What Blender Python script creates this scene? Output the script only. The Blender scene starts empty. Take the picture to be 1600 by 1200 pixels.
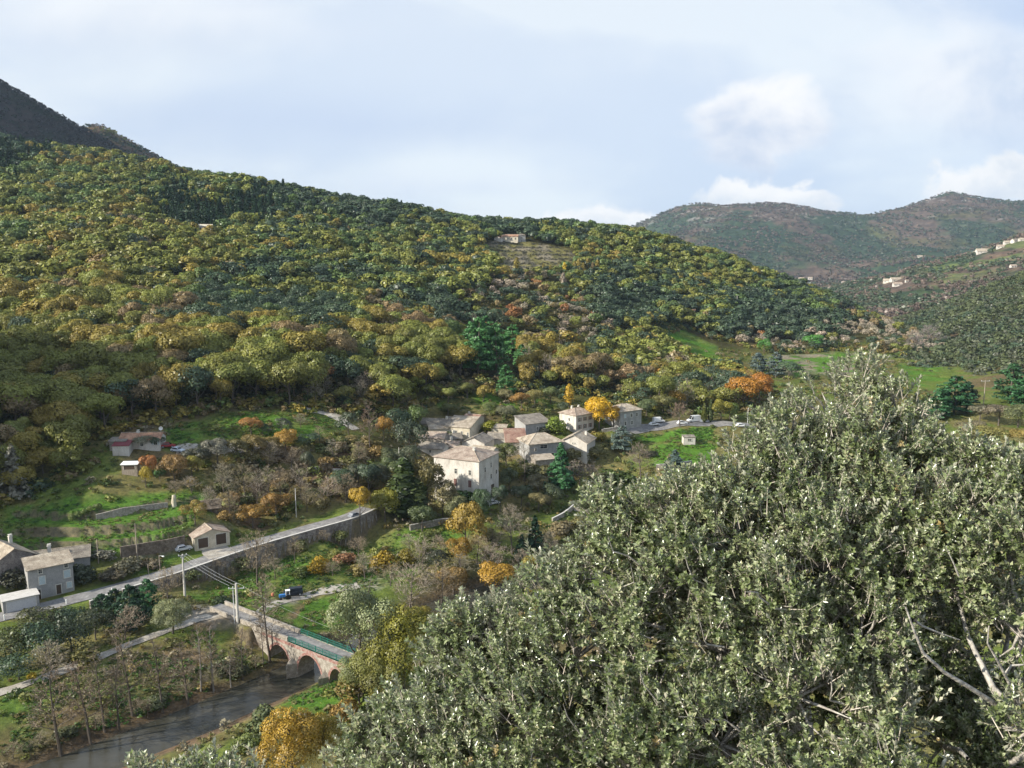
import bpy, bmesh, math, random
import numpy as np
from mathutils import Vector, Matrix
random.seed(7); RNG = np.random.default_rng(7)
SC = bpy.context.scene
COL = SC.collection
R = math.radians

# ------------------------------------------------------------------ camera / photo geometry
F = 1331.0                       # focal length in photo pixels (1600 wide)
CAMZ = 85.0
PITCH = math.atan(200.0 / F)     # eye level sits at photo row 400
SP, CP = math.sin(PITCH), math.cos(PITCH)

def ray(u, v):
    """direction of photo pixel, scaled so that its y is 1"""
    y = F * CP + (600.0 - v) * SP
    z = -F * SP + (600.0 - v) * CP
    return (u - 800.0) / y, z / y

def pz(u, v, z):
    s, g = ray(u, v); y = (z - CAMZ) / g
    return (s * y, y, z)

def py(u, v, y):
    s, g = ray(u, v)
    return (s * y, y, CAMZ + g * y)

def proj(x, y, z):
    dz = z - CAMZ
    d = y * CP - dz * SP
    up = y * SP + dz * CP
    return 800.0 + F * x / d, 600.0 - F * up / d

# ------------------------------------------------------------------ noise
def vnoise(x, y, seed=0):
    x = np.asarray(x, float); y = np.asarray(y, float)
    xi = np.floor(x).astype(np.int64); yi = np.floor(y).astype(np.int64)
    fx = x - xi; fy = y - yi
    fx = fx * fx * (3 - 2 * fx); fy = fy * fy * (3 - 2 * fy)
    def h(a, b):
        n = (a * 374761393 + b * 668265263 + seed * 974634777) & 0xffffffff
        n = ((n ^ (n >> 13)) * 1274126177) & 0xffffffff
        return ((n ^ (n >> 16)) & 0xffff) / 65535.0
    a = h(xi, yi); b = h(xi + 1, yi); c = h(xi, yi + 1); d = h(xi + 1, yi + 1)
    return (a * (1 - fx) + b * fx) * (1 - fy) + (c * (1 - fx) + d * fx) * fy

def fbm(x, y, seed=0, n=4):
    t = 0; a = 0.5; f = 1.0; s = 0
    for i in range(n):
        t = t + a * vnoise(np.asarray(x) * f + 17.3 * i, np.asarray(y) * f - 9.1 * i, seed + i); s += a
        a *= 0.5; f *= 2.03
    return t / s

# ------------------------------------------------------------------ thin plate spline
def tps_fit(P, z, lam=1e-4):
    P = np.asarray(P, float); z = np.asarray(z, float); n = len(P)
    d2 = ((P[:, None] - P[None]) ** 2).sum(-1)
    K = 0.5 * d2 * np.log(d2 + 1e-12)
    A = np.zeros((n + 3, n + 3)); A[:n, :n] = K + lam * np.eye(n)
    A[:n, n] = 1; A[:n, n + 1:] = P; A[n, :n] = 1; A[n + 1:, :n] = P.T
    b = np.zeros(n + 3); b[:n] = z
    return P, np.linalg.solve(A, b)

def tps_eval(fit, Q):
    P, w = fit; Q = np.asarray(Q, float); out = np.empty(len(Q))
    for i in range(0, len(Q), 20000):
        q = Q[i:i + 20000]
        d2 = ((q[:, None] - P[None]) ** 2).sum(-1)
        out[i:i + 20000] = (0.5 * d2 * np.log(d2 + 1e-12)) @ w[:len(P)] + w[len(P)] + q @ w[len(P) + 1:]
    return out

def polydist(x, y, pts):
    """distance, signed side (>0 = right of travel) and z (if given) along polyline"""
    pts = np.asarray(pts, float)
    best = np.full(np.shape(x), 1e9); side = np.zeros(np.shape(x)); zz = np.zeros(np.shape(x))
    for a, b in zip(pts[:-1], pts[1:]):
        dx, dy = b[0] - a[0], b[1] - a[1]; L2 = dx * dx + dy * dy
        t = np.clip(((x - a[0]) * dx + (y - a[1]) * dy) / L2, 0, 1)
        ex = x - a[0] - t * dx; ey = y - a[1] - t * dy
        d = np.hypot(ex, ey)
        m = d < best
        best = np.where(m, d, best)
        side = np.where(m, np.sign(ex * dy - ey * dx), side)
        if pts.shape[1] > 2:
            zz = np.where(m, a[2] + t * (b[2] - a[2]), zz)
    return best, side, zz

def inpoly(x, y, poly):
    poly = np.asarray(poly, float); c = np.zeros(np.shape(x), bool)
    j = len(poly) - 1
    for i in range(len(poly)):
        xi, yi = poly[i][0], poly[i][1]; xj, yj = poly[j][0], poly[j][1]
        if yi != yj:
            c ^= ((yi > y) != (yj > y)) & (x < (xj - xi) * (y - yi) / (yj - yi) + xi)
        j = i
    return c

def smooth(a, b, x):
    t = np.clip((x - a) / (b - a), 0, 1); return t * t * (3 - 2 * t)

# ------------------------------------------------------------------ mesh helpers
def np_mesh(name, verts, faces, mat, parent=None, attrs=None, smooth_=False):
    """faces: (n,k) int array, all faces of one size"""
    me = bpy.data.meshes.new(name)
    verts = np.ascontiguousarray(verts, np.float32); faces = np.ascontiguousarray(faces, np.int32)
    n, k = faces.shape
    me.vertices.add(len(verts)); me.vertices.foreach_set('co', verts.ravel())
    me.loops.add(n * k); me.loops.foreach_set('vertex_index', faces.ravel())
    me.polygons.add(n); me.polygons.foreach_set('loop_start', np.arange(0, n * k, k, dtype=np.int32))
    me.polygons.foreach_set('loop_total', np.full(n, k, np.int32))
    if smooth_: me.polygons.foreach_set('use_smooth', np.ones(n, bool))
    for nm, dom, typ, data in (attrs or []):
        a = me.attributes.new(nm, typ, dom)
        if typ == 'FLOAT_COLOR': a.data.foreach_set('color', np.ascontiguousarray(data, np.float32).ravel())
        else: a.data.foreach_set('value', np.ascontiguousarray(data, np.float32).ravel())
    me.update(calc_edges=True)
    if mat: me.materials.append(mat)
    return link(name, me, parent)

def link(name, me, parent=None):
    o = bpy.data.objects.new(name, me); COL.objects.link(o)
    if parent: o.parent = parent
    return o

class MB:
    def __init__(s): s.v = []; s.f = []
    def add(s, vs, fs):
        b = len(s.v); s.v += [tuple(p) for p in vs]; s.f += [tuple(b + i for i in f) for f in fs]
    def box(s, c, d, rz=0.0):
        hx, hy, hz = d[0] / 2, d[1] / 2, d[2] / 2; co, si = math.cos(rz), math.sin(rz)
        vs = []
        for z in (-hz, hz):
            for x, y in ((-hx, -hy), (hx, -hy), (hx, hy), (-hx, hy)):
                vs.append((c[0] + x * co - y * si, c[1] + x * si + y * co, c[2] + z))
        s.add(vs, [(3, 2, 1, 0), (4, 5, 6, 7), (0, 1, 5, 4), (1, 2, 6, 5), (2, 3, 7, 6), (3, 0, 4, 7)])
    def tube(s, pts, rad, n=6, cap=True):
        """tapered tube along points"""
        pts = [Vector(p) for p in pts]
        if not hasattr(rad, '__len__'): rad = [rad] * len(pts)
        b = len(s.v); up = Vector((0.13, 0.29, 0.95))
        for i, p in enumerate(pts):
            d = (pts[min(i + 1, len(pts) - 1)] - pts[max(i - 1, 0)])
            if d.length < 1e-6: d = Vector((0, 0, 1))
            d.normalize()
            a = d.cross(up)
            if a.length < 1e-3: a = d.cross(Vector((1, 0, 0)))
            a.normalize(); c = d.cross(a)
            for k in range(n):
                t = 2 * math.pi * k / n
                q = p + (a * math.cos(t) + c * math.sin(t)) * rad[i]
                s.v.append(tuple(q))
        for i in range(len(pts) - 1):
            for k in range(n):
                k2 = (k + 1) % n
                s.f.append((b + i * n + k, b + i * n + k2, b + (i + 1) * n + k2, b + (i + 1) * n + k))
        if cap:
            s.f.append(tuple(b + k for k in range(n))[::-1]); e = b + (len(pts) - 1) * n
            s.f.append(tuple(e + k for k in range(n)))
    def prism(s, poly, y0, y1):
        """poly in xz extruded along y"""
        n = len(poly)
        vs = [(x, y0, z) for x, z in poly] + [(x, y1, z) for x, z in poly]
        fs = [tuple(range(n)), tuple(range(2 * n - 1, n - 1, -1))]
        fs += [(i, i + n, (i + 1) % n + n, (i + 1) % n) for i in range(n)]
        s.add(vs, fs)
    def build(s, name, mat, parent=None, smooth_=False):
        me = bpy.data.meshes.new(name); me.from_pydata(s.v, [], s.f)
        if smooth_: me.polygons.foreach_set('use_smooth', [True] * len(me.polygons))
        me.update()
        if mat: me.materials.append(mat)
        return link(name, me, parent)

def tag(o, label=None, cat=None, group=None, kind=None):
    if label: o['label'] = label
    if cat: o['category'] = cat
    if group: o['group'] = group
    if kind: o['kind'] = kind
    return o

def empty(name, loc, rz=0.0, label=None, cat=None, group=None):
    o = bpy.data.objects.new(name, None); COL.objects.link(o)
    o.location = loc; o.rotation_euler = (0, 0, rz); o.empty_display_size = 0.3
    return tag(o, label, cat, group)

# ------------------------------------------------------------------ materials
def new_mat(name):
    m = bpy.data.materials.new(name); m.use_nodes = True
    nt = m.node_tree; nt.nodes.clear()
    out = nt.nodes.new('ShaderNodeOutputMaterial')
    return m, nt, out

def N(nt, t, **kw):
    n = nt.nodes.new(t)
    for k, v in kw.items():
        if k.startswith('i_'):
            n.inputs[int(k[2:]) if k[2:].isdigit() else k[2:]].default_value = v
        else: setattr(n, k, v)
    return n

def ramp(nt, fac, stops, interp='LINEAR'):
    r = nt.nodes.new('ShaderNodeValToRGB'); r.color_ramp.interpolation = interp
    el = r.color_ramp.elements
    while len(el) < len(stops): el.new(0.5)
    for e, (p, c) in zip(el, stops):
        e.position = p; e.color = (c[0], c[1], c[2], 1)
    nt.links.new(fac, r.inputs[0]); return r.outputs[0]

def mixc(nt, fac, a, b, mode='MIX'):
    m = nt.nodes.new('ShaderNodeMix'); m.data_type = 'RGBA'; m.blend_type = mode
    for s, val in ((0, fac), (6, a), (7, b)):
        if hasattr(val, 'links'): nt.links.new(val, m.inputs[s])
        else: m.inputs[s].default_value = val if s == 0 else (val[0], val[1], val[2], 1)
    return m.outputs[2]

def noise(nt, vec, scale, detail=4, rough=0.6):
    n = N(nt, 'ShaderNodeTexNoise'); n.inputs['Scale'].default_value = scale
    n.inputs['Detail'].default_value = detail; n.inputs['Roughness'].default_value = rough
    if vec is not None: nt.links.new(vec, n.inputs['Vector'])
    return n.outputs['Fac']

def surf_mat(name, stops, scale=1.0, rough=0.85, bump=0.0, detail=5, stretch=(1, 1, 1), spec=0.3, scale2=None, amp2=0.5):
    """noise driven colour + bump, in object space"""
    m, nt, out = new_mat(name)
    tc = N(nt, 'ShaderNodeTexCoord'); mp = N(nt, 'ShaderNodeMapping'); mp.inputs['Scale'].default_value = stretch
    nt.links.new(tc.outputs['Object'], mp.inputs[0])
    f = noise(nt, mp.outputs[0], scale, detail)
    c = ramp(nt, f, stops)
    if scale2:
        f2 = noise(nt, mp.outputs[0], scale2, 3)
        g = ramp(nt, f2, [(0.3, (1 - amp2,) * 3), (0.7, (1 + amp2 * 0.4,) * 3)])
        c = mixc(nt, 1.0, c, g, 'MULTIPLY')
    b = N(nt, 'ShaderNodeBsdfPrincipled'); b.inputs['Roughness'].default_value = rough
    b.inputs['Specular IOR Level'].default_value = spec
    nt.links.new(c, b.inputs['Base Color'])
    if bump:
        bp = N(nt, 'ShaderNodeBump'); bp.inputs['Strength'].default_value = bump; bp.inputs['Distance'].default_value = 0.15
        nt.links.new(f, bp.inputs['Height']); nt.links.new(bp.outputs[0], b.inputs['Normal'])
    nt.links.new(b.outputs[0], out.inputs[0])
    return m

def tile_mat(name, c1, c2, c3, rough=0.9):
    """rows of canal tiles: ribs running down the slope, patchy weathering"""
    m, nt, out = new_mat(name)
    tc = N(nt, 'ShaderNodeTexCoord')
    f = noise(nt, tc.outputs['Object'], 0.55, 5, 0.65)
    f2 = noise(nt, tc.outputs['Object'], 4.5, 3, 0.7)
    c = ramp(nt, f, [(0.32, c1), (0.5, c2), (0.68, c3)])
    g = ramp(nt, f2, [(0.3, (0.55,) * 3), (0.7, (1.25,) * 3)])
    c = mixc(nt, 1.0, c, g, 'MULTIPLY')
    w = N(nt, 'ShaderNodeTexWave'); w.wave_type = 'BANDS'; w.bands_direction = 'X'
    w.inputs['Scale'].default_value = 1.5; w.inputs['Distortion'].default_value = 0.6; w.inputs['Detail'].default_value = 1
    nt.links.new(tc.outputs['Object'], w.inputs['Vector'])
    bp = N(nt, 'ShaderNodeBump'); bp.inputs['Strength'].default_value = 0.6; bp.inputs['Distance'].default_value = 0.12
    nt.links.new(w.outputs['Fac'], bp.inputs['Height'])
    b = N(nt, 'ShaderNodeBsdfPrincipled'); b.inputs['Roughness'].default_value = rough; b.inputs['Specular IOR Level'].default_value = 0.2
    nt.links.new(c, b.inputs['Base Color']); nt.links.new(bp.outputs[0], b.inputs['Normal'])
    nt.links.new(b.outputs[0], out.inputs[0]); return m

def leaf_mat(name, source='OBJECT', transl=0.17, gloss=0.03):
    """source OBJECT: the object's colour times the per-face 'Var'; ATTR: the 'Col' attribute"""
    m, nt, out = new_mat(name)
    if source == 'OBJECT':
        oi = N(nt, 'ShaderNodeObjectInfo'); at = N(nt, 'ShaderNodeAttribute', attribute_name='Var')
        c = mixc(nt, 1.0, oi.outputs['Color'], at.outputs['Fac'], 'MULTIPLY')
        vm = N(nt, 'ShaderNodeVectorMath', operation='SCALE')
        nt.links.new(oi.outputs['Color'], vm.inputs[0]); nt.links.new(at.outputs['Fac'], vm.inputs['Scale'])
        c = vm.outputs[0]
    else:
        at = N(nt, 'ShaderNodeAttribute', attribute_name='Col'); c = at.outputs['Color']
    d = N(nt, 'ShaderNodeBsdfDiffuse'); t = N(nt, 'ShaderNodeBsdfTranslucent'); g = N(nt, 'ShaderNodeBsdfGlossy')
    g.inputs['Roughness'].default_value = 0.45; g.inputs['Color'].default_value = (0.9, 0.9, 0.9, 1)
    nt.links.new(c, d.inputs[0]); nt.links.new(c, t.inputs[0])
    mx = N(nt, 'ShaderNodeMixShader'); mx.inputs[0].default_value = transl
    nt.links.new(d.outputs[0], mx.inputs[1]); nt.links.new(t.outputs[0], mx.inputs[2])
    m2 = N(nt, 'ShaderNodeMixShader'); m2.inputs[0].default_value = gloss
    nt.links.new(mx.outputs[0], m2.inputs[1]); nt.links.new(g.outputs[0], m2.inputs[2])
    nt.links.new(m2.outputs[0], out.inputs[0]); return m

def plain_mat(name, c, rough=0.6, spec=0.4, metal=0.0):
    return surf_mat(name, [(0.3, [k * 0.88 for k in c]), (0.7, [min(1, k * 1.1) for k in c])], 3.0, rough, 0, 3, spec=spec)

def glass_mat(name, c=(0.02, 0.025, 0.03)):
    m, nt, out = new_mat(name)
    tc = N(nt, 'ShaderNodeTexCoord'); f = noise(nt, tc.outputs['Object'], 2.0, 2)
    col = ramp(nt, f, [(0.3, [k * 0.7 for k in c]), (0.7, [k * 1.4 for k in c])])
    b = N(nt, 'ShaderNodeBsdfPrincipled'); b.inputs['Roughness'].default_value = 0.12
    nt.links.new(col, b.inputs['Base Color']); nt.links.new(b.outputs[0], out.inputs[0]); return m

M = {}
M['leaf'] = leaf_mat('leaf_single_tree')
M['leaves'] = leaf_mat('leaf_wood', 'ATTR')
M['bark'] = surf_mat('bark', [(0.3, (0.07, 0.055, 0.042)), (0.7, (0.17, 0.145, 0.12))], 3.0, 0.95, 0.3, stretch=(1, 1, 0.3))
M['bark_pale'] = surf_mat('bark_pale', [(0.3, (0.16, 0.14, 0.12)), (0.7, (0.36, 0.33, 0.29))], 2.0, 0.95, 0.3, stretch=(1, 1, 0.3))
M['wall_white'] = surf_mat('limewashed_wall', [(0.25, (0.34, 0.30, 0.25)), (0.45, (0.54, 0.50, 0.44)), (0.7, (0.66, 0.63, 0.57))], 0.55, 0.92, 0.1, stretch=(1, 1, 0.45), scale2=5, amp2=0.18)
M['wall_cream'] = surf_mat('cream_render', [(0.3, (0.46, 0.40, 0.29)), (0.7, (0.66, 0.60, 0.48))], 0.6, 0.92, 0.1, scale2=5, amp2=0.2)
M['wall_stone'] = surf_mat('rubble_stone', [(0.3, (0.22, 0.19, 0.15)), (0.5, (0.34, 0.30, 0.25)), (0.7, (0.47, 0.43, 0.36))], 1.6, 0.95, 0.5, scale2=7, amp2=0.4)
M['wall_grey'] = surf_mat('grey_render', [(0.3, (0.26, 0.26, 0.25)), (0.7, (0.40, 0.39, 0.37))], 0.6, 0.92, 0.1, scale2=6, amp2=0.2)
M['wall_dark'] = surf_mat('retaining_stone', [(0.3, (0.12, 0.10, 0.09)), (0.5, (0.24, 0.21, 0.19)), (0.72, (0.36, 0.33, 0.30))], 1.0, 0.95, 0.5, scale2=4, amp2=0.4)
M['tile_tan'] = tile_mat('canal_tile_tan', (0.27, 0.22, 0.165), (0.42, 0.35, 0.265), (0.58, 0.51, 0.40))
M['tile_pink'] = tile_mat('canal_tile_pink', (0.25, 0.19, 0.15), (0.39, 0.305, 0.24), (0.50, 0.42, 0.335))
M['tile_red'] = tile_mat('canal_tile_red', (0.22, 0.12, 0.09), (0.32, 0.19, 0.14), (0.38, 0.27, 0.20))
M['tile_grey'] = tile_mat('canal_tile_grey', (0.15, 0.13, 0.11), (0.25, 0.22, 0.18), (0.36, 0.32, 0.26))
M['tile_orange'] = tile_mat('canal_tile_orange', (0.22, 0.13, 0.10), (0.42, 0.24, 0.15), (0.55, 0.33, 0.22))
M['redsheet'] = plain_mat('dark_red_sheet', (0.16, 0.03, 0.035))
M['glass'] = glass_mat('window_glass')
M['shutter_brown'] = plain_mat('shutter_brown', (0.19, 0.10, 0.085))
M['shutter_blue'] = plain_mat('shutter_pale_blue', (0.42, 0.50, 0.52))
M['trim'] = plain_mat('pale_trim', (0.60, 0.57, 0.50))
M['white'] = plain_mat('white_paint', (0.78, 0.78, 0.76))
M['door'] = plain_mat('dark_wood_door', (0.075, 0.05, 0.035))
M['wood'] = surf_mat('weathered_pole_wood', [(0.3, (0.20, 0.16, 0.12)), (0.7, (0.40, 0.34, 0.27))], 2.0, 0.9, 0.2, stretch=(3, 3, 0.4))
M['concrete'] = surf_mat('concrete', [(0.3, (0.42, 0.40, 0.36)), (0.7, (0.60, 0.57, 0.52))], 1.5, 0.9, 0.2)
M['metal'] = plain_mat('galvanised_metal', (0.45, 0.46, 0.47), 0.4)
M['cable'] = plain_mat('power_cable', (0.40, 0.40, 0.40), 0.5)
M['green_paint'] = plain_mat('green_railing_paint', (0.02, 0.16, 0.115), 0.5)
M['brick'] = surf_mat('red_arch_brick', [(0.3, (0.20, 0.09, 0.07)), (0.5, (0.32, 0.17, 0.14)), (0.7, (0.42, 0.36, 0.32))], 1.6, 0.95, 0.4, scale2=6, amp2=0.4)
M['wall_brown'] = surf_mat('brown_dry_stone', [(0.3, (0.09, 0.07, 0.05)), (0.5, (0.17, 0.135, 0.10)), (0.72, (0.28, 0.23, 0.18))], 1.1, 0.95, 0.5, scale2=4, amp2=0.4)
M['asphalt'] = surf_mat('asphalt', [(0.3, (0.15, 0.145, 0.14)), (0.5, (0.22, 0.21, 0.20)), (0.7, (0.29, 0.28, 0.26))], 0.45, 0.95, 0.15, scale2=1.6, amp2=0.3)
M['gravel'] = surf_mat('pale_gravel', [(0.3, (0.28, 0.25, 0.21)), (0.7, (0.48, 0.44, 0.37))], 0.5, 0.95, 0.3, scale2=4, amp2=0.35)
M['rubber'] = plain_mat('tyre_rubber', (0.02, 0.02, 0.02), 0.8)
# ------------------------------------------------------------------ terrain control points
ctl = []                                      # (s, ln y, z)
def cz(u, v, z):
    x, y, _ = pz(u, v, z); ctl.append((x / y, math.log(y), z))
def cy(u, v, y):
    x, y, z = py(u, v, y); ctl.append((x / y, math.log(y), z))
def cw(x, y, z): ctl.append((x / y, math.log(y), z))
# valley floor and banks
for u, v, z in ((60, 1195, 1), (300, 1130, 1.0), (420, 1075, 1.0), (490, 1045, 1.0), (0, 1090, 5), (100, 1060, 5.2), (200, 1012, 5.8), (330, 968, 6.3),
                (150, 1110, 3.4), (300, 1030, 3.5), (400, 1035, 2.6), (60, 1130, 3.5), (380, 990, 5.2),
                (0, 1000, 6), (150, 965, 6.3), (250, 945, 6.3), (300, 925, 5.2), (345, 905, 4.6),
                (437, 858, 6.9), (400, 872, 6.5), (350, 884, 7.0), (310, 896, 7.0), (500, 838, 9.2), (450, 890, 5.2), (400, 908, 4.8), (480, 930, 3.6), (440, 950, 4.4), (540, 845, 5.5), (600, 850, 5.4), (520, 975, 3.2), (600, 900, 4), (700, 850, 5.5), (650, 960, 2.5),
                (800, 850, 5.3), (900, 900, 4), (560, 1030, 2.2), (520, 1085, 3.0), (440, 1120, 3.2), (350, 1165, 3.2), (600, 1100, 4), (700, 1000, 3),
                # road line and left side
                (0, 962, 8), (150, 925, 8.2), (280, 887, 9), (400, 846, 10), (480, 822, 11), (558, 800, 12),
                (60, 925, 8.4), (130, 905, 9.5), (20, 900, 11.5), (0, 860, 15), (100, 870, 12.6), (200, 860, 13), (250, 868, 11), (250, 838, 14.6), (340, 850, 10.6), (250, 812, 17.2), (250, 785, 19.2), (310, 800, 17.5),
                (100, 830, 16.6), (100, 800, 19.5), (30, 800, 19.5), (100, 770, 22), (0, 750, 24), (250, 768, 20.6), (250, 720, 26), (215, 702, 28.5), (120, 715, 27.5), (0, 700, 30), (270, 695, 29), (400, 672, 30), (400, 645, 33), (300, 650, 33),
                (520, 650, 30), (600, 640, 29), (350, 702, 27.3), (380, 800, 13.6), (450, 750, 18.5), (450, 800, 13), (350, 750, 21), (560, 740, 17.5), (600, 700, 22), (520, 700, 24),
                (620, 800, 9.5), (650, 830, 7.5), (720, 800, 9), (760, 800, 9), (800, 760, 11), (860, 750, 11.5), (850, 790, 7.5), (680, 720, 15.5), (650, 690, 20), (740, 665, 20.5), (680, 662, 21.5), (800, 700, 15.5), (845, 712, 15.3), (900, 702, 15.5), (900, 668, 20), (975, 665, 20.2),
                (820, 655, 23), (760, 640, 25), (880, 630, 25), (960, 640, 24), (1000, 655, 21), (1050, 661, 20), (1150, 668, 19.5), (1060, 682, 17.3), (1100, 690, 16), (1060, 712, 13.6), (1040, 735, 11.3), (960, 720, 11.5), (900, 745, 9), (1000, 790, 6.5),
                (1100, 800, 6), (1200, 750, 9), (1300, 700, 14), (1400, 660, 16), (1500, 660, 15), (1580, 690, 15), (1520, 625, 17.5), (1600, 620, 18), (1600, 750, 14)):
    cz(u, v, z)
# wooded hill and its skyline
for u, v, y in ((0, 640, 292), (200, 600, 300), (0, 560, 340), (200, 500, 375), (0, 450, 440), (200, 400, 490), (200, 330, 620), (0, 330, 600), (0, 225, 800), (150, 245, 800), (100, 270, 740), (300, 286, 770), (300, 340, 630),
                (450, 306, 765), (400, 560, 335), (400, 480, 430), (400, 400, 550), (400, 340, 670), (600, 600, 332), (600, 500, 445), (600, 410, 590), (600, 345, 730), (650, 340, 760), (720, 355, 790),
                (750, 590, 360), (780, 500, 480), (760, 430, 620), (800, 380, 735), (860, 362, 810), (900, 600, 375), (900, 500, 510), (850, 430, 640), (900, 400, 710), (1000, 380, 800),
                (1050, 600, 430), (1050, 560, 500), (1050, 525, 560), (1050, 470, 660), (1050, 420, 760), (1080, 405, 790), (1200, 570, 520), (1200, 520, 640), (1200, 480, 720), (1200, 450, 770), (1130, 545, 560),
                (1300, 560, 560), (1300, 520, 660), (1300, 488, 730), (1380, 520, 690), (1400, 560, 580), (1450, 590, 480), (1250, 575, 490), (1480, 560, 600), (1600, 570, 520), (1560, 590, 470)):
    cy(u, v, y)
# off frame and hidden ground: falls away behind the crest, rises to a spur added at the left for its shade, drops under the camera
for x, y, z in ((-620, 1100, 120), (-300, 1100, 95), (0, 1150, 70), (250, 1100, 40), (420, 1050, 0), (600, 1000, -15), (800, 1400, -30), (-800, 1400, 150), (0, 1500, 30), (450, 1500, -25),
                (-700, 800, 215), (-520, 500, 140), (-330, 300, 98), (-300, 258, 124), (-248, 222, 112), (-158, 225, 31), (-185, 270, 38), (-240, 180, 64), (-190, 140, 22), (-150, 110, 6), (-110, 95, 2), (-330, 180, 95), (-420, 380, 118),
                (0, 20, 61), (0, 14, 68), (15, 15, 67), (-14, 14, 67), (0, 9, 74.5), (9, 9, 74), (-9, 9, 74), (-9, 7, 75), (0, 50, 36), (30, 50, 40), (-30, 50, 28), (0, 80, 16), (-40, 80, 8), (-60, 100, 3), (-20, 110, 4), (20, 110, 10), (60, 100, 24), (40, 150, 7), (100, 150, 24), (60, 200, 5),
                (-25, 140, 3), (10, 180, 3), (160, 250, 20), (250, 330, 22), (400, 450, 30), (130, 200, 20), (-30, 20, 58), (25, 22, 61), (500, 700, 8), (700, 800, 5), (420, 820, 4)):
    cw(x, y, z)
ctl = np.array(ctl)
fit = tps_fit(ctl[:, :2], ctl[:, 2], 2e-4)

S = np.unique(np.concatenate([np.linspace(-1.6, -0.68, 70), np.linspace(-0.68, 0.68, 680), np.linspace(0.68, 1.2, 50)]))
T = np.unique(np.concatenate([np.linspace(math.log(9), math.log(100), 60), np.linspace(math.log(100), math.log(340), 300), np.linspace(math.log(340), math.log(900), 170), np.linspace(math.log(900), math.log(1500), 30)]))
SS, TT = np.meshgrid(S, T)
GY = np.exp(TT); GX = SS * GY
GZ = tps_eval(fit, np.stack([SS.ravel(), TT.ravel()], 1)).reshape(SS.shape)
GZ = GZ + (fbm(GX / 14, GY / 14, 3) - 0.5) * np.clip(GY / 160, 0.5, 2.2) * 1.3 + (fbm(GX / 60, GY / 60, 5) - 0.5) * np.clip((GY - 280) / 60, 0, 6)

def zt_raw(x, y):
    x = np.asarray(x, float); y = np.asarray(y, float)
    fs = np.clip(np.interp(x / y, S, np.arange(len(S))), 0, len(S) - 1.001); ft = np.clip(np.interp(np.log(y), T, np.arange(len(T))), 0, len(T) - 1.001)
    i = fs.astype(int); j = ft.astype(int); a = fs - i; b = ft - j
    return (GZ[j, i] * (1 - a) + GZ[j, i + 1] * a) * (1 - b) + (GZ[j + 1, i] * (1 - a) + GZ[j + 1, i + 1] * a) * b
def zt(x, y): return float(zt_raw(x, y))

def hit(u, v, y0=60.0, y1=1450.0):
    """first ground point met by the ray of a photo pixel"""
    s, g = ray(u, v)
    ys = np.exp(np.linspace(math.log(y0), math.log(y1), 1600))
    d = CAMZ + g * ys - zt_raw(s * ys, ys)
    k = np.where(d < 0)[0]
    if len(k) == 0:
        k = int(np.argmin(d)); y = ys[k]
    else:
        k = k[0]
        if k == 0: y = ys[0]
        else: y = ys[k - 1] + (ys[k] - ys[k - 1]) * d[k - 1] / (d[k - 1] - d[k])
    return (s * y, y, zt(s * y, y))

# ---- roads and paths, river: photo pixel + height
ROAD = [pz(-260, 1035, 7.6), pz(-60, 981, 8.0), pz(0, 964, 8.1), pz(80, 945, 8.2), pz(150, 927, 8.4), pz(215, 909, 8.8), pz(280, 889, 9.2), pz(340, 868, 9.8), pz(400, 848, 10.4), pz(450, 834, 11.0), pz(500, 820, 11.6), pz(545, 808, 12.2), pz(575, 794, 12.8)]
ROADW = 2.7
PATH = [pz(-120, 1120, 5.0), pz(0, 1083, 5.2), pz(60, 1062, 5.3), pz(120, 1040, 5.5), pz(180, 1016, 5.8), pz(235, 995, 6.1), pz(285, 977, 6.4), pz(325, 962, 6.6), pz(352, 958, 6.8)]
BR_A = np.array([-66.5, 182.2]); BR_D = np.array([0.81, -0.586]); BR_D = BR_D / np.hypot(*BR_D); BR_N = np.array([BR_D[1], -BR_D[0]])   # N points to the near (camera) side: right of travel
RIVER = [(-118, 92), (-96, 110), (-70.7, 134.5), (-58.9, 146.5), (-49, 158.0), (-41.3, 167.5), (-30, 181), (-14, 200), (6, 216), (40, 235), (90, 250), (150, 290)]
RIVW = 4.9

def br(t, n, z): return (BR_A[0] + BR_D[0] * t + BR_N[0] * n, BR_A[1] + BR_D[1] * t + BR_N[1] * n, z)
def t_of(u, n, z):
    best = min(np.linspace(0, 70, 1401), key=lambda t: abs(proj(*br(t, n, z))[0] - u)); return float(best)
DZ = 6.9; NW = 2.1
arches = [(t_of(u0, NW, 3.0), t_of(u1, NW, 3.0), zs, zc) for u0, u1, zs, zc in ((421, 452, 1.6, 5.3), (465, 503, 1.0, 5.7), (514, 538, 1.2, 5.2))]
TEND = arches[2][1] + 4
d, side, _ = polydist(GX, GY, RIVER)
bank = np.clip((d - RIVW) / 7.0, 0, 1)
GZ = np.where(d < RIVW, np.minimum(GZ, -0.9), np.where(d < RIVW + 7, np.minimum(GZ, -0.5 + bank ** 0.6 * np.maximum(GZ + 0.5, 0.6)), GZ))
d, side, rz = polydist(GX, GY, ROAD)
w_in = d < ROADW + 0.5
w_l = smooth(ROADW + 9, ROADW + 0.5, d)
GZ = np.where(w_in, rz - 0.12, np.where((side < 0), GZ * (1 - w_l) + (rz - 0.12) * w_l, GZ))
# left part of the road has a gentle grassy verge instead of a wall
vw = smooth(ROADW + 8, ROADW + 0.5, d) * smooth(-88, -96, GX)
GZ = np.where((side > 0) & ~w_in, GZ * (1 - vw) + (rz - 0.12) * vw, GZ)
d, side, rz = polydist(GX, GY, PATH)
w = smooth(6.0, 1.9, d); GZ = GZ * (1 - w) + (rz - 0.1) * w
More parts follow.
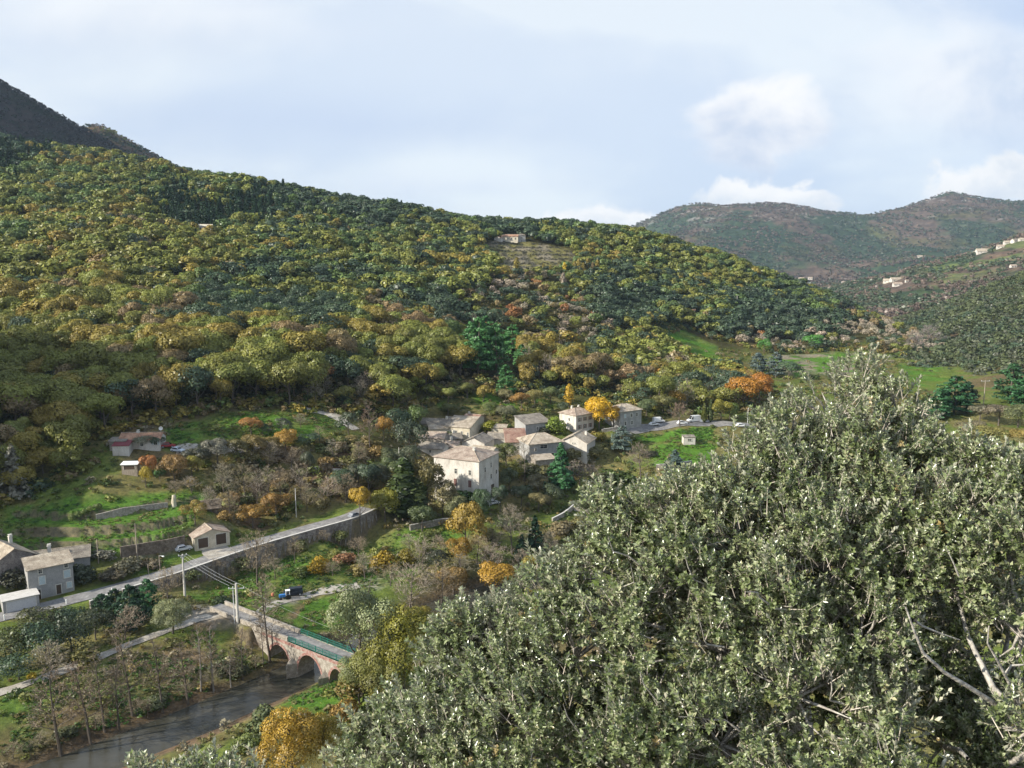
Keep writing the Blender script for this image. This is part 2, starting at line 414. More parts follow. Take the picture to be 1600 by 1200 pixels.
# the bridge passes over: keep the ground below its deck
bt = (GX - BR_A[0]) * BR_D[0] + (GY - BR_A[1]) * BR_D[1]; bn = (GX - BR_A[0]) * BR_N[0] + (GY - BR_A[1]) * BR_N[1]
w = smooth(10, 4.5, np.abs(bn)) * smooth(arches[0][0] - 5, arches[0][0], bt) * (bt < TEND - 2); GZ = GZ * (1 - w) + np.minimum(GZ, 2.4) * w
w = smooth(8.5, 2.6, np.abs(bn)) * smooth(TEND - 3, TEND - 1, bt) * smooth(TEND + 22, TEND + 8, bt); GZ = GZ * (1 - w) + 6.7 * w
w = smooth(4.5, 2.6, np.abs(bn)) * smooth(-4, 0, bt) * smooth(17, 15, bt); GZ = GZ * (1 - w) + 6.75 * w

def hpoly(pts): return [hit(u, v)[:2] for u, v in pts]
def terrace(poly, h, blend=4.0, phase=0.0, sharp=0.86, rough=0.0):
    global GZ
    P = np.array(poly); inside = inpoly(GX, GY, P)
    d, _, _ = polydist(GX, GY, np.vstack([P, P[:1]]))
    w = np.where(inside, smooth(0, blend, d), 0)
    q = (GZ + phase + (fbm(GX / 25, GY / 25, 19) - 0.5) * rough) / h; k = np.floor(q); f = q - k
    st = (k + f * 0.12 + 0.88 * smooth(sharp, 1.0, f)) * h - phase - (fbm(GX / 25, GY / 25, 19) - 0.5) * rough
    GZ = GZ * (1 - w) + st * w
T_LEFT = hpoly([(30, 862), (120, 868), (200, 868), (285, 850), (322, 800), (322, 772), (200, 775), (100, 780), (10, 792), (5, 845)])
T_HILL = hpoly([(752, 385), (770, 376), (830, 378), (890, 390), (905, 410), (890, 432), (830, 432), (790, 425), (765, 405)])
T_MID = hpoly([(1190, 575), (1200, 556), (1340, 552), (1345, 585), (1240, 590)])
T_FAR = hpoly([(1400, 566), (1475, 572), (1500, 600), (1420, 615)])
T_BACK = hpoly([(660, 640), (700, 622), (800, 615), (880, 622), (875, 636), (800, 642), (720, 640)])
terrace(T_LEFT, 2.3, 4, 1.2); terrace(T_HILL, 3.2, 10, 0, 0.5, 9.0); terrace(T_MID, 1.2, 8); terrace(T_FAR, 1.4, 8); terrace(T_BACK, 2.0, 5)

# ------------------------------------------------------------------ ground cover colours by place
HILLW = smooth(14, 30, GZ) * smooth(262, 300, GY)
n1 = fbm(GX / 9, GY / 9, 11); n2 = fbm(GX / 2.6, GY / 2.6, 21, 3); n3 = fbm(GX / 35, GY / 35, 31)
def C(*c): return np.array(c, float)
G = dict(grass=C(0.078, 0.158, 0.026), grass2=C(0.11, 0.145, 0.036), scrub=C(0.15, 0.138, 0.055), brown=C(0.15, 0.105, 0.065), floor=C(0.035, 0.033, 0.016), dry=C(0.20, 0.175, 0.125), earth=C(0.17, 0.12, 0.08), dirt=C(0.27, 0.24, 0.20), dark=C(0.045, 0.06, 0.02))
def lerp(a, b, t): return a + (b - a) * t[..., None]
col = lerp(G['scrub'], G['grass2'], smooth(0.42, 0.6, n1))
col = lerp(col, G['brown'], smooth(0.55, 0.72, n3) * 0.7)
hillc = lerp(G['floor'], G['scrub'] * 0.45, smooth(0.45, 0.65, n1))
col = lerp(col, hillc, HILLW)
def zone(pts, a, b=None, amt=1.0, world=False, soft=2.5, mixlo=0.4, mixhi=0.62):
    global col
    P = np.array(pts if world else hpoly(pts)); ins = inpoly(GX, GY, P)
    d, _, _ = polydist(GX, GY, np.vstack([P, P[:1]]))
    w = smooth(-soft, soft, np.where(ins, d, -d) + (n2 - 0.5) * 6) * amt
    c = lerp(G[a], G[b], smooth(mixlo, mixhi, n1)) if b else np.broadcast_to(G[a], col.shape)
    col = lerp(col, c, w)
Z_SLOPE = [(262, 668), (320, 650), (400, 643), (520, 645), (540, 665), (470, 692), (400, 690), (330, 702), (262, 702)]
Z_LOW = [(285, 935), (330, 905), (440, 872), (560, 842), (705, 820), (720, 845), (610, 905), (520, 965), (430, 980), (380, 948)]
Z_F1 = [(985, 678), (1110, 667), (1118, 688), (1060, 693), (1000, 690)]
Z_F2 = [(1008, 702), (1118, 690), (1118, 732), (1060, 737), (1025, 727)]
Z_F3 = [(1015, 517), (1062, 513), (1118, 540), (1125, 560), (1150, 574), (1095, 571), (1060, 547)]
Z_BROWN = [(330, 735), (420, 690), (560, 690), (600, 700), (560, 780), (470, 812), (380, 830), (335, 800)]
zone(Z_BROWN, 'brown', 'scrub')
zone(T_LEFT, 'grass', 'grass2', 0.95, True, mixlo=0.6, mixhi=0.8); zone(T_HILL, 'dry', 'scrub', 1, True, 8); zone(T_MID, 'grass', 'dry', 1, True, 6); zone(T_FAR, 'grass', 'grass2', 1, True, 6)
zone(T_BACK, 'grass', 'scrub', 0.9, True, 4)
zone(Z_SLOPE, 'grass2', 'grass', 0.9); zone(Z_LOW, 'grass2', 'grass', 0.75)
zone(Z_F1, 'grass', None, 1, soft=1.2); zone(Z_F2, 'grass', None, 1, soft=1.2); zone(Z_F3, 'grass', 'grass2', 1, soft=4)
zone([(200, 876), (260, 860), (320, 855), (335, 862), (290, 880), (215, 898)], 'grass', 'grass2', 0.9)
zone([(440, 965), (470, 940), (540, 925), (560, 950), (530, 985), (480, 990)], 'grass', 'brown', 0.9, mixlo=0.5, mixhi=0.55)
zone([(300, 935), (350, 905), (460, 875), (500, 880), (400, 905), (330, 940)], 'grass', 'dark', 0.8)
zone([(440, 1100), (480, 1068), (525, 1052), (545, 1080), (510, 1112), (450, 1110)], 'grass', None, 1)
zone([(230, 1165), (330, 1130), (440, 1085), (480, 1065), (470, 1085), (380, 1125), (280, 1180)], 'earth', None, 0.9, soft=1.5)
zone([(250, 955), (330, 945), (400, 962), (370, 985), (310, 980)], 'dirt', 'earth', 0.9)
zone([(425, 935), (520, 915), (590, 905), (590, 918), (500, 930), (430, 945)], 'brown', 'dirt', 0.8)
zone([(0, 1090), (100, 1060), (180, 1035), (140, 1080), (40, 1130), (0, 1140)], 'grass2', 'grass', 0.7)
zone([(170, 1040), (330, 1000), (330, 1030), (200, 1075), (150, 1085)], 'earth', 'scrub', 0.7)
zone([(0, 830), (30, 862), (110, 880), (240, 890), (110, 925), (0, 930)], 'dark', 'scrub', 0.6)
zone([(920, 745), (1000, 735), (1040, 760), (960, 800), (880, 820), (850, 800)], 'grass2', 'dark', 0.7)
d, _, _ = polydist(GX, GY, RIVER)
col = lerp(col, G['earth'] * 0.7, smooth(9.5, 6.5, d) * 0.8)
# risers and steep banks show stone and bare earth: slope decides, as on the real terraces
gy_, gx_ = np.gradient(GZ); sl = np.hypot(gx_ / np.maximum(np.gradient(GX, axis=1), 1e-3), gy_ / np.maximum(np.gradient(GY, axis=0), 1e-3))
near = (GY < 300) | inpoly(GX, GY, np.array(T_HILL))
col = lerp(col, C(0.15, 0.12, 0.085), smooth(0.75, 1.2, sl) * 0.85 * near)
col = col * (0.72 + 0.56 * n2)[..., None]
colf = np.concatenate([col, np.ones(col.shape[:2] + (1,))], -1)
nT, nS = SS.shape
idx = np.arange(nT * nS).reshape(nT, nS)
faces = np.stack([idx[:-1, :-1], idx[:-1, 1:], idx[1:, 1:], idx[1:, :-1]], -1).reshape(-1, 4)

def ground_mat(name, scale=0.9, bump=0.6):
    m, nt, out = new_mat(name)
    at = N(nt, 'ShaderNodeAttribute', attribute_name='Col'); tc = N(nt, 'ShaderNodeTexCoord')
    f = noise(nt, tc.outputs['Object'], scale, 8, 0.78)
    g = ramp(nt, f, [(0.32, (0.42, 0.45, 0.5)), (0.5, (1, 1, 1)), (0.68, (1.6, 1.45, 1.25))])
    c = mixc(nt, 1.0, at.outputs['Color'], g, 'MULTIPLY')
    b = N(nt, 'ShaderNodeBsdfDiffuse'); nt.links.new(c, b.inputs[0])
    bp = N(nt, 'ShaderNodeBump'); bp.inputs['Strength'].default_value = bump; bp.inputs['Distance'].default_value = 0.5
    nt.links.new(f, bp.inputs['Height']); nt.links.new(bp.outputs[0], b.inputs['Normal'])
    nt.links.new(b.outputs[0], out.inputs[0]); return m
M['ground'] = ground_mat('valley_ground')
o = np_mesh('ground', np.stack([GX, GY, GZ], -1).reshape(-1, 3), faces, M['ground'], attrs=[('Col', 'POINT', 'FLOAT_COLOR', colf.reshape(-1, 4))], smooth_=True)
tag(o, kind='structure')

# ------------------------------------------------------------------ draped strips: road, paths, river
def resample(pts, step=1.0):
    pts = np.array(pts, float); seg = np.hypot(*(np.diff(pts[:, :2], axis=0).T)); L = np.concatenate([[0], np.cumsum(seg)])
    t = np.linspace(0, L[-1], max(2, int(L[-1] / step)))
    # smooth with a small spline-like filter
    q = np.stack([np.interp(t, L, pts[:, k]) for k in range(pts.shape[1])], 1)
    ker = np.ones(7) / 7
    if len(q) > 20:
        qp = np.vstack([np.repeat(q[:1], 3, 0), q, np.repeat(q[-1:], 3, 0)])
        q2 = np.stack([np.convolve(qp[:, k], ker, 'valid') for k in range(q.shape[1])], 1); q2[0] = q[0]; q2[-1] = q[-1]; q = q2
    return q
def normals2(q):
    d = np.gradient(q[:, :2], axis=0); d /= np.hypot(d[:, 0], d[:, 1])[:, None]
    return np.stack([d[:, 1], -d[:, 0]], 1)          # right of travel
def strip(name, pts, wl, wr, mat, lift=0.06, drape=False, step=1.0, nx=3, jit=0.0):
    q = resample(pts, step); n = normals2(q); rows = []
    for k in range(nx):
        t = k / (nx - 1); off = -wl + (wl + wr) * t
        j = (vnoise(np.arange(len(q)) * 0.35 * step, np.full(len(q), k * 7.7), 5) - 0.5) * jit if k in (0, nx - 1) else 0
        x = q[:, 0] + n[:, 0] * (off + j); y = q[:, 1] + n[:, 1] * (off + j)
        z = zt_raw(x, y) + lift if drape else q[:, 2] + lift
        rows.append(np.stack([x, y, z], 1))
    V = np.stack(rows, 1).reshape(-1, 3); m = len(q)
    ii = np.arange(m * nx).reshape(m, nx)
    f = np.stack([ii[:-1, :-1], ii[:-1, 1:], ii[1:, 1:], ii[1:, :-1]], -1).reshape(-1, 4)
    return tag(np_mesh(name, V, f, mat, smooth_=True), kind='structure')
strip('road', ROAD, ROADW, ROADW, M['asphalt'], 0.02, nx=4)
strip('path', PATH, 1.3, 1.3, M['gravel'], 0.05, nx=4, jit=0.8)
strip('road', [hit(u, v) for u, v in ((965, 679), (1000, 669), (1050, 663), (1100, 662), (1160, 664), (1230, 668))], 3.0, 3.0, M['asphalt'], 0.15, True, nx=7, jit=0.5)
strip('path', [hit(u, v) for u, v in ((275, 702), (310, 700), (345, 701), (385, 697), (400, 706))], 2.6, 2.6, M['gravel'], 0.15, True, nx=7, jit=1.4)
strip('path', [hit(u, v) for u, v in ((555, 672), (540, 662), (525, 650), (505, 643), (480, 641))], 2.0, 2.0, M['gravel'], 0.18, True, nx=7, jit=1.0)
strip('path', [hit(u, v) for u, v in ((490, 731), (520, 735), (545, 738))], 1.2, 1.2, M['gravel'], 0.18, True, nx=5, jit=1.0)
strip('path', [hit(u, v) for u, v in ((385, 962), (420, 948), (450, 938), (500, 926), (560, 915))], 1.6, 1.6, M['gravel'], 0.12, True, nx=5, jit=1.6)
strip('path', [hit(u, v) for u, v in ((345, 870), (335, 860), (335, 852), (345, 848))], 3.4, 3.4, M['gravel'], 0.14, True, nx=7, jit=1.0)
m, nt, out = new_mat('river_water')
tc = N(nt, 'ShaderNodeTexCoord'); mp = N(nt, 'ShaderNodeMapping'); mp.inputs['Rotation'].default_value = (0, 0, R(-48)); mp.inputs['Scale'].default_value = (0.35, 1.3, 1)
nt.links.new(tc.outputs['Object'], mp.inputs[0]); f = noise(nt, mp.outputs[0], 1.1, 6, 0.65); f2 = noise(nt, mp.outputs[0], 0.14, 3)
c = ramp(nt, f2, [(0.3, (0.035, 0.036, 0.028)), (0.7, (0.075, 0.068, 0.05))])
fo = ramp(nt, f, [(0.68, (0, 0, 0)), (0.8, (1, 1, 1))]); c = mixc(nt, fo, c, (0.35, 0.36, 0.35))
b = N(nt, 'ShaderNodeBsdfPrincipled'); b.inputs['Roughness'].default_value = 0.1; b.inputs['IOR'].default_value = 1.33; b.inputs['Specular IOR Level'].default_value = 0.6; nt.links.new(c, b.inputs['Base Color'])
bp = N(nt, 'ShaderNodeBump'); bp.inputs['Strength'].default_value = 0.45; bp.inputs['Distance'].default_value = 0.1
nt.links.new(f, bp.inputs['Height']); nt.links.new(bp.outputs[0], b.inputs['Normal']); nt.links.new(b.outputs[0], out.inputs[0])
M['water'] = m
strip('water', [(x, y, 0.0) for x, y in RIVER], 7.8, 7.8, m, 0.0, nx=6)
# ------------------------------------------------------------------ buildings
def house(label, u, v, y, W, D, yaw, roof='gable', ridge='x', rh=1.6, wall='wall_stone', tile='tile_tan', over=0.35, wins=(), chim=(), name='stone_house', cat='house', minh=3.0, group=None, base=None, clear=2.6):
    """(u,v,y): photo pixel and distance of the middle of the building at eave height. Local: front faces -y, x to the right.
    wins: (side, along -1..1, height below eave, width, height, kind) kinds: w window, s shuttered, d door, g garage door"""
    if 255 < y < 345 and cat == 'house' and W > 5: W, D = W * 1.14, D * 1.1
    t = R(yaw); co, si = math.cos(t), math.sin(t); y_max = y
    while True:                       # step towards the viewer until enough wall stands clear of the slope
        x, y, ze = py(u, v, y)
        if base is not None or y < y_max - 60 or ze - zt(x, y - D * 0.4) >= clear: break
        y -= 0.5
    zs = [zt(x + a * W / 2 * co - b * D / 2 * si, y + a * W / 2 * si + b * D / 2 * co) for a in (-1, 1) for b in (-1, 1)]
    zb = (min(zs) - 0.6) if base is None else ze - base
    H = max(ze - zb, minh)
    root = empty(name, (x, y, ze - H), t, label, cat, group)
    hw, hd = W / 2, D / 2
    m = MB()
    if roof == 'gable' and ridge == 'x':
        m.add([(-hw, -hd, 0), (hw, -hd, 0), (hw, hd, 0), (-hw, hd, 0), (-hw, -hd, H), (hw, -hd, H), (hw, hd, H), (-hw, hd, H), (-hw, 0, H + rh), (hw, 0, H + rh)],
              [(0, 1, 5, 4), (1, 2, 6, 9, 5), (2, 3, 7, 6), (3, 0, 4, 8, 7)])
    elif roof == 'gable':
        m.add([(-hw, -hd, 0), (hw, -hd, 0), (hw, hd, 0), (-hw, hd, 0), (-hw, -hd, H), (hw, -hd, H), (hw, hd, H), (-hw, hd, H), (0, -hd, H + rh), (0, hd, H + rh)],
              [(0, 1, 5, 8, 4), (1, 2, 6, 5), (2, 3, 7, 9, 6), (3, 0, 4, 7)])
    elif roof == 'shed':
        m.add([(-hw, -hd, 0), (hw, -hd, 0), (hw, hd, 0), (-hw, hd, 0), (-hw, -hd, H), (hw, -hd, H), (hw, hd, H + rh), (-hw, hd, H + rh)],
              [(0, 1, 5, 4), (1, 2, 6, 5), (2, 3, 7, 6), (3, 0, 4, 7)])
    else:
        m.add([(-hw, -hd, 0), (hw, -hd, 0), (hw, hd, 0), (-hw, hd, 0), (-hw, -hd, H), (hw, -hd, H), (hw, hd, H), (-hw, hd, H)],
              [(0, 1, 5, 4), (1, 2, 6, 5), (2, 3, 7, 6), (3, 0, 4, 7)])
    m.build('wall', M[wall], root)
    # roof slabs with thickness and overhang
    r = MB(); th = 0.16; ow, od = hw + over, hd + over
    def slab(q):                       # q: 4 (or 3) corner points of the top face
        n = len(q); up = [(a, b, c + th) for a, b, c in q]; lo = [(a, b, c + 0.02) for a, b, c in q]
        r.add(up + lo, [tuple(range(n)), tuple(range(2 * n - 1, n - 1, -1))] + [(i, i + n, (i + 1) % n + n, (i + 1) % n) for i in range(n)])
    if roof == 'gable' and ridge == 'x':
        k = rh * over / hd
        slab([(-ow, -od, H - k), (ow, -od, H - k), (ow, 0, H + rh), (-ow, 0, H + rh)]); slab([(ow, od, H - k), (-ow, od, H - k), (-ow, 0, H + rh), (ow, 0, H + rh)])
    elif roof == 'gable':
        k = rh * over / hw
        slab([(ow, -od, H - k), (ow, od, H - k), (0, od, H + rh), (0, -od, H + rh)]); slab([(-ow, od, H - k), (-ow, -od, H - k), (0, -od, H + rh), (0, od, H + rh)])
    elif roof == 'shed':
        k = rh * over / D
        slab([(-ow, -od, H - k), (ow, -od, H - k), (ow, od, H + rh + k), (-ow, od, H + rh + k)])
    elif roof == 'hip':
        rl = max(W - D, W * 0.25) / 2
        slab([(-ow, -od, H), (ow, -od, H), (rl, 0, H + rh), (-rl, 0, H + rh)]); slab([(ow, od, H), (-ow, od, H), (-rl, 0, H + rh), (rl, 0, H + rh)])
        slab([(ow, -od, H), (ow, od, H), (rl, 0, H + rh)]); slab([(-ow, od, H), (-ow, -od, H), (-rl, 0, H + rh)])
    else:
        slab([(-ow, -od, H), (ow, -od, H), (ow, od, H), (-ow, od, H)])
    ro = r.build('roof', M[tile], root)
    if roof in ('gable', 'hip'):
        rt = MB()
        if ridge == 'y' and roof == 'gable': rt.tube([(0, -od, H + rh + th), (0, od, H + rh + th)], 0.13, 6)
        else:
            e = (max(W - D, W * 0.25) / 2) if roof == 'hip' else ow
            rt.tube([(-e, 0, H + rh + th), (e, 0, H + rh + th)], 0.13, 6)
            if roof == 'hip':
                for sx in (-1, 1):
                    for sy in (-1, 1): rt.tube([(sx * e, 0, H + rh + th), (sx * ow, sy * od, H + th)], 0.11, 6)
        rt.build('ridge_tile', M['tile_tan'], ro)
    for cx, cy0, cz0, ch in chim:
        c = MB(); c.box((cx, cy0, cz0 + H + ch / 2), (0.75, 0.6, ch)); c.box((cx, cy0, cz0 + H + ch + 0.06), (0.95, 0.8, 0.12))
        c.box((cx, cy0, cz0 + H + ch + 0.27), (0.45, 0.4, 0.3)); c.box((cx, cy0, cz0 + H + ch + 0.47), (0.8, 0.7, 0.08))
        c.build('chimney', M['trim'], ro)
    for w in wins:
        side, a, dz, ww, hh, kind = w[:6]
        ang = {'f': 0, 'r': math.pi / 2, 'b': math.pi, 'l': -math.pi / 2}[side]
        half = hw if side in 'fb' else hd; off = hd if side in 'fb' else hw
        cx, cz_ = a * half, H - dz - hh / 2
        def loc(px, py_, pz_):
            c, s = math.cos(ang), math.sin(ang); return (px * c - (-off + py_) * s, px * s + (-off + py_) * c, pz_)
        def bx(mb, px, depth, pz_, dx, dy, dz_):
            c = loc(px, depth, pz_); mb.box(c, (dx, dy, dz_), ang)
        fr = MB(); b = 0.14
        bx(fr, cx - ww / 2 - b / 2, -0.03, cz_, b, 0.10, hh); bx(fr, cx + ww / 2 + b / 2, -0.03, cz_, b, 0.10, hh)
        bx(fr, cx, -0.03, cz_ + hh / 2 + b / 2, ww + 2 * b, 0.10, b)
        nm = {'w': 'window', 's': 'window', 'd': 'door', 'g': 'garage_door'}[kind]
        if kind in 'ws':
            bx(fr, cx, -0.06, cz_ - hh / 2 - 0.06, ww + 2 * b + 0.1, 0.2, 0.12)
        wo = fr.build(nm, M['trim'], root)
        p = MB(); bx(p, cx, 0.0, cz_, ww, 0.03, hh)
        p.build('pane' if kind in 'ws' else 'panel', M['glass'] if kind in 'ws' else M['door'], wo)
        if kind in 'ws':
            q = MB(); bx(q, cx, -0.025, cz_, 0.05, 0.04, hh); bx(q, cx, -0.027, cz_ + hh * 0.1, ww, 0.036, 0.05); q.build('sash', M['trim'], wo)
        if kind == 's' or len(w) > 6:
            for sg in (-1, 1):
                q = MB()
                closed = len(w) > 6 and w[6] == 'closed'
                px = cx + sg * (ww / 4 if closed else ww * 0.75 + b + 0.02)
                bx(q, px, -0.075 if closed else -0.06, cz_, ww / 2 - 0.02, 0.06, hh)
                q.build('shutter', M[w[7]] if len(w) > 7 else M['shutter_brown'], wo)
    return root

# village ---------------------------------------------------------------
house('largest whitewashed village house with low hipped pinkish roof and two rows of windows', 729, 710.5, 257.5, 13.6, 12.2, -25, 'hip', rh=2.5, wall='wall_white', tile='tile_pink', over=0.4,
      wins=[('f', -0.72, 2.6, 0.95, 1.7, 'w'), ('f', -0.02, 2.9, 0.8, 1.5, 'w'), ('f', 0.6, 2.9, 0.8, 1.5, 'w'), ('f', -0.72, 5.9, 0.95, 2.0, 'w'), ('f', -0.04, 6.0, 1.1, 2.3, 's', 'closed', 'shutter_brown'), ('f', 0.6, 6.0, 1.1, 2.2, 's', 'closed', 'shutter_brown'),
            ('f', -0.72, 10.4, 1.0, 2.0, 'w'), ('f', 0.0, 10.4, 1.2, 2.4, 'd'), ('r', -0.4, 2.6, 0.8, 1.5, 'w'), ('r', 0.2, 2.0, 0.8, 1.5, 'w'), ('r', 0.2, 5.6, 0.8, 1.5, 'w'), ('r', 0.75, 5.0, 0.8, 1.4, 'w'), ('r', 0.35, 9.0, 2.2, 4.2, 'g')],
      chim=[(3.4, -1.5, 1.0, 1.4)], base=17)
house('low stone house with long shallow grey tiled roof at the back left of the village', 683, 660.5, 333, 9.6, 6.0, -12, 'gable', rh=1.5, wall='wall_cream', tile='tile_grey', wins=[('f', -0.5, 0.6, 0.8, 1.0, 'w'), ('f', 0.0, 0.6, 0.8, 1.0, 'w')], chim=[(3.8, 0, 1.2, 0.9)])
house('narrow stone cottage roof tucked behind the cream two-storey house', 719, 658, 334, 8, 6.5, -18, 'gable', rh=1.4, wall='wall_stone', tile='tile_grey', chim=[(2.6, 0.5, 1.0, 1.2)])
house('cream two-storey house with dark windows and sloping roof beside the red-roofed tower', 722, 663.5, 319, 8.6, 9.0, -18, 'shed', rh=2.2, clear=5.2, wall='wall_cream', tile='tile_tan',
      wins=[('f', -0.12, 1.3, 0.9, 1.5, 'w'), ('f', 0.36, 1.5, 0.6, 1.3, 'w'), ('f', 0.85, 1.8, 0.5, 1.5, 'w'), ('f', -0.05, 4.0, 1.0, 1.5, 'w'), ('f', 0.42, 4.0, 0.8, 1.5, 'w')])
house('stone house with wide tan roof slope facing left in the middle of the village', 688, 667, 316, 8.0, 7.0, 14, 'shed', rh=1.9, wall='wall_cream', tile='tile_tan')
house('small pinkish tower house with red tile roof at the back of the village', 740, 652, 339, 5.4, 5.2, -25, 'gable', rh=1.1, clear=4.6, wall='wall_cream', tile='tile_red', wins=[('f', -0.5, 1.6, 0.8, 1.2, 'w'), ('f', 0.3, 1.0, 0.5, 0.8, 'w')], chim=[(-2.0, 0.2, 0.6, 0.9)])
house('low cottage with pink and tan tiles beside trees at the village edge', 677, 681, 309, 8.2, 6.6, -8, 'gable', rh=1.5, wall='wall_stone', tile='tile_pink')
house('small grey-roofed cottage directly behind the left end of the large white house', 677, 698, 293, 8.0, 5.6, -15, 'gable', rh=1.5, wall='wall_white', tile='tile_grey', wins=[('f', 0.0, 0.5, 0.7, 0.9, 'w')])
house('cottage with brown pantile roof and orange chimney behind the large white house', 701, 695, 297, 7.6, 6.2, -22, 'gable', rh=1.5, wall='wall_cream', tile='tile_pink', chim=[(0.8, 0.6, 1.1, 1.3)])
house('grey-roofed cottage wedged between the cream two-storey house and its lower neighbours', 704, 683.5, 306, 6.4, 5.0, 20, 'gable', rh=1.3, wall='wall_stone', tile='tile_grey', chim=[(1.2, 0.2, 1.0, 1.2)])
house('pale gabled cottage with three little windows just behind the ridge of the large white house', 747, 688, 299, 7.6, 8.5, -20, 'gable', ridge='y', rh=1.9, wall='wall_white', tile='tile_grey', wins=[('f', -0.3, 1.4, 0.6, 0.8, 'w'), ('f', 0.15, 0.9, 0.7, 1.0, 'w'), ('f', -0.05, 2.2, 0.6, 0.8, 'w')])
house('small white lean-to gable touching the back corner of the large white house', 757, 702, 272, 6.8, 4.5, -25, 'gable', ridge='x', rh=0.9, wall='wall_white', tile='tile_tan')
house('small house with white upper wall and grey roof left of the red-roofed house', 778, 683, 313, 6.2, 5.6, -12, 'gable', rh=1.6, wall='wall_white', tile='tile_grey', wins=[('f', 0.4, 2.6, 0.8, 1.2, 'w')])
house('narrow house with faded red tile roof and pale side wall in the village centre', 805, 687, 301, 6.4, 7.2, 6, 'shed', rh=3.1, clear=4.5, wall='wall_stone', tile='tile_red', wins=[('l', 0.3, 1.4, 0.7, 1.0, 'w'), ('f', 0.2, 1.4, 0.8, 1.2, 'w')])
house('broad stone house under a large pale mottled roof with balcony openings', 844, 688, 298, 11.2, 9.5, 22, 'hip', rh=2.6, clear=5.6, wall='wall_grey', tile='tile_tan', over=0.6,
      wins=[('f', -0.62, 1.4, 0.6, 1.0, 'w'), ('f', -0.15, 0.5, 2.6, 1.2, 'w'), ('f', -0.12, 3.6, 1.1, 1.8, 'w'), ('f', 0.7, 1.2, 0.7, 1.3, 'w'), ('f', 0.4, 3.6, 0.9, 1.6, 'd')])
house('flat-roofed stone outbuilding below the broad house with mottled roof', 848, 716, 283, 7.4, 4.6, 22, 'shed', rh=0.7, wall='wall_stone', tile='tile_tan', name='outbuilding', cat='outbuilding')
house('plain grey-fronted house with pale lit side wall behind the red roof', 832, 658.5, 331, 9.6, 7.0, 31, 'shed', rh=1.9, clear=4.4, wall='wall_grey', tile='tile_grey', wins=[('f', -0.05, 1.4, 0.8, 1.1, 'w'), ('f', 0.5, 1.2, 1.2, 1.2, 's', 'closed', 'shutter_blue')])
house('square two-storey house with hipped roof left of the orange plane tree', 901, 645, 334, 8.6, 8.0, 42, 'hip', rh=1.9, clear=6.2, wall='wall_white', tile='tile_pink', over=0.45,
      wins=[('f', -0.6, 1.0, 0.8, 1.4, 's'), ('f', 0.0, 1.0, 0.8, 1.4, 's'), ('f', 0.6, 1.0, 0.8, 1.4, 's'), ('f', -0.6, 3.7, 0.8, 1.6, 's'), ('f', 0.0, 3.7, 0.8, 1.6, 's'), ('f', 0.6, 3.7, 0.8, 1.6, 's'), ('l', 0.2, 1.2, 0.7, 1.1, 'w'), ('l', -0.6, 4.2, 0.8, 1.3, 'w')], chim=[(-1.6, 1.0, 1.2, 1.1), (1.6, 0.5, 1.2, 1.1)])
house('gabled stone house with lit cream gable at the right end of the village', 903, 686.5, 304, 8.8, 9.5, -22, 'gable', ridge='y', rh=2.6, clear=4.2, wall='wall_white', tile='tile_tan', over=0.5, wins=[('f', -0.05, 0.1, 0.4, 0.5, 'w'), ('f', 0.12, 0.1, 0.4, 0.5, 'w'), ('f', -0.2, 3.2, 0.8, 1.5, 'w'), ('f', 0.5, 3.4, 0.9, 1.8, 'd')], chim=[(2.4, 2.0, 1.4, 1.0)])
house('tall stone house in shade with hipped pale roof right of the orange plane tree', 974, 639.5, 336, 9.4, 8.2, 33, 'hip', rh=2.1, clear=6.6, wall='wall_grey', tile='tile_tan', over=0.4,
      wins=[('f', -0.55, 1.0, 0.8, 1.3, 's', 'closed', 'shutter_blue'), ('f', 0.05, 1.0, 0.8, 1.3, 'w'), ('f', 0.55, 1.0, 0.8, 1.3, 'w'), ('f', -0.5, 3.8, 0.8, 1.5, 'w'), ('f', 0.1, 3.8, 0.8, 1.5, 'w')])
house('little white hut on the green field beyond the parked vans', 1076, 682.5, 318, 4.4, 2.6, 4, 'shed', rh=0.4, wall='wall_white', tile='tile_grey', over=0.15, name='field_hut', cat='hut', minh=1.8, wins=[('f', 0.0, 0.5, 1.4, 0.7, 'w')])
house('ruined stone stub with bits of roof on the bank above the village', 780, 667, 336, 5.5, 3.0, -10, 'shed', rh=0.6, wall='wall_cream', tile='tile_tan', name='ruin', cat='ruin', minh=1.6)
# left side of the valley --------------------------------------------------
house('long low white house with patched orange roof on the slope at the left', 223, 684, 249.5, 11.6, 5.4, 4, 'gable', rh=1.5, wall='wall_white', tile='tile_orange', over=0.3, wins=[('f', -0.45, 1.0, 0.8, 1.2, 'w'), ('f', 0.1, 0.8, 0.8, 1.1, 'w'), ('f', 0.78, 0.5, 0.9, 1.1, 's', 'open', 'shutter_blue')], chim=[(-1.2, 0, 1.3, 0.6)])
house('small white annexe with dark red sheet roof beside the long low house', 192, 694.5, 243.5, 4.6, 4.2, 6, 'shed', rh=0.9, wall='wall_white', tile='redsheet', over=0.2, name='annexe', cat='annexe')
house('low dark outhouse behind the white annexe', 186, 688, 249, 4.5, 3, 4, 'shed', rh=0.5, wall='wall_stone', tile='tile_grey', name='outhouse', cat='outhouse')
house('open shelter with flat white roof on the grass below the long low house', 204, 724.5, 238, 4.2, 2.4, 6, 'shed', rh=0.25, wall='wood', tile='white', over=0.3, name='shelter', cat='shelter', minh=1.6, wins=[('f', 0.0, 0.25, 3.0, 1.1, 'g')])
gx0, gy0, gz0 = py(324, 833.5, 213.0)
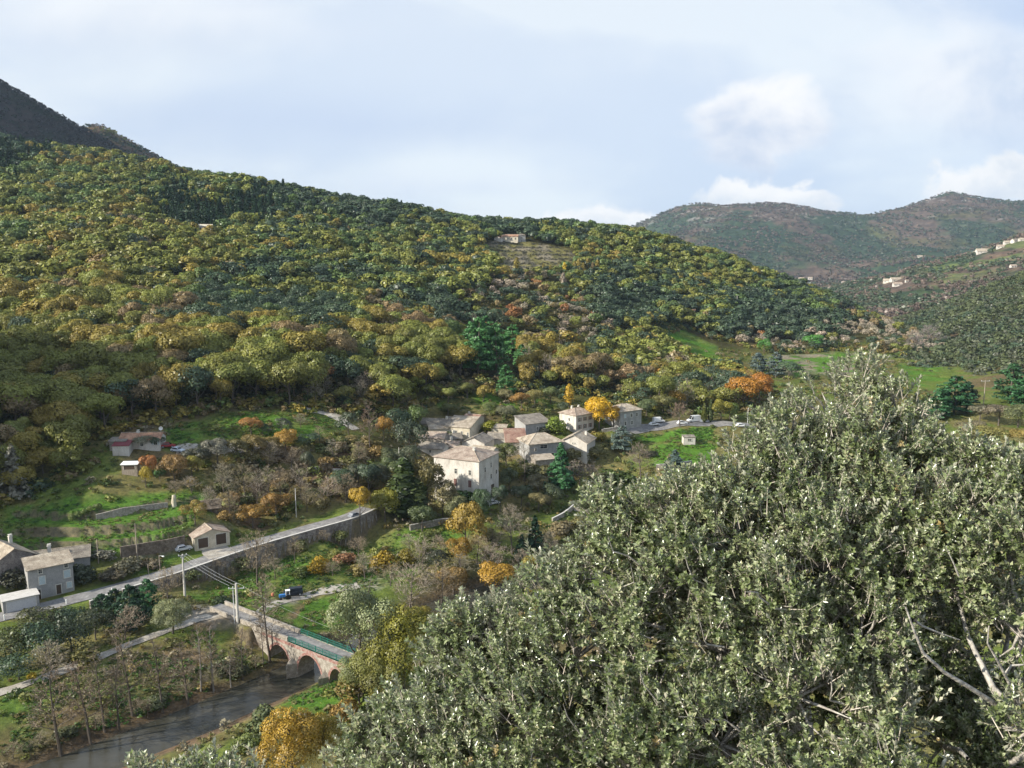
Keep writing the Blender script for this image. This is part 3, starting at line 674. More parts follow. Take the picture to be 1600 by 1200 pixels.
house('stone garage with two large dark doors and low tiled roof beside the road', 326, 831.5, 214.5, 9.0, 5.8, 36, 'gable', ridge='y', rh=1.5, wall='wall_cream', tile='tile_pink', over=0.3, name='garage', cat='garage', wins=[('f', -0.52, 0.35, 2.5, 2.6, 'g'), ('f', 0.5, 0.05, 2.6, 2.8, 'g'), ('l', 0.1, 0.5, 0.7, 1.4, 'd')])
house('grey two-storey house with tan lean-to roof and pale blue shutters beside the road', 75, 880, 187.5, 9.2, 5.0, 38, 'shed', rh=1.3, wall='wall_grey', tile='tile_tan', over=0.35,
      wins=[('f', -0.45, 0.3, 0.7, 0.9, 'w'), ('f', 0.7, 0.1, 0.7, 0.9, 'w'), ('f', -0.4, 2.0, 1.2, 1.8, 's', 'closed', 'shutter_blue'), ('f', 0.72, 1.7, 1.3, 1.7, 's', 'closed', 'shutter_blue'), ('f', 0.78, 4.6, 1.0, 1.3, 's', 'closed', 'shutter_blue'), ('f', 0.3, 4.7, 1.0, 2.2, 'd'), ('f', -0.62, 4.9, 1.1, 2.3, 'd')])
house('farmhouse with wide sunlit stone-tile gable roof at the left edge', 6, 866, 191, 9.5, 12.0, 52, 'gable', ridge='y', rh=2.6, wall='wall_dark', tile='tile_tan', over=0.3, chim=[(-2.6, 2.5, 1.7, 1.3), (3.0, 3.6, 1.0, 1.8)])
house('dark-roofed rear wing of the roadside houses with tall white chimney', 92, 868, 198, 13.5, 7.0, 24, 'gable', rh=1.7, wall='wall_grey', tile='tile_grey', over=0.3, chim=[(-1.8, -1.2, 1.0, 2.0)])
house('low garage block with wide white door at the left end of the road', 30, 930, 181, 7.0, 4.5, 38, 'flat', wall='wall_grey', tile='concrete', over=0.2, name='garage', cat='garage', wins=[('f', 0.0, 0.25, 5.6, 2.5, 'g')])
for o in [q for q in bpy.data.objects if q.name.startswith('panel')][-1:]: o.data.materials[0] = plain_mat('garage_door_shaded_white', (.5, .5, .5))  # white door greyed, its shade put into the colour
house('dark timber roof of a hay shelter on the bank above the stone garage', 327, 789, 224, 4.2, 3.2, 25, 'gable', rh=1.3, wall='wall_brown', tile='wall_brown', over=0.8, name='hay_shelter', cat='shelter', minh=1, base=3.2)
# hill farms and far villages ----------------------------------------------
house('stone farmhouse with tiled roof on top of the terraced hill', 800, 369.5, 742, 11, 8, -5, 'gable', rh=1.6, wall='wall_cream', tile='tile_orange', wins=[('f', -0.6, 1.0, 1, 1.6, 'w'), ('f', 0.0, 1.0, 1, 1.6, 'w'), ('f', 0.6, 1.0, 1, 1.6, 'w')], name='farmhouse')
house('taller grey wing at the right of the hilltop farm', 814, 368, 744, 6.5, 8, 10, 'hip', rh=1.3, wall='wall_grey', tile='tile_grey', wins=[('f', 0.0, 1.0, 1, 1.6, 'w'), ('f', 0.0, 3.6, 1, 1.6, 'w')], name='farmhouse')
house('small white barn at the left end of the hilltop farm', 779, 372, 740, 6, 6, -15, 'gable', ridge='y', rh=1.3, wall='wall_white', tile='tile_orange', name='barn', cat='barn')
house('cream middle block of the hilltop farm with low orange roof', 790, 369.5, 743, 7, 7, -5, 'gable', rh=1.2, wall='wall_white', tile='tile_orange', name='farmhouse')
house('white villa among the trees high on the left hillside', 320, 353.5, 590, 10, 6, 12, 'gable', rh=1.2, wall='wall_white', tile='wall_cream', name='villa', wins=[('f', -0.5, 0.8, 0.9, 1.3, 'w'), ('f', 0.4, 0.8, 0.9, 1.3, 'w')], minh=4.5)
house('tiny white house glimpsed among trees at the far left of the hillside', 36, 341, 590, 4.0, 5, 0, 'gable', rh=1.0, wall='wall_white', tile='tile_grey', name='cottage', minh=4.5)
house('tiny white house alone on the lower right wooded slope', 1082, 485, 640, 4, 4, -10, 'gable', rh=0.8, wall='wall_white', tile='tile_orange', name='cottage', minh=3.5)
# ------------------------------------------------------------------ walls
def wall_along(label, pts, base_depth, top, thick, mat, name='retaining_wall', cat='wall', side=1, coping=True, jit=0.0):
    """pts: (x,y,z) of the wall top; goes down base_depth into the ground"""
    q = resample(pts, 1.2); n = normals2(q) * side; k = len(q)
    zt_ = q[:, 2] + top + (vnoise(np.arange(k) * 0.4, np.zeros(k), 3) - 0.5) * jit
    zb = np.minimum(q[:, 2] - base_depth, zt_raw(q[:, 0] + n[:, 0] * (thick + 1.2), q[:, 1] + n[:, 1] * (thick + 1.2)) - 0.5)
    V = []
    for i in range(k):
        a = q[i, :2]; b = q[i, :2] + n[i] * thick
        V += [(a[0], a[1], zb[i]), (a[0], a[1], zt_[i]), (b[0], b[1], zt_[i]), (b[0] + n[i, 0] * 0.3, b[1] + n[i, 1] * 0.3, zb[i])]
    fs = []
    for i in range(k - 1):
        for c in range(4): fs.append((i * 4 + c, i * 4 + (c + 1) % 4, (i + 1) * 4 + (c + 1) % 4, (i + 1) * 4 + c))
    fs += [(0, 1, 2, 3), tuple((k - 1) * 4 + c for c in (3, 2, 1, 0))]
    m = MB(); m.add(V, fs); o = m.build(name, mat); tag(o, label, cat)
    if coping:
        V = []
        for i in range(k):
            a = q[i, :2] - n[i] * 0.05; b = q[i, :2] + n[i] * (thick + 0.08)
            V += [(a[0], a[1], zt_[i] + 0.003), (a[0], a[1], zt_[i] + 0.14), (b[0], b[1], zt_[i] + 0.14), (b[0], b[1], zt_[i] + 0.003)]
        m = MB(); m.add(V, fs); m.build('coping', M['concrete'], o)
    return o
rq = resample(ROAD, 1.0); rn = normals2(rq); off = rq.copy(); off[:, 0] += rn[:, 0] * (ROADW + 0.02); off[:, 1] += rn[:, 1] * (ROADW + 0.02)
sel = (off[:, 0] > -90.5)
wall_along('long grey stone retaining wall holding up the road below the village', [tuple(p) for p in off[sel]], 2.5, 0.35, 0.45, M['wall_dark'])
def px_wall(label, px, h, thick=0.4, mat='wall_stone', **kw):
    pts = []
    for u, v in px:
        x, y, z = hit(u, v); pts.append((x, y, z + h))
    return wall_along(label, pts, h + 0.6, 0, thick, M[mat], jit=0.25, **kw)
px_wall('brown dry-stone terrace wall under the green terraces left of the stone garage', [(188, 868), (225, 862), (262, 856), (288, 850)], 2.3, 0.5, 'wall_brown', coping=False)
px_wall('grey dry-stone wall between the two upper green terraces', [(150, 810), (190, 800), (235, 794), (262, 790)], 1.1, coping=False)
px_wall('low pale garden wall running up beneath the pines right of the village', [(862, 815), (880, 806), (897, 792)], 1.0)
px_wall('short pale garden wall beside the foreground oak foliage', [(897, 797), (922, 799)], 1.0)
px_wall('pale wall edging the green field in front of the blue conifer', [(1025, 733), (1050, 731), (1080, 727)], 1.6)
px_wall('grey terrace wall under the trees below the large white house', [(640, 828), (690, 818), (720, 816)], 1.4)
px_wall('pale wall along the lane beside the orange plane tree', [(940, 675), (965, 671), (985, 668)], 1.0)
px_wall('low stone parapet beside the riverside path at the left', [(140, 968), (170, 962)], 0.9, mat='concrete')
px_wall('short grey roadside wall below the left verge of the road', [(140, 950), (172, 938)], 1.6, mat='wall_dark')
px_wall('grey stone wall hidden among the trees below the flat-roofed outbuilding', [(798, 770), (818, 768)], 0.8)
# ------------------------------------------------------------------ bridge
bridge = empty('stone_bridge', br(arches[1][0], 0, 0), 0, 'old stone road bridge with three arches over the river', 'bridge')
def place(o): o.location = -Vector(bridge.location); return o
cols = [(arches[0][0] - 6, -1.5)]
for i, (t0, t1, zs, zc) in enumerate(arches):
    c = (t0 + t1) / 2; r = (t1 - t0) / 2
    cols += [(t0, -1.5), (t0, zs)] + [(c - r * math.cos(a), zs + (zc - zs) * math.sin(a)) for a in np.linspace(0, math.pi, 15)[1:-1]] + [(t1, zs), (t1, -1.5)]
cols.append((TEND, -1.5))
m = MB()
for (ta, za), (tb, zb_) in zip(cols[:-1], cols[1:]):
    if tb - ta > 1e-6:
        m.add([br(ta, NW, za), br(tb, NW, zb_), br(tb, NW, DZ - 0.02), br(ta, NW, DZ - 0.02)], [(3, 2, 1, 0)])
        m.add([br(ta, -NW, za), br(tb, -NW, zb_), br(tb, -NW, DZ - 0.02), br(ta, -NW, DZ - 0.02)], [(0, 1, 2, 3)])
    m.add([br(ta, NW, za), br(tb, NW, zb_), br(tb, -NW, zb_), br(ta, -NW, za)], [(0, 1, 2, 3)])
m.add([br(TEND, NW, -1.5), br(TEND, -NW, -1.5), br(TEND, -NW, DZ - .02), br(TEND, NW, DZ - .02)], [(0, 1, 2, 3)])
place(m.build('wall', M['wall_stone'], bridge))
for t0, t1, zs, zc in arches:                     # brick ring of each arch, proud of the wall
    m = MB(); c = (t0 + t1) / 2; r = (t1 - t0) / 2; A = np.linspace(0, math.pi, 17)
    for sgn in (1, -1):
        vs = []
        for a in A:
            for e in (0.0, 0.55):
                vs.append(br(c - (r + e) * math.cos(a), sgn * (NW + 0.06), zs + (zc - zs + e) * math.sin(a)))
        m.add(vs, [(2 * i, 2 * i + 1, 2 * i + 3, 2 * i + 2) for i in range(len(A) - 1)])
    place(m.build('arch_ring', M['brick'], bridge))
m = MB()                                           # brick band below the deck
for sgn in (1, -1):
    m.add([br(arches[0][0] - 2, sgn * (NW + 0.04), DZ - 0.75), br(TEND, sgn * (NW + 0.04), DZ - 0.75), br(TEND, sgn * (NW + 0.04), DZ - 0.1), br(arches[0][0] - 2, sgn * (NW + 0.04), DZ - 0.1)], [(0, 1, 2, 3)])
place(m.build('brick_band', M['brick'], bridge))
for i in (0, 1):                                   # piers with pointed cutwaters
    tc_ = (arches[i][1] + arches[i + 1][0]) / 2; hw_ = (arches[i + 1][0] - arches[i][1]) / 2
    m = MB(); vs = []
    for z, k in ((-1.5, 1.0), (2.9, 1.0), (4.0, 0.05)):
        vs += [br(tc_ - hw_ * k, NW + 0.02, z), br(tc_, NW + 0.02 + 1.9 * k, z), br(tc_ + hw_ * k, NW + 0.02, z)]
    m.add(vs, [(0, 1, 4, 3), (1, 2, 5, 4), (3, 4, 7, 6), (4, 5, 8, 7)]); place(m.build('cutwater', M['wall_stone'], bridge))
m = MB(); t0 = -1.0
m.add([br(t0, NW - 0.35, DZ), br(TEND, NW - 0.35, DZ), br(TEND, -NW + 0.35, DZ), br(t0, -NW + 0.35, DZ)], [(3, 2, 1, 0)]); place(m.build('deck', M['asphalt'], bridge))
tr0 = t_of(449, NW, DZ); tl0 = t_of(470, -NW, DZ)
for n_, te in ((NW - 0.17, tr0), (-NW + 0.17, tl0)):
    m = MB(); ang = math.atan2(BR_D[1], BR_D[0]); L = te - 0.5
    c = br(0.5 + L / 2, n_, 0); m.box((c[0], c[1], DZ + 0.16), (L, 0.36, 1.2), ang); m.box((c[0], c[1], DZ + 0.81), (L + 0.1, 0.48, 0.1), ang)
    place(m.build('parapet', M['wall_stone'], bridge))
    rail = MB(); post = None; L2 = TEND - te - 0.6
    for z in (0.15, 0.62, 1.12):
        c = br(te + 0.3 + L2 / 2, n_, 0); rail.box((c[0], c[1], DZ + z), (L2, 0.06, 0.06), ang)
    for t in np.arange(te + 0.4, TEND, 0.3):
        c = br(t, n_, 0); rail.box((c[0], c[1], DZ + 0.63), (0.04, 0.04, 0.96), ang)
    ro = place(rail.build('railing', M['green_paint'], bridge))
    for t in np.arange(te + 0.35, TEND, 2.0):
        m = MB(); c = br(t, n_, 0); m.box((c[0], c[1], DZ + 0.62), (0.09, 0.09, 1.24), ang); m.build('post', M['green_paint'], ro)

# ------------------------------------------------------------------ poles, markers, wires
def pole(label, u, v, h, r0=0.14, r1=0.1, mat='wood', arms=(), name='utility_pole', cat='utility pole', lamp=False, base=None):
    x, y, z = base if base else hit(u, v)
    o = empty(name, (x, y, z - 0.3), 0, label, cat)
    m = MB(); m.tube([(0, 0, 0), (0, 0, h * 0.5), (0, 0, h + 0.3)], [r0, (r0 + r1) / 2, r1], 8); m.build('shaft', M[mat], o)
    for az_, w_, ang in arms:
        m = MB(); m.box((0, 0, az_ + 0.3), (w_, 0.12, 0.14), ang); a = m.build('crossarm', M['metal'], o)
        for k in (-0.45, 0, 0.45):
            q = MB(); px, py_ = k * w_ * math.cos(ang), k * w_ * math.sin(ang)
            q.tube([(px, py_, az_ + 0.37), (px, py_, az_ + 0.62)], [0.06, 0.09], 6); q.build('insulator', M['white'], a)
    if lamp:
        m = MB(); m.tube([(0, 0, h + 0.15), (0.5, -0.2, h + 0.35), (1.0, -0.4, h + 0.3)], 0.05, 6); m.build('bracket', M['metal'], o)
        m = MB(); m.box((1.15, -0.46, h + 0.28), (0.6, 0.28, 0.16), -0.38); m.build('lamp_head', M['white'], o)
    return o
def H_of(u, v0, v1):
    x, y, z = hit(u, v0); return max(2.0, (py(u, v1, y)[2] - z))
pole('tall pale concrete utility pole with crossarms in front of the retaining wall', 289, 932, H_of(289, 932, 866), 0.3, 0.16, 'concrete', [(H_of(289, 932, 866) - 0.3, 1.9, 0.5), (H_of(289, 932, 866) - 0.9, 0.8, 0.5)])
pb = pz(372, 976, 6.4)
pole('thick concrete utility pole with wide crossarm at the bridge approach', 372, 976, 9.3, 0.32, 0.24, 'concrete', [(8.2, 3.4, 0.1)], base=pb)
pole('thin metal pole standing beside the thick concrete pole at the bridge', 367, 974, 8.6, 0.12, 0.1, 'metal', base=(pb[0] - 0.75, pb[1] + 0.1, pb[2]))
pole('wooden utility pole above the terrace wall', 215, 878, H_of(215, 878, 818), 0.16, 0.1, 'wood')
pole('short wooden utility pole near the roadside houses', 154, 880, H_of(154, 880, 843), 0.15, 0.1, 'wood')
pole('wooden lamp pole at the edge of the road with small lamp', 250, 891, H_of(250, 891, 868), 0.13, 0.1, 'wood', lamp=True)
pole('low wooden stump pole on the road verge', 232, 896, H_of(232, 896, 882), 0.12, 0.09, 'wood')
pole('pale utility pole beside the upper bend of the road', 463, 808, H_of(463, 808, 763), 0.15, 0.1, 'concrete')
pole('thin pale pole rising behind the ivy-clad tree', 624, 745, H_of(624, 745, 699), 0.14, 0.1, 'concrete')
pole('wooden utility pole with crossarm beyond the foreground oak at the right', 1536, 640, H_of(1536, 640, 594), 0.2, 0.15, 'wood', [(H_of(1536, 640, 594) - 0.4, 4.0, 0.05)])
pole('white utility pole among the shrubs of the middle hillside', 820, 482, H_of(820, 482, 468), 0.2, 0.16, 'white')
pole('grey utility pole on the right wooded slope, the left one of two', 1151, 486, H_of(1151, 486, 462), 0.2, 0.15, 'concrete')
pole('grey utility pole on the right wooded slope, the right one of two', 1219, 500, H_of(1219, 500, 478), 0.2, 0.15, 'concrete')
pole('street lamp on a white post at the bend of the village road', 1168, 663, 6.5, 0.1, 0.07, 'white', name='street_lamp', cat='street lamp', lamp=True)
pole('white street lamp in the yard below the large white house', 765, 792, 5.5, 0.1, 0.07, 'white', name='street_lamp', cat='street lamp', lamp=True)
for i, (u, v, d_) in enumerate(((7, 968, 'nearest the frame edge'), (104, 944, 'opposite the low garage door'), (175, 926, 'opposite the grey two-storey house'))):
    x, y, z = pz(u, v, 8.2)
    o = empty('marker_post', (x, y, z - 0.25), 0, 'short white roadside marker post ' + d_, 'marker post', 'white marker posts along the road verge')
    m = MB(); m.tube([(0, 0, 0), (0, 0, 1.25)], [0.13, 0.12], 8); m.build('post', M['white'], o)
    m = MB(); m.tube([(0, 0, 1.25), (0, 0, 1.4)], [0.135, 0.06], 8); m.build('cap', M['white'], o)
def wire(label, a, b_, sag):
    pts = []
    for k in range(13):
        t = k / 12; pts.append((a[0] + (b_[0] - a[0]) * t, a[1] + (b_[1] - a[1]) * t, a[2] + (b_[2] - a[2]) * t - sag * 4 * t * (1 - t)))
    m = MB(); m.tube(pts, 0.022, 4); tag(m.build('power_cable', M['cable']), label, 'power cable', 'power cables between the poles')
pA = Vector(bpy.data.objects['utility_pole'].location); pB = Vector(pb)
for k in (-1, 0, 1):
    wire('thin sagging power cable, %s of three between tall pole and bridge pole' % ('leftmost', 'middle', 'rightmost')[k + 1],
         (pA.x + k * 0.8 * math.cos(0.5), pA.y + k * 0.8 * math.sin(0.5), pA.z + H_of(289, 932, 866) + 0.3), (pB.x + k * 1.5, pB.y, pB.z + 8.8), 0.5)
wire('long thin power cable sagging past the bridge arches to the river bank', (pB.x + 1.5, pB.y, pB.z + 8.7), pz(640, 1010, 7.0), 2.2)
# stone pillar on the terraces
x, y, z = hit(272, 790)
m = MB(); m.tube([(0, 0, -0.4), (0, 0, 1.2), (0.1, 0, 2.4), (0, 0.1, 3.0)], [0.75, 0.62, 0.55, 0.42], 9); o = m.build('stone_pillar', M['wall_cream']); o.location = (x, y, z)
tag(o, 'stubby pale stone pillar standing on the green terraces', 'stone pillar')
x, y, z = py(251, 669, 250.5)
o = empty('satellite_dish', (x, y, z - 1.2), 0.5, 'white satellite dish on a mast at the right end of the patched orange roof', 'satellite dish')
m = MB(); m.tube([(0, 0, -1.5), (0, 0, 1.1)], 0.05, 6); m.build('mast', M['metal'], o)
m = MB(); vs = [(0, -0.12, 1.2)]
for r_, dd in ((0.35, -0.16), (0.6, -0.28)):
    vs += [(r_ * math.cos(a), dd, 1.2 + r_ * math.sin(a)) for a in np.linspace(0, 2 * math.pi, 13)[:-1]]
m.add(vs, [(0, 1 + i, 1 + (i + 1) % 12) for i in range(12)] + [(1 + i, 13 + i, 13 + (i + 1) % 12, 1 + (i + 1) % 12) for i in range(12)])
m.build('dish', M['white'], o)

# ------------------------------------------------------------------ vehicles
def car(label, u, v, yaw, colr, kind='car', L=4.1, Wd=1.7, Hh=1.45, base=None, cat='car', name='parked_car'):
    x, y, z = base if base else hit(u, v)
    o = empty(name, (x, y, z + 0.02), R(yaw), label, cat)
    pm = plain_mat('car_paint', colr, 0.3, 0.5); l = L / 2
    if kind == 'car':
        low = [(-l, .35), (-l, .75), (-l + .1, .88), (-l + .9, .92), (l - 1.3, .92), (l - .25, .78), (l, .6), (l, .35)]
        cab = [(-l + .35, .9), (-l + .75, Hh), (l - 1.9, Hh), (l - 1.15, .9)]
    else:
        low = [(-l, .35), (-l, 1.1), (-l + .05, 1.15), (l - .9, 1.15), (l - .2, .95), (l, .7), (l, .35)]
        cab = [(-l + .05, 1.13), (-l + .12, Hh), (l - 1.6, Hh), (l - .85, 1.13)]
    m = MB()
    def loft(poly, w0, w1, z0, z1):
        n = len(poly); w = lambda zz: (w0 + (w1 - w0) * (zz - z0) / (z1 - z0)) / 2
        vs = [(a, -w(c), c) for a, c in poly] + [(a, w(c), c) for a, c in poly]
        m.add(vs, [tuple(range(n)), tuple(range(2 * n - 1, n - 1, -1))] + [(i, i + n, (i + 1) % n + n, (i + 1) % n) for i in range(n)])
    loft(low, Wd, Wd * .97, .35, .95); loft(cab, Wd * .95, Wd * .78, .9, Hh)
    bo = m.build('body', pm, o)
    mod = bo.modifiers.new('bevel', 'BEVEL'); mod.width = 0.05; mod.segments = 2
    g = MB(); hh = Hh - 0.9
    for sg in (-1, 1):
        if kind == 'car':
            w0, w1 = Wd * .475 + .012, Wd * .40 + .012
            g.add([(-l + .62, sg * w0, .96), (l - 1.35, sg * w0, .96), (l - 1.95, sg * w1, Hh - .08), (-l + .82, sg * w1, Hh - .08)], [(0, 1, 2, 3)])
        else:
            g.add([(l - 1.9, sg * (Wd * .475 + .02), 1.2), (l - 1.0, sg * (Wd * .475 + .02), 1.2), (l - 1.6, sg * (Wd * .41), Hh - .12), (l - 1.9, sg * (Wd * .41), Hh - .12)], [(0, 1, 2, 3)])
    a0, a1, z0, z1 = (l - 1.15, l - 1.9, .9, Hh) if kind == 'car' else (l - .85, l - 1.6, 1.13, Hh)
    g.add([(a0 + .0, -Wd * .40, z0 + .06), (a0 + .0, Wd * .40, z0 + .06), (a1 + .1, Wd * .34, z1 - .04), (a1 + .1, -Wd * .34, z1 - .04)], [(0, 1, 2, 3)])
    g.build('window', M['glass'], o)
    for sx in (-l + .75, l - .8):
        for sg in (-1, 1):
            w = MB(); w.tube([(sx, sg * (Wd / 2 - .2), .32), (sx, sg * (Wd / 2 + .01), .32)], .32, 14); wo = w.build('wheel', M['rubber'], o)
            w = MB(); w.tube([(sx, sg * (Wd / 2 + .008), .32), (sx, sg * (Wd / 2 + .02), .32)], .19, 10); w.build('hubcap', M['metal'], wo)
    return o
car('white van parked at the left of the village road behind the bare round tree', 1029, 660, 15, (.75, .75, .74), 'van', 4.8, 1.9, 2.1, cat='van', name='parked_van')
car('white camper van parked right of the bare round tree on the village road', 1084, 659, -160, (.78, .78, .76), 'van', 5.4, 2.1, 2.5, cat='van', name='parked_van')
car('white car parked low at the end of the lane wall', 1022, 665, 20, (.72, .72, .72))
car('small white car beside the camper van', 1066, 663, 5, (.72, .73, .74))
car('white car parked near the village street lamp', 1158, 667, 5, (.75, .75, .74))
car('silver car parked behind the camper van', 1102, 660, 10, (.45, .47, .5))
car('dark red car parked at the right end of the long low house', 263, 699, 10, (.28, .02, .025))
car('white car parked on the gravel right of the dark red car', 278, 706, -20, (.6, .65, .7))
car('pale grey car parked on the grass against the terrace wall', 287, 860, 36, (.55, .56, .56))
car('grey car stopped on the road just before the trees at the upper bend', 553, 806, 50, (.2, .21, .23), base=pz(555, 808, 12.2))
car('white car in the shaded yard beside the large white house', 771, 788, 30, (.7, .7, .7))
# dark blue jeep with an open back, and a small blue tractor next to it
car('dark blue pickup with black cover in the meadow above the bridge', 458, 930, -160, (.015, .022, .035), 'van', 4.6, 1.9, 1.9, name='parked_pickup', cat='pickup')
x, y, z = hit(446, 936)
o = empty('tractor', (x, y, z), R(200), 'small blue tractor beside the dark pickup in the meadow', 'tractor')
m = MB(); m.box((0.7, 0, .95), (1.5, .7, .7)); m.box((-.5, 0, .75), (1.0, .6, .5)); bo = m.build('body', plain_mat('tractor_blue', (.05, .2, .5)), o)
mod = bo.modifiers.new('bevel', 'BEVEL'); mod.width = .08; mod.segments = 2
m = MB(); m.box((-.55, 0, 1.25), (.5, .5, .12)); m.box((-.8, 0, 1.5), (.1, .5, .45)); m.build('seat', M['rubber'], o)
for sx, sg, r_ in ((-.6, -1, .62), (-.6, 1, .62), (1.1, -1, .36), (1.1, 1, .36)):
    m = MB(); m.tube([(sx, sg * .5, r_), (sx, sg * .8, r_)], r_, 14); m.build('wheel', M['rubber'], o)
m = MB()
for sx in (-1.0, -.15):
    for sg in (-1, 1): m.tube([(sx, sg * .45, .9), (sx, sg * .42, 2.1)], .04, 6)
m.box((-.57, 0, 2.13), (1.1, 1.1, .07)); m.build('canopy', M['white'], o)
x, y, z = hit(426, 932)
m = MB(); m.tube([(0, 0, 0), (0, 0, .45), (0, 0, .85), (0, 0, .9)], [.28, .32, .3, .2], 10); o = m.build('barrel', plain_mat('orange_plastic', (.6, .2, .12))); o.location = (x, y, z)
tag(o, 'small orange and white barrel standing on the track left of the tractor', 'barrel')
# ------------------------------------------------------------------ foliage templates
def unit(a): return a / np.maximum(np.linalg.norm(a, axis=-1, keepdims=True), 1e-9)
def cards(p, nrm, size, rng, aspect=(0.6, 1.3)):
    """p, nrm (n,3): one irregular quad each"""
    n = len(p); ref = unit(rng.normal(size=(n, 3)))
    a = unit(np.cross(nrm, ref)); b = np.cross(nrm, a)
    s = (np.broadcast_to(size, (n,)) * rng.uniform(0.65, 1.35, n))[:, None]; k = rng.uniform(*aspect, (n, 1))
    j = rng.uniform(0.7, 1.2, (n, 4, 1))
    q = np.stack([a * k, b, -a * k, -b], 1) * j * s[:, None, :] * 0.5
    bend = rng.uniform(-0.25, 0.25, (n, 1)) * s
    q[:, 0] += nrm * bend; q[:, 2] += nrm * bend
    return p[:, None, :] + q
def t_broad(seed, n, card, rx=0.34, rz=0.33, zc=0.62, lobes=12, lr=(0.13, 0.22), flat=1.0):
    """crown of unit height: lobes of leaf cards, open between them"""
    rng = np.random.default_rng(seed)
    d = unit(rng.normal(size=(lobes, 3))); d[:, 2] = np.where(d[:, 2] < -0.35, -d[:, 2], d[:, 2])
    c = d * rng.uniform(0.45, 0.95, (lobes, 1)) * np.array([rx, rx, rz]) + [0, 0, zc]
    r = rng.uniform(*lr, lobes); r *= 1.0 + 0.25 * (c[:, 2] < zc)
    r = np.minimum(r, (1.02 - c[:, 2])); r = np.maximum(r, lr[0] * 0.7)
    k = rng.choice(lobes, n * 2, p=r ** 2 / (r ** 2).sum()); dd = unit(rng.normal(size=(n * 2, 3)))
    dd[:, 2] = np.where((dd[:, 2] < -0.2) & (rng.random(n * 2) < 0.7), -dd[:, 2], dd[:, 2])
    p = c[k] + dd * (r[k] * rng.uniform(0.72, 1.08, n * 2))[:, None] * [1, 1, flat]
    ins = np.zeros(n * 2, bool)
    for i in range(lobes): ins |= (np.linalg.norm((p - c[i]) / [1, 1, flat], axis=1) < r[i] * 0.7) & (k != i)
    s = np.where(~ins)[0][:n]; p, dd, k = p[s], dd[s], k[s]
    nr = unit(dd + rng.normal(size=p.shape) * 0.27)
    var = rng.uniform(0.8, 1.2, len(p)) * rng.uniform(0.82, 1.18, lobes)[k]
    return cards(p, nr, card, rng), var
def t_column(seed, n, card, r=0.11, base=0.06, ragged=0.25):
    rng = np.random.default_rng(seed); z = base + (1 - base) * rng.random(n) ** 0.9
    t = (z - base) / (1 - base); R_ = r * np.sqrt(np.maximum(np.minimum(t * 6, 1) * (1 - t ** 2.2), 0.004))
    a = rng.uniform(0, 2 * np.pi, n); lob = 1 + ragged * (vnoise(a * 1.3, z * 9, seed) - 0.5) * 2
    rr = R_ * lob * rng.uniform(0.7, 1.05, n); p = np.stack([rr * np.cos(a), rr * np.sin(a), z], 1)
    nr = unit(np.stack([np.cos(a), np.sin(a), 0.35 + 0 * a], 1) + rng.normal(size=p.shape) * 0.45)
    return cards(p, nr, card, rng), rng.uniform(0.7, 1.3, n)
def t_conifer(seed, n, card, r=0.26, base=0.1, whorls=13, droop=0.25, power=0.85, round_=0.0):
    rng = np.random.default_rng(seed); P = []; Nn = []; V = []
    nb = whorls * 7
    for i in range(nb):
        t = ((i // 7) + rng.uniform(-0.3, 0.3)) / whorls; t = min(max(t, 0), 0.985); z = base + (1 - base) * t
        L = r * ((1 - t) ** power * (1 - round_) + round_ * math.sqrt(max(1 - (2 * t - 0.85) ** 2, 0.02))) * rng.uniform(0.7, 1.15); a = rng.uniform(0, 2 * math.pi); m = max(3, int(n / nb * (0.5 + 1.1 * (1 - t))))
        s = rng.uniform(0.15, 1.0, m) ** 0.7; sw = rng.normal(size=m) * 0.10 * L * (0.4 + s)
        x = np.cos(a) * s * L - np.sin(a) * sw; y = np.sin(a) * s * L + np.cos(a) * sw
        zz = z + L * (0.28 * s - droop * 1.6 * s * s) + rng.normal(size=m) * 0.012
        P.append(np.stack([x, y, zz], 1)); Nn.append(np.stack([np.cos(a) * 0.5 + 0 * s, np.sin(a) * 0.5 + 0 * s, 0.8 + 0 * s], 1)); V.append(rng.uniform(0.7, 1.3, m) * rng.uniform(0.8, 1.2))
    p = np.concatenate(P); nr = unit(np.concatenate(Nn) + rng.normal(size=p.shape) * 0.5)
    return cards(p, nr, card, rng, (0.35, 0.9)), np.concatenate(V)
def t_shrub(seed, n, card, sq=0.9):
    """dome reaching the ground, unit width"""
    rng = np.random.default_rng(seed); lob = 7; a = rng.uniform(0, 6.28, lob); c = np.stack([np.cos(a) * 0.24, np.sin(a) * 0.24, rng.uniform(0.15, 0.5, lob) * sq], 1); c[0] = (0, 0, 0.5 * sq)
    r = rng.uniform(0.2, 0.32, lob); k = rng.integers(0, lob, n); d = unit(rng.normal(size=(n, 3))); d[:, 2] = np.abs(d[:, 2]) * np.where(rng.random(n) < 0.25, -1, 1)
    p = c[k] + d * (r[k] * rng.uniform(0.75, 1.08, n))[:, None]; p[:, 2] = np.maximum(p[:, 2], 0.01)
    return cards(p, unit(d + rng.normal(size=p.shape) * 0.5), card, rng), rng.uniform(0.7, 1.3, n) * rng.uniform(0.85, 1.15, lob)[k]
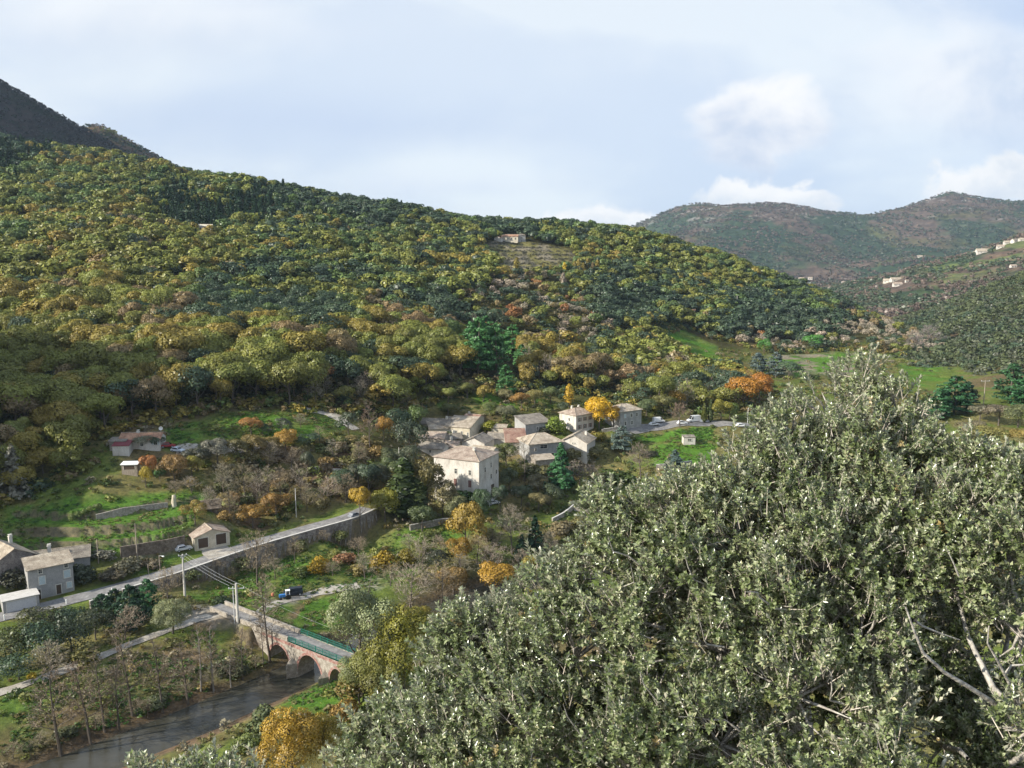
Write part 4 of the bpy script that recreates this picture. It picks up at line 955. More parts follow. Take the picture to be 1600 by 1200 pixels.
def t_bare(seed, H=1.0, spread=0.35, levels=4, first=0.3, lean=0.0, upright=0.35, nb=(9, 6, 5), tw=0.0016, trunk_r=0.013):
    """leafless tree of unit height: wood tubes and a haze of fine twig ribbons"""
    rng = random.Random(seed); wood = MB(); tw_q = []; tw_v = []
    def seg(p, d, L, r, lev, n):
        pts = [p]; q = Vector(p); dd = Vector(d)
        for i in range(n):
            dd = (dd + Vector((rng.uniform(-1, 1), rng.uniform(-1, 1), rng.uniform(-0.3, 0.7))) * (0.16 if lev else 0.05)).normalized()
            q = q + dd * (L / n); pts.append(tuple(q))
        return pts
    def ribbon(a, b, w):
        a = Vector(a); b = Vector(b); d = (b - a); s = d.cross(Vector((rng.uniform(-1, 1), rng.uniform(-1, 1), rng.uniform(-1, 1))))
        if s.length < 1e-6: return
        s = s.normalized() * w * 0.5
        tw_q.append([a - s, a + s, b + s * 0.5, b - s * 0.5]); tw_v.append(rng.uniform(0.7, 1.3))
    def branch(p, d, L, r, lev):
        pts = seg(p, d, L, r, lev, 4)
        if lev <= 1: wood.tube(pts, [r * (1 - 0.75 * i / 4) for i in range(5)], 5 if lev == 0 else 3, cap=False)
        else:
            for a, b in zip(pts[:-1], pts[1:]): ribbon(a, b, max(r * 1.6, tw))
        if lev >= levels - 1:
            return
        k = nb[min(lev, len(nb) - 1)]
        for i in range(k):
            t = (0.25 + 0.75 * (i + rng.random()) / k) if lev else 0; j = min(int(t * 4), 3); f = t * 4 - j
            a = Vector(pts[j]).lerp(Vector(pts[j + 1]), f); dirn = (Vector(pts[j + 1]) - Vector(pts[j])).normalized()
            s = dirn.orthogonal().normalized(); s.rotate(Matrix.Rotation(rng.uniform(0, 6.28), 3, dirn))
            nd = (dirn * 0.75 + s * 0.75 + Vector((0, 0, upright * 0.4))).normalized()
            branch(tuple(a), nd, L * rng.uniform(0.42, 0.62), r * 0.45, lev + 1)
    tp = seg((0, 0, 0), (lean, 0, 1), 0.97, trunk_r, 0, 7)
    tp[0] = (0, 0, -0.02); wood.tube(tp, [trunk_r * (1 - 0.85 * i / 7) for i in range(8)], 6, cap=False)
    m = nb[0] * 2
    for i in range(m):
        t = first + (1 - first) * (i + rng.random() * 0.8) / m; t = min(t, 0.99); j = min(int(t * 7), 6); a = Vector(tp[j]).lerp(Vector(tp[j + 1]), t * 7 - j)
        ang = i * 2.4 + rng.uniform(-0.5, 0.5); L = spread * (1 - 0.72 * (t - first) / (1 - first)) * rng.uniform(0.7, 1.15)
        branch(tuple(a), (math.cos(ang), math.sin(ang), upright + rng.uniform(0, 0.35)), L, trunk_r * 0.45 * (1 - 0.5 * t), 1)
    return wood, np.array([[tuple(v) for v in q] for q in tw_q]), np.array(tw_v)

def crown_mesh(name, Q, var):
    V = Q.reshape(-1, 3); f = np.arange(len(V)).reshape(-1, 4)
    o = np_mesh(name, V, f, M['leaf'], attrs=[('Var', 'FACE', 'FLOAT', var)]); me = o.data; bpy.data.objects.remove(o); return me
def trunk_mesh(seed, top=0.75, r=0.02, limbs=6):
    rng = random.Random(seed); m = MB()
    pts = [(0, 0, -0.05)] + [(rng.uniform(-.02, .02), rng.uniform(-.02, .02), top * k / 4) for k in range(1, 5)]
    m.tube(pts, [r * 1.3, r, r * .85, r * .6, r * .25], 7, cap=False)
    for i in range(limbs):
        k = 1 + i % 3; p = Vector(pts[k]).lerp(Vector(pts[k + 1]), rng.random()); a = i * 2.3 + rng.random()
        L = rng.uniform(0.16, 0.3); q = p + Vector((math.cos(a) * L * .6, math.sin(a) * L * .6, L * .5)); e = p + Vector((math.cos(a) * L, math.sin(a) * L, L * 1.15))
        m.tube([p, q, e], [r * .5, r * .35, r * .12], 5, cap=False)
    o = m.build('trunk', M['bark'], None, True); me = o.data; bpy.data.objects.remove(o); return me

LIB = {}
def lib(kind, i, *a):
    LIB.setdefault(kind, []).append(a)
for i in range(7): lib('oak', i, crown_mesh('crown', *t_broad(100 + i, 3200, 0.038, rx=0.36 + 0.02 * (i % 3), lobes=11 + 3 * (i % 4), lr=(0.12, 0.23))), trunk_mesh(i))
for i in range(4): lib('oakbig', i, crown_mesh('crown', *t_broad(130 + i, 4200, 0.034, lobes=22, lr=(0.11, 0.19), zc=0.56, rz=0.38)), trunk_mesh(30 + i))
for i in range(3): lib('willow', i, crown_mesh('crown', *t_broad(150 + i, 9000, 0.021, lobes=26, lr=(0.10, 0.19), zc=0.54, rz=0.42)), trunk_mesh(36 + i))
for i in range(4): lib('holm', i, crown_mesh('crown', *t_broad(160 + i, 1500, 0.05, rx=0.40, rz=0.40, zc=0.56, lobes=11, lr=(0.18, 0.27))), trunk_mesh(40 + i, 0.6))
for i in range(3): lib('pine', i, crown_mesh('crown', *t_conifer(180 + i, 2200, 0.06)), trunk_mesh(50 + i, 0.95, 0.016, 0))
for i in range(3): lib('cedar', i, crown_mesh('crown', *t_conifer(190 + i, 3000, 0.055, r=0.36, base=0.12, whorls=11, droop=0.12, round_=0.45)), trunk_mesh(55 + i, 0.95, 0.018, 0))
for i in range(2): lib('cypress', i, crown_mesh('crown', *t_column(200 + i, 900, 0.05, 0.075)), trunk_mesh(60 + i, 0.8, 0.012, 0))
for i in range(3): lib('poplar', i, crown_mesh('crown', *t_column(210 + i, 700, 0.045, 0.10, 0.12, 0.6)), trunk_mesh(65 + i, 0.9, 0.012, 0))
for i in range(4): lib('shrub', i, crown_mesh('crown', *t_shrub(220 + i, 900, 0.085)), None)
def wood_mesh(w, mat):
    o = w.build('trunk', mat); me = o.data; bpy.data.objects.remove(o); return me
for i in range(5):
    w, q, v = t_bare(240 + i, spread=0.30, first=0.28, upright=0.45, nb=(9, 6, 5), tw=0.0046)
    lib('bare', i, crown_mesh('crown', q, v), wood_mesh(w, M['bark']))
for i in range(3):
    w, q, v = t_bare(260 + i, spread=0.42, first=0.22, upright=0.55, nb=(11, 7, 5), tw=0.0055, trunk_r=0.018)
    lib('barewide', i, crown_mesh('crown', q, v), wood_mesh(w, M['bark']))
for i in range(5):
    w, q, v = t_bare(280 + i, spread=0.17, first=0.30, upright=0.5, nb=(11, 6, 5), tw=0.0046, trunk_r=0.0125, lean=random.uniform(-.04, .04))
    lib('alder', i, crown_mesh('crown', q, v), wood_mesh(w, M['bark_pale' if i == 0 else 'bark']))
PAL = dict(olive=(.180, .190, .040), gold=(.265, .210, .044), yg=(.210, .225, .046), orange=(.40, .19, .028), rust=(.29, .14, .05), holm=(.060, .090, .048), green=(.108, .155, .044), russet=(.235, .175, .08), bare=(.34, .285, .205), barebrown=(.30, .24, .155),
           pine=(.042, .125, .044), dpine=(.028, .062, .028), bluepine=(.11, .15, .13), bright=(.09, .24, .045), willow=(.23, .25, .115), yellow=(.52, .38, .03), grey=(.18, .18, .13), plane=(.60, .35, .025), twig=(.20, .155, .105))
NAMES = dict(oak='oak_tree', oakbig='oak_tree', holm='holm_oak', pine='pine_tree', cedar='cedar_tree', cypress='cypress_tree', poplar='poplar_tree', shrub='shrub', bare='bare_tree', barewide='bare_tree', alder='alder_tree', willow='willow_tree')
CATS = dict(oak='tree', oakbig='tree', holm='tree', pine='tree', cedar='tree', cypress='tree', poplar='tree', shrub='shrub', bare='tree', barewide='tree', alder='tree', willow='tree')
def jcol(c, j=0.12):
    k = random.uniform(1 - j, 1 + j); return tuple(max(0, q * k * random.uniform(1 - j * .5, 1 + j * .5)) for q in c) + (1.0,)
def plant(kind, pos, H, Wf, colr, label=None, group=None, rz=None, parts=True):
    """Wf: width factor relative to the template"""
    cm, tm = random.choice(LIB[kind]); rz = random.uniform(0, 6.28) if rz is None else rz
    c4 = jcol(colr, 0.08)
    if kind == 'shrub' or not parts:
        o = bpy.data.objects.new(NAMES[kind], cm); COL.objects.link(o); o.location = pos; o.rotation_euler = (0, 0, rz); o.scale = (H * Wf, H * Wf, H); o.color = c4
    else:
        o = bpy.data.objects.new(NAMES[kind], None); COL.objects.link(o); o.location = pos; o.rotation_euler = (0, 0, rz); o.scale = (H * Wf, H * Wf, H)
        t = bpy.data.objects.new('trunk', tm); COL.objects.link(t); t.parent = o
        c = bpy.data.objects.new('crown', cm); COL.objects.link(c); c.parent = o; c.color = c4
    return tag(o, label, CATS[kind], group)
WID = dict(oak=.86, oakbig=.86, holm=1.0, pine=.5, cedar=.72, cypress=.15, poplar=.2, shrub=1.05, bare=.62, barewide=.85, alder=.36, willow=.88)
def tree(kind, u, v, hpx, wpx, colr, label, group=None):
    """base at photo pixel (u,v); height and width in photo pixels"""
    x, y, z = hit(u, v); d = y / (F * CP + (600 - v) * SP); H = hpx * d; wf = (wpx * d) / (H * WID[kind])
    colr = PAL[colr] if isinstance(colr, str) else colr
    return plant(kind, (x, y, z - 0.1), H, wf, colr, label, group)
# ------------------------------------------------------------------ trees and shrubs of the valley, one by one

# leafless alders along the river bank: base, top
AL = [(95, 1182, 160, 90, 'tall pale-trunked leafless alder nearest the bottom left corner of the river bank'), (142, 1162, 150, 75, 'second leafless alder from the left along the river bank'), (164, 1144, 145, 60, 'dark-trunked leafless alder leaning left, third along the river bank'),
      (186, 1140, 122, 55, 'slim leafless alder, fourth along the river bank'), (207, 1118, 155, 62, 'tall leafless alder rising across the pale path, fifth along the bank'), (255, 1114, 130, 65, 'leafless alder with leaning trunk in the middle of the bank row'),
      (294, 1100, 105, 60, 'dark leafless alder above the brown bank shrubs'), (314, 1080, 118, 50, 'straight dark leafless alder below the bridge approach'), (334, 1080, 108, 48, 'straight thin leafless alder next to the one below the bridge approach'),
      (361, 1074, 62, 34, 'short leafless alder near the water before the bridge'), (379, 1062, 90, 44, 'leafless alder closest to the left bridge arch'), (422, 1034, 135, 62, 'tall brown-crowned leafless alder standing against the bridge'), (411, 1040, 80, 30, 'thin sapling alder beside the tall alder at the bridge'),
      (231, 1124, 38, 16, 'short broken alder stump on the river bank')]
for u, v, h, w, l in AL: tree('alder', u, v, h, w, 'twig', l)
# trees by the bridge and right bank
tree('willow', 566, 1085, 175, 116, (.22,.24,.11), 'large grey-green willow beside the right end of the bridge')
tree('willow', 630, 1078, 140, 110, (.20, .19, .03), 'yellow-green round tree between the willow and the foreground oak')
tree('oakbig', 660, 1010, 62, 60, 'gold', 'golden tree peeping over the foreground oak right of the willow')
tree('barewide', 640, 965, 84, 96, 'bare', 'bare grey tree above the willow in the meadow')
tree('barewide', 690, 950, 70, 70, 'barebrown', 'bare brownish tree just above the tip of the foreground oak')
tree('oak', 772, 938, 58, 76, (.34, .20, .03), 'round orange-gold tree behind the left shoulder of the foreground oak')
tree('oak', 832, 918, 52, 42, 'gold', 'small golden tree squeezed against the foreground oak')
tree('oak', 708, 930, 44, 56, (.24, .15, .05), 'low russet tree in front of the bare grey thicket')
tree('barewide', 770, 902, 52, 74, 'bare', 'wide grey bare tree in the thicket below the village')
tree('barewide', 815, 905, 46, 60, 'bare', 'grey bare tree at the right of the thicket below the village')
tree('willow', 455, 1225, 125, 105, (.36, .23, .035), 'yellow-orange tree at the bottom edge below the grass bank')
tree('willow', 505, 1205, 95, 70, (.30, .22, .035), 'smaller yellow tree leaning on the foreground oak at the bottom edge')
tree('shrub', 410, 1145, 58, 66, (.12, .14, .06), 'grey-green bush beside the river at the right bank')
tree('shrub', 385, 1168, 34, 46, (.14, .17, .05), 'low green bush on the sandy right bank of the river')
tree('shrub', 560, 1075, 40, 80, (.22, .17, .05), 'brownish shrub under the willow at the water edge')
tree('shrub', 600, 1085, 44, 60, (.20, .19, .05), 'olive shrub between the willow and the foreground oak')
tree('willow', 592, 1088, 90, 90, (.21,.22,.06), 'olive-green round tree at the river end of the willow')
tree('shrub', 540, 1125, 50, 50, (.26, .17, .05), 'tan shrub above the yellow-orange tree')
# between path and road at left
for u, v, h, w, c, l in ((205, 985, 78, 60, 'dpine', 'tall dark pine in the clump between the path and the road'), (232, 965, 66, 52, 'pine', 'dark green pine at the right of the clump by the road'), (182, 975, 60, 54, 'dpine', 'dark pine at the left of the clump by the road'), (160, 960, 36, 40, 'dpine', 'small dark pine near the roadside parapet')):
    tree('cedar', u, v, h, w, c, l)
for u, v, h, w, c, l in ((72, 1032, 66, 76, 'holm', 'large dark bushy tree below the road marker posts'), (112, 1022, 60, 60, (.055, .07, .035), 'dark green tree right of the large dark bushy tree by the path'), (20, 1040, 62, 70, (.09, .10, .035), 'olive-green tree at the left edge above the path'), (30, 1062, 44, 60, 'holm', 'dark shrubby tree at the left edge beside the path'),
                         (150, 1000, 52, 54, (.07, .08, .04), 'dark grey-green tree between the pines and the path'), (110, 985, 40, 60, 'holm', 'low dark tree right under the road verge'), (60, 985, 40, 64, (.08, .085, .035), 'low olive tree right under the road verge at the left')):
    tree('holm', u, v, h, w, c, l)
tree('barewide', 195, 1000, 52, 70, 'bare', 'bare grey bush below the pine clump'); tree('barewide', 80, 1062, 60, 76, 'bare', 'bare grey tree at the path by the yellow shrub')
tree('willow', 270, 990, 56, 66, 'willow', 'pale grey-green willow bush beside the path near the bridge approach')
tree('shrub', 130, 1035, 40, 56, (.17, .16, .05), 'pale olive bush overhanging the path'); tree('shrub', 50, 1060, 16, 16, 'yellow', 'little bright yellow shrub beside the path')
tree('barewide', 262, 938, 52, 58, 'barebrown', 'tangled brown bare bush below the road by the tall utility pole'); tree('barewide', 235, 952, 30, 40, 'barebrown', 'small brown bare bush between the pines and the pole')
tree('shrub', 345, 945, 22, 40, (.05, .075, .025), 'dark green bramble under the thick concrete pole')
tree('barewide', 402, 915, 84, 78, 'barebrown', 'large bare tree in front of the retaining wall')
tree('bare', 415, 955, 60, 50, 'barebrown', 'small bare tree beside the track to the bridge'); tree('bare', 460, 880, 44, 36, 'barebrown', 'slender bare tree against the middle of the retaining wall')
tree('shrub', 498, 893, 36, 40, (.33, .22, .02), 'round golden shrub with dark shadow in the meadow below the road'); tree('shrub', 600, 889, 42, 50, (.30, .21, .025), 'large round golden-olive shrub in the meadow'); tree('shrub', 634, 884, 36, 36, (.22, .19, .03), 'olive-yellow shrub touching the large round golden one')
tree('shrub', 540, 882, 26, 40, (.24, .13, .06), 'russet bramble between the two round golden shrubs'); tree('barewide', 660, 890, 50, 50, 'bare', 'bare grey sapling group right of the round golden shrubs'); tree('holm', 682, 892, 36, 40, (.07, .075, .045), 'dark bush behind the bare saplings in the meadow')
tree('oakbig', 728, 868, 84, 64, (.27, .19, .035), 'large olive-gold tree in the meadow below the big white house'); tree('oak', 718, 884, 44, 40, (.30, .18, .03), 'smaller golden tree at the foot of the large olive-gold tree')
tree('barewide', 800, 866, 76, 60, 'bare', 'pale bare tree right of the large olive-gold tree'); tree('pine', 836, 862, 60, 36, 'dpine', 'dark conifer beside the pale bare tree'); tree('pine', 815, 872, 40, 28, 'dpine', 'small dark conifer in the shade below the garden wall')
tree('oak', 842, 800, 30, 36, (.20, .17, .07), 'brown-olive small tree above the garden wall'); tree('shrub', 880, 838, 34, 56, (.20, .16, .08), 'tan bramble below the low garden wall'); tree('shrub', 905, 828, 30, 44, (.19, .17, .06), 'olive bramble beside the oak foliage below the garden wall')
# around the road end and village front
tree('oak', 562, 818, 56, 40, (.40, .25, .03), 'golden maple at the point where the road disappears'); tree('oak', 602, 815, 54, 44, (.22, .21, .03), 'yellow-green tree right of the golden maple by the road end')
tree('cypress', 632, 812, 98, 38, (.05, .075, .02), 'tall ivy-clad dark tree left of the large white house'); tree('cypress', 652, 814, 70, 34, (.06, .08, .025), 'lower ivy-covered tree leaning on the tall ivy-clad one'); tree('cypress', 620, 806, 64, 32, (.07, .09, .025), 'dark leafy tree in front of the ivy-clad trunk')
tree('oak', 668, 808, 96, 50, (.16, .14, .05), 'thin-leaved olive-brown tree at the left corner of the large white house'); tree('oak', 692, 808, 58, 50, (.22, .19, .09), 'sparse bare climber-like tree in front of the white house facade')
tree('shrub', 728, 800, 48, 66, (.05, .10, .02), 'dark green vine arbour in front of the large white house'); tree('oak', 782, 800, 44, 26, 'holm', 'small dark tree right of the large white house yard')
tree('holm', 640, 718, 62, 56, (.06, .075, .045), 'dark round tree at the left end of the village'); tree('holm', 622, 690, 54, 50, 'holm', 'dark evergreen tree above the round one left of the village'); tree('holm', 655, 668, 36, 40, 'green', 'green tree behind the left-end village houses')
tree('bare', 578, 706, 76, 50, (.23, .16, .12), 'tall russet leafless tree on the slope left of the village'); tree('oak', 600, 690, 40, 30, (.30, .17, .03), 'small orange-tinted tree behind the tall russet leafless one'); tree('holm', 545, 682, 40, 36, (.07, .085, .05), 'dark tree standing at the upper track bend')
tree('bare', 820, 755, 72, 44, (.26, .23, .17), 'pale bare poplar in front of the broad house with mottled roof'); tree('pine', 876, 766, 78, 52, 'pine', 'bright green pine right of the flat-roofed outbuilding'); tree('shrub', 800, 748, 34, 40, (.18, .17, .03), 'yellow-green bush below the pale bare poplar'); tree('oak', 790, 735, 44, 44, (.13, .14, .05), 'olive tree under the red-roofed house')
tree('shrub', 866, 673, 32, 40, (.13, .17, .02), 'rounded yellow-green hedge left of the square two-storey house'); tree('shrub', 766, 675, 26, 34, (.20, .20, .02), 'bright yellow-green bush behind the cream two-storey house'); tree('shrub', 848, 678, 16, 26, (.05, .06, .03), 'dark bush in the shade below the hedge')
tree('oakbig', 937, 673, 53, 50, 'plane', 'bright orange plane tree between two village houses'); tree('oak', 958, 668, 36, 26, (.42, .24, .03), 'golden companion tree touching the plane tree'); tree('poplar', 889, 637, 38, 15, (.42, .29, .03), 'narrow yellow poplar behind the square two-storey house')
tree('cedar', 971, 706, 44, 40, 'bluepine', 'grey-blue cedar below the shaded stone house'); tree('barewide', 1001, 748, 54, 54, (.25, .21, .15), 'rounded bare tree beside the lower green field'); tree('pine', 1054, 733, 32, 36, 'bluepine', 'small grey-blue conifer at the lower edge of the green field')
tree('shrub', 1015, 712, 12, 34, (.05, .055, .03), 'dark bush between the two green fields'); tree('shrub', 936, 690, 22, 30, (.20, .17, .03), 'yellow-olive bush below the plane tree'); tree('shrub', 918, 690, 18, 22, (.25, .20, .03), 'small golden bush beside the gabled house')
tree('barewide', 1062, 668, 38, 46, (.26, .19, .14), 'round brown bare tree among the parked vans'); tree('cypress', 1100, 661, 32, 8, (.09, .10, .02), 'olive-coloured cypress behind the camper van, left of a pair'); tree('cypress', 1110, 660, 36, 8, (.05, .07, .02), 'dark cypress behind the camper van, right of a pair'); tree('oak', 1126, 658, 34, 34, (.22, .20, .03), 'yellow-green small tree right of the cypresses')
tree('holm', 905, 760, 40, 52, (.12, .10, .07), 'brown tangled shrub tree beyond the green pine'); tree('barewide', 930, 770, 44, 60, (.24, .19, .15), 'bare purplish tree behind the tip of the foreground oak'); tree('holm', 985, 690, 14, 30, (.08, .09, .04), 'low hedge tree in front of the shaded stone house')
tree('shrub', 1085, 742, 16, 60, (.07, .11, .02), 'dark green hedge below the lower green field'); tree('shrub', 960, 752, 26, 70, (.06, .085, .02), 'dark hedge running down beside the rounded bare tree')
# around the left houses and terraces
tree('oak', 392, 678, 26, 36, (.33, .17, .05), 'orange-brown round bush on the green slope'); tree('holm', 410, 678, 18, 22, 'holm', 'dark bush right behind the orange-brown bush on the slope'); tree('oak', 447, 706, 36, 40, (.33, .20, .04), 'orange-gold tree on the scrub slope below the green one')
tree('holm', 440, 676, 24, 28, (.08, .09, .06), 'grey-green bush in the middle of the green slope'); tree('barewide', 470, 668, 22, 30, 'bare', 'grey bare bush near the top of the green slope'); tree('holm', 482, 698, 22, 40, 'holm', 'dark bush at the lower edge of the green slope')
for u, v, h, w, c, l in ((234, 745, 36, 30, (.36, .16, .05), 'red-orange small tree below the long low house'), (228, 762, 34, 22, (.34, .27, .03), 'yellow small tree below the white-roofed shelter'), (272, 752, 42, 44, (.24, .15, .05), 'brown-gold tree right of the red-orange one'), (300, 745, 34, 34, (.25, .21, .04), 'olive-yellow tree at the brown scrub edge'), (250, 752, 22, 18, (.07, .17, .05), 'small bright green tree between autumn-coloured ones'),
                         (340, 725, 40, 44, 'grey', 'grey-green tree below the gravel parking'), (310, 735, 36, 40, (.08, .085, .05), 'dark olive tree left of the gravel parking slope'), (305, 820, 38, 38, (.27, .21, .05), 'tan-yellow bush behind the stone garage roof'), (395, 825, 38, 46, (.31, .18, .04), 'golden brown shrub tree right of the stone garage'), (432, 808, 40, 44, (.30, .17, .05), 'russet-gold tree above the road bend'), (450, 800, 26, 26, (.27, .23, .03), 'small yellow bush beside the pale road pole'), (225, 700, 22, 36, (.20, .19, .12), 'grey bush in front of the long low house wall'), (246, 702, 22, 24, 'holm', 'dark bush in front of the long low house wall')):
    tree('oak', u, v, h, w, c, l)
sp = ((350, 780, 56, 46, 'barewide'), (385, 790, 70, 50, 'bare'), (402, 800, 66, 44, 'bare'), (360, 815, 48, 40, 'barewide'), (420, 775, 50, 40, 'bare'), (440, 790, 64, 40, 'bare'), (470, 780, 60, 44, 'bare'), (480, 800, 40, 40, 'barewide'), (510, 790, 44, 60, 'barewide'), (540, 785, 44, 50, 'barewide'), (420, 730, 40, 40, 'barewide'), (455, 735, 36, 40, 'barewide'), (330, 800, 40, 36, 'barewide'), (500, 690, 24, 30, 'barewide'), (520, 720, 34, 34, 'bare'), (560, 730, 40, 40, 'barewide'), (300, 770, 26, 36, 'barewide'), (275, 772, 22, 40, 'barewide'))
for i, (u, v, h, w, k) in enumerate(sp):
    tree(k, u, v, h, w, ('bare', 'barebrown')[i % 2], 'leafless brown-grey tree in the scrub between the road bend and the green slope', 'leafless trees of the brown scrub slope')
for i, (u, v, h, w, c) in enumerate(((575, 775, 50, 44, 'holm'), (590, 765, 40, 44, (.09, .09, .05)), (560, 762, 40, 40, (.07, .075, .045)), (535, 770, 36, 44, 'holm'), (480, 745, 40, 24, (.08, .09, .05)), (370, 720, 36, 40, (.15, .13, .05)), (395, 715, 36, 40, (.20, .15, .05)), (420, 712, 30, 36, (.22, .16, .05)), (610, 735, 36, 40, (.10, .11, .05)), (330, 708, 20, 30, (.09, .09, .05)))):
    tree('oak', u, v, h, w, c, 'mixed dull-leaved tree in the scrub left of the ivy-clad tree', 'dull-leaved trees of the scrub slope')
tree('pine', 24, 778, 88, 46, (.20, .20, .15), 'pale thin conifer with whitish trunk in the dark wood at the left edge'); tree('pine', 6, 772, 80, 40, (.16, .16, .11), 'second pale thin conifer cut by the left frame edge')
tree('holm', 70, 874, 16, 20, (.06, .16, .03), 'small bright green round bush behind the rear wing chimney'); tree('shrub', 125, 905, 34, 60, (.05, .06, .03), 'dark ivy bush at the right end of the grey two-storey house'); tree('shrub', 20, 915, 40, 60, (.06, .06, .04), 'dark overgrown bush between the farmhouse and the grey house')
for u, v, w, c in ((160, 875, 44, (.16, .16, .11)), (200, 890, 52, (.15, .13, .08)), (235, 885, 40, (.17, .14, .09)), (180, 905, 50, (.12, .10, .06))):
    tree('shrub', u, v, w * .5, w, c, 'grey-brown bramble on the bank between the road and the terrace wall', 'brambles on the roadside bank')
for k, (u, v) in enumerate(((112, 812), (122, 808), (132, 804), (142, 800), (152, 797))): tree('shrub', u, v, 14, 13, (.16, .21, .06), 'pale green vine bush in the row on the green terraces', 'row of vine bushes on the terraces')
# right of the village: meadow edge
tree('oakbig', 1186, 632, 50, 48, (.42, .19, .035), 'bright orange tree just above the top left of the foreground oak'); tree('bare', 1168, 628, 48, 40, (.30, .16, .10), 'reddish bare tree left of the bright orange one')
tree('cedar', 1184, 585, 36, 34, 'bluepine', 'grey-blue conifer on the meadow edge, the left of two'); tree('cedar', 1212, 590, 42, 34, 'bluepine', 'grey-blue conifer on the meadow edge, the right of two'); tree('holm', 1232, 592, 28, 40, 'holm', 'dark round tree right of the grey-blue conifers')
tree('holm', 1112, 531, 14, 18, 'holm', 'single dark round tree on the upper meadow'); tree('holm', 1194, 553, 24, 24, 'bright', 'bright green round tree at the upper meadow edge'); tree('holm', 1271, 546, 24, 32, 'bright', 'bright green broad pine above the terraced meadow')
tree('cedar', 1490, 648, 64, 70, 'pine', 'large dark green pine at the right beyond the foreground oak'); tree('cedar', 1465, 655, 50, 56, 'pine', 'lower green pine left of the large dark one at the right'); tree('cedar', 1578, 630, 66, 60, (.05, .12, .045), 'tall fresh green pine near the right frame edge'); tree('cedar', 1600, 640, 60, 50, 'pine', 'green pine cut by the right frame edge'); tree('cedar', 1510, 640, 46, 44, 'dpine', 'dark pine behind the utility pole at the right')
for u, v, h, w, c in ((1545, 700, 34, 60, (.22, .20, .06)), (1580, 715, 30, 60, (.21, .19, .07)), (1560, 665, 34, 50, (.17, .14, .09)), (1590, 668, 36, 50, (.13, .14, .06)), (1520, 690, 34, 50, (.16, .14, .08)), (1600, 700, 30, 50, (.25, .19, .05)), (1530, 660, 26, 40, (.14, .13, .08))):
    tree('oak', u, v, h, w, c, 'low autumn scrub tree at the right edge beyond the foreground oak', 'autumn scrub trees at the right edge')
tree('barewide', 1450, 545, 36, 50, (.30, .27, .24), 'pale grey bare tree at the mouth of the side valley'); tree('barewide', 1432, 548, 24, 40, (.28, .25, .22), 'smaller pale grey bare tree at the mouth of the side valley')
# features of the hillside
for u, v, h, w, l in ((748, 585, 92, 56, 'tallest dark green conifer in the grove on the lower hillside'), (775, 588, 86, 48, 'dark green conifer in the middle of the hillside grove'), (735, 560, 60, 44, 'left conifer of the dark hillside grove'), (800, 560, 56, 44, 'upper right conifer of the dark hillside grove'), (760, 540, 48, 40, 'topmost conifer of the dark hillside grove'), (790, 618, 50, 36, 'lowest conifer of the dark hillside grove'), (815, 580, 44, 34, 'right-hand small conifer of the dark hillside grove')):
    tree('cedar', u, v, h, w, (.075, .19, .055), l)
for i, (u, v, h, c) in enumerate(((807, 438, 36, 'gold'), (849, 432, 20, 'gold'), (860, 432, 18, 'gold'), (882, 434, 24, 'yellow'), (898, 434, 26, 'gold'), (904, 432, 28, 'gold'), (911, 434, 24, 'gold'), (918, 432, 28, 'gold'), (926, 436, 26, 'russet'), (933, 432, 26, 'gold'), (880, 452, 26, 'bare'), (566 + 10, 368, 16, 'russet'), (545, 366, 14, 'russet'), (741, 372, 14, 'bare'))):
    tree('poplar', u, v, h, h * .3, c, ('slim golden poplar in the row below the terraced hilltop' if 4 <= i < 10 else ('tall golden poplar at the lower left of the terraced hilltop', 'golden poplar, left of a close pair under the terraced hilltop', 'golden poplar, right of a close pair under the terraced hilltop', 'bright yellow poplar just left of the golden row')[i] if i < 4 else ('grey bare poplar below the golden row', 'rusty poplar high on the hillside, right of two', 'rusty poplar high on the hillside, left of two', 'grey poplar left of the hilltop farm')[i - 10]), 'row of golden poplars below the hilltop terraces' if 4 <= i < 10 else None)
tree('cypress', 322, 350, 22, 5, 'dpine', 'dark cypress rising beside the white villa on the hillside')

for i, (u, v, h, w, k, c) in enumerate(((570, 905, 40, 50, 'barewide', 'bare'), (610, 915, 36, 50, 'barewide', 'barebrown'), (720, 905, 40, 50, 'barewide', 'bare'), (745, 880, 44, 50, 'barewide', 'barebrown'), (560, 870, 30, 40, 'barewide', 'barebrown'), (690, 870, 34, 40, 'barewide', 'bare'), (520, 900, 24, 40, 'barewide', 'barebrown'), (640, 860, 26, 36, 'barewide', 'bare'), (770, 860, 44, 44, 'barewide', 'barebrown'), (860, 870, 40, 50, 'barewide', 'bare'), (430, 905, 34, 40, 'barewide', 'bare'))):
    tree(k, u, v, h, w, c, 'grey-brown bare bush of the thickets in the meadow below the road', 'bare bushes of the meadow thickets')
for i, (u, v, h, w, c) in enumerate(((585, 872, 26, 30, (.22, .22, .05)), (655, 868, 26, 34, (.17, .18, .05)), (525, 872, 22, 28, (.20, .20, .05)), (470, 900, 22, 34, (.17, .19, .05)), (560, 895, 22, 36, (.24, .20, .06)), (700, 905, 30, 36, (.20, .20, .06)), (760, 845, 30, 36, (.14, .16, .05)), (790, 825, 30, 36, (.10, .13, .04)), (670, 842, 20, 36, (.15, .17, .05)))):
    tree('shrub', u, v, h, w, c, 'olive-green shrub among the meadow thickets below the road', 'olive shrubs of the meadow thickets')
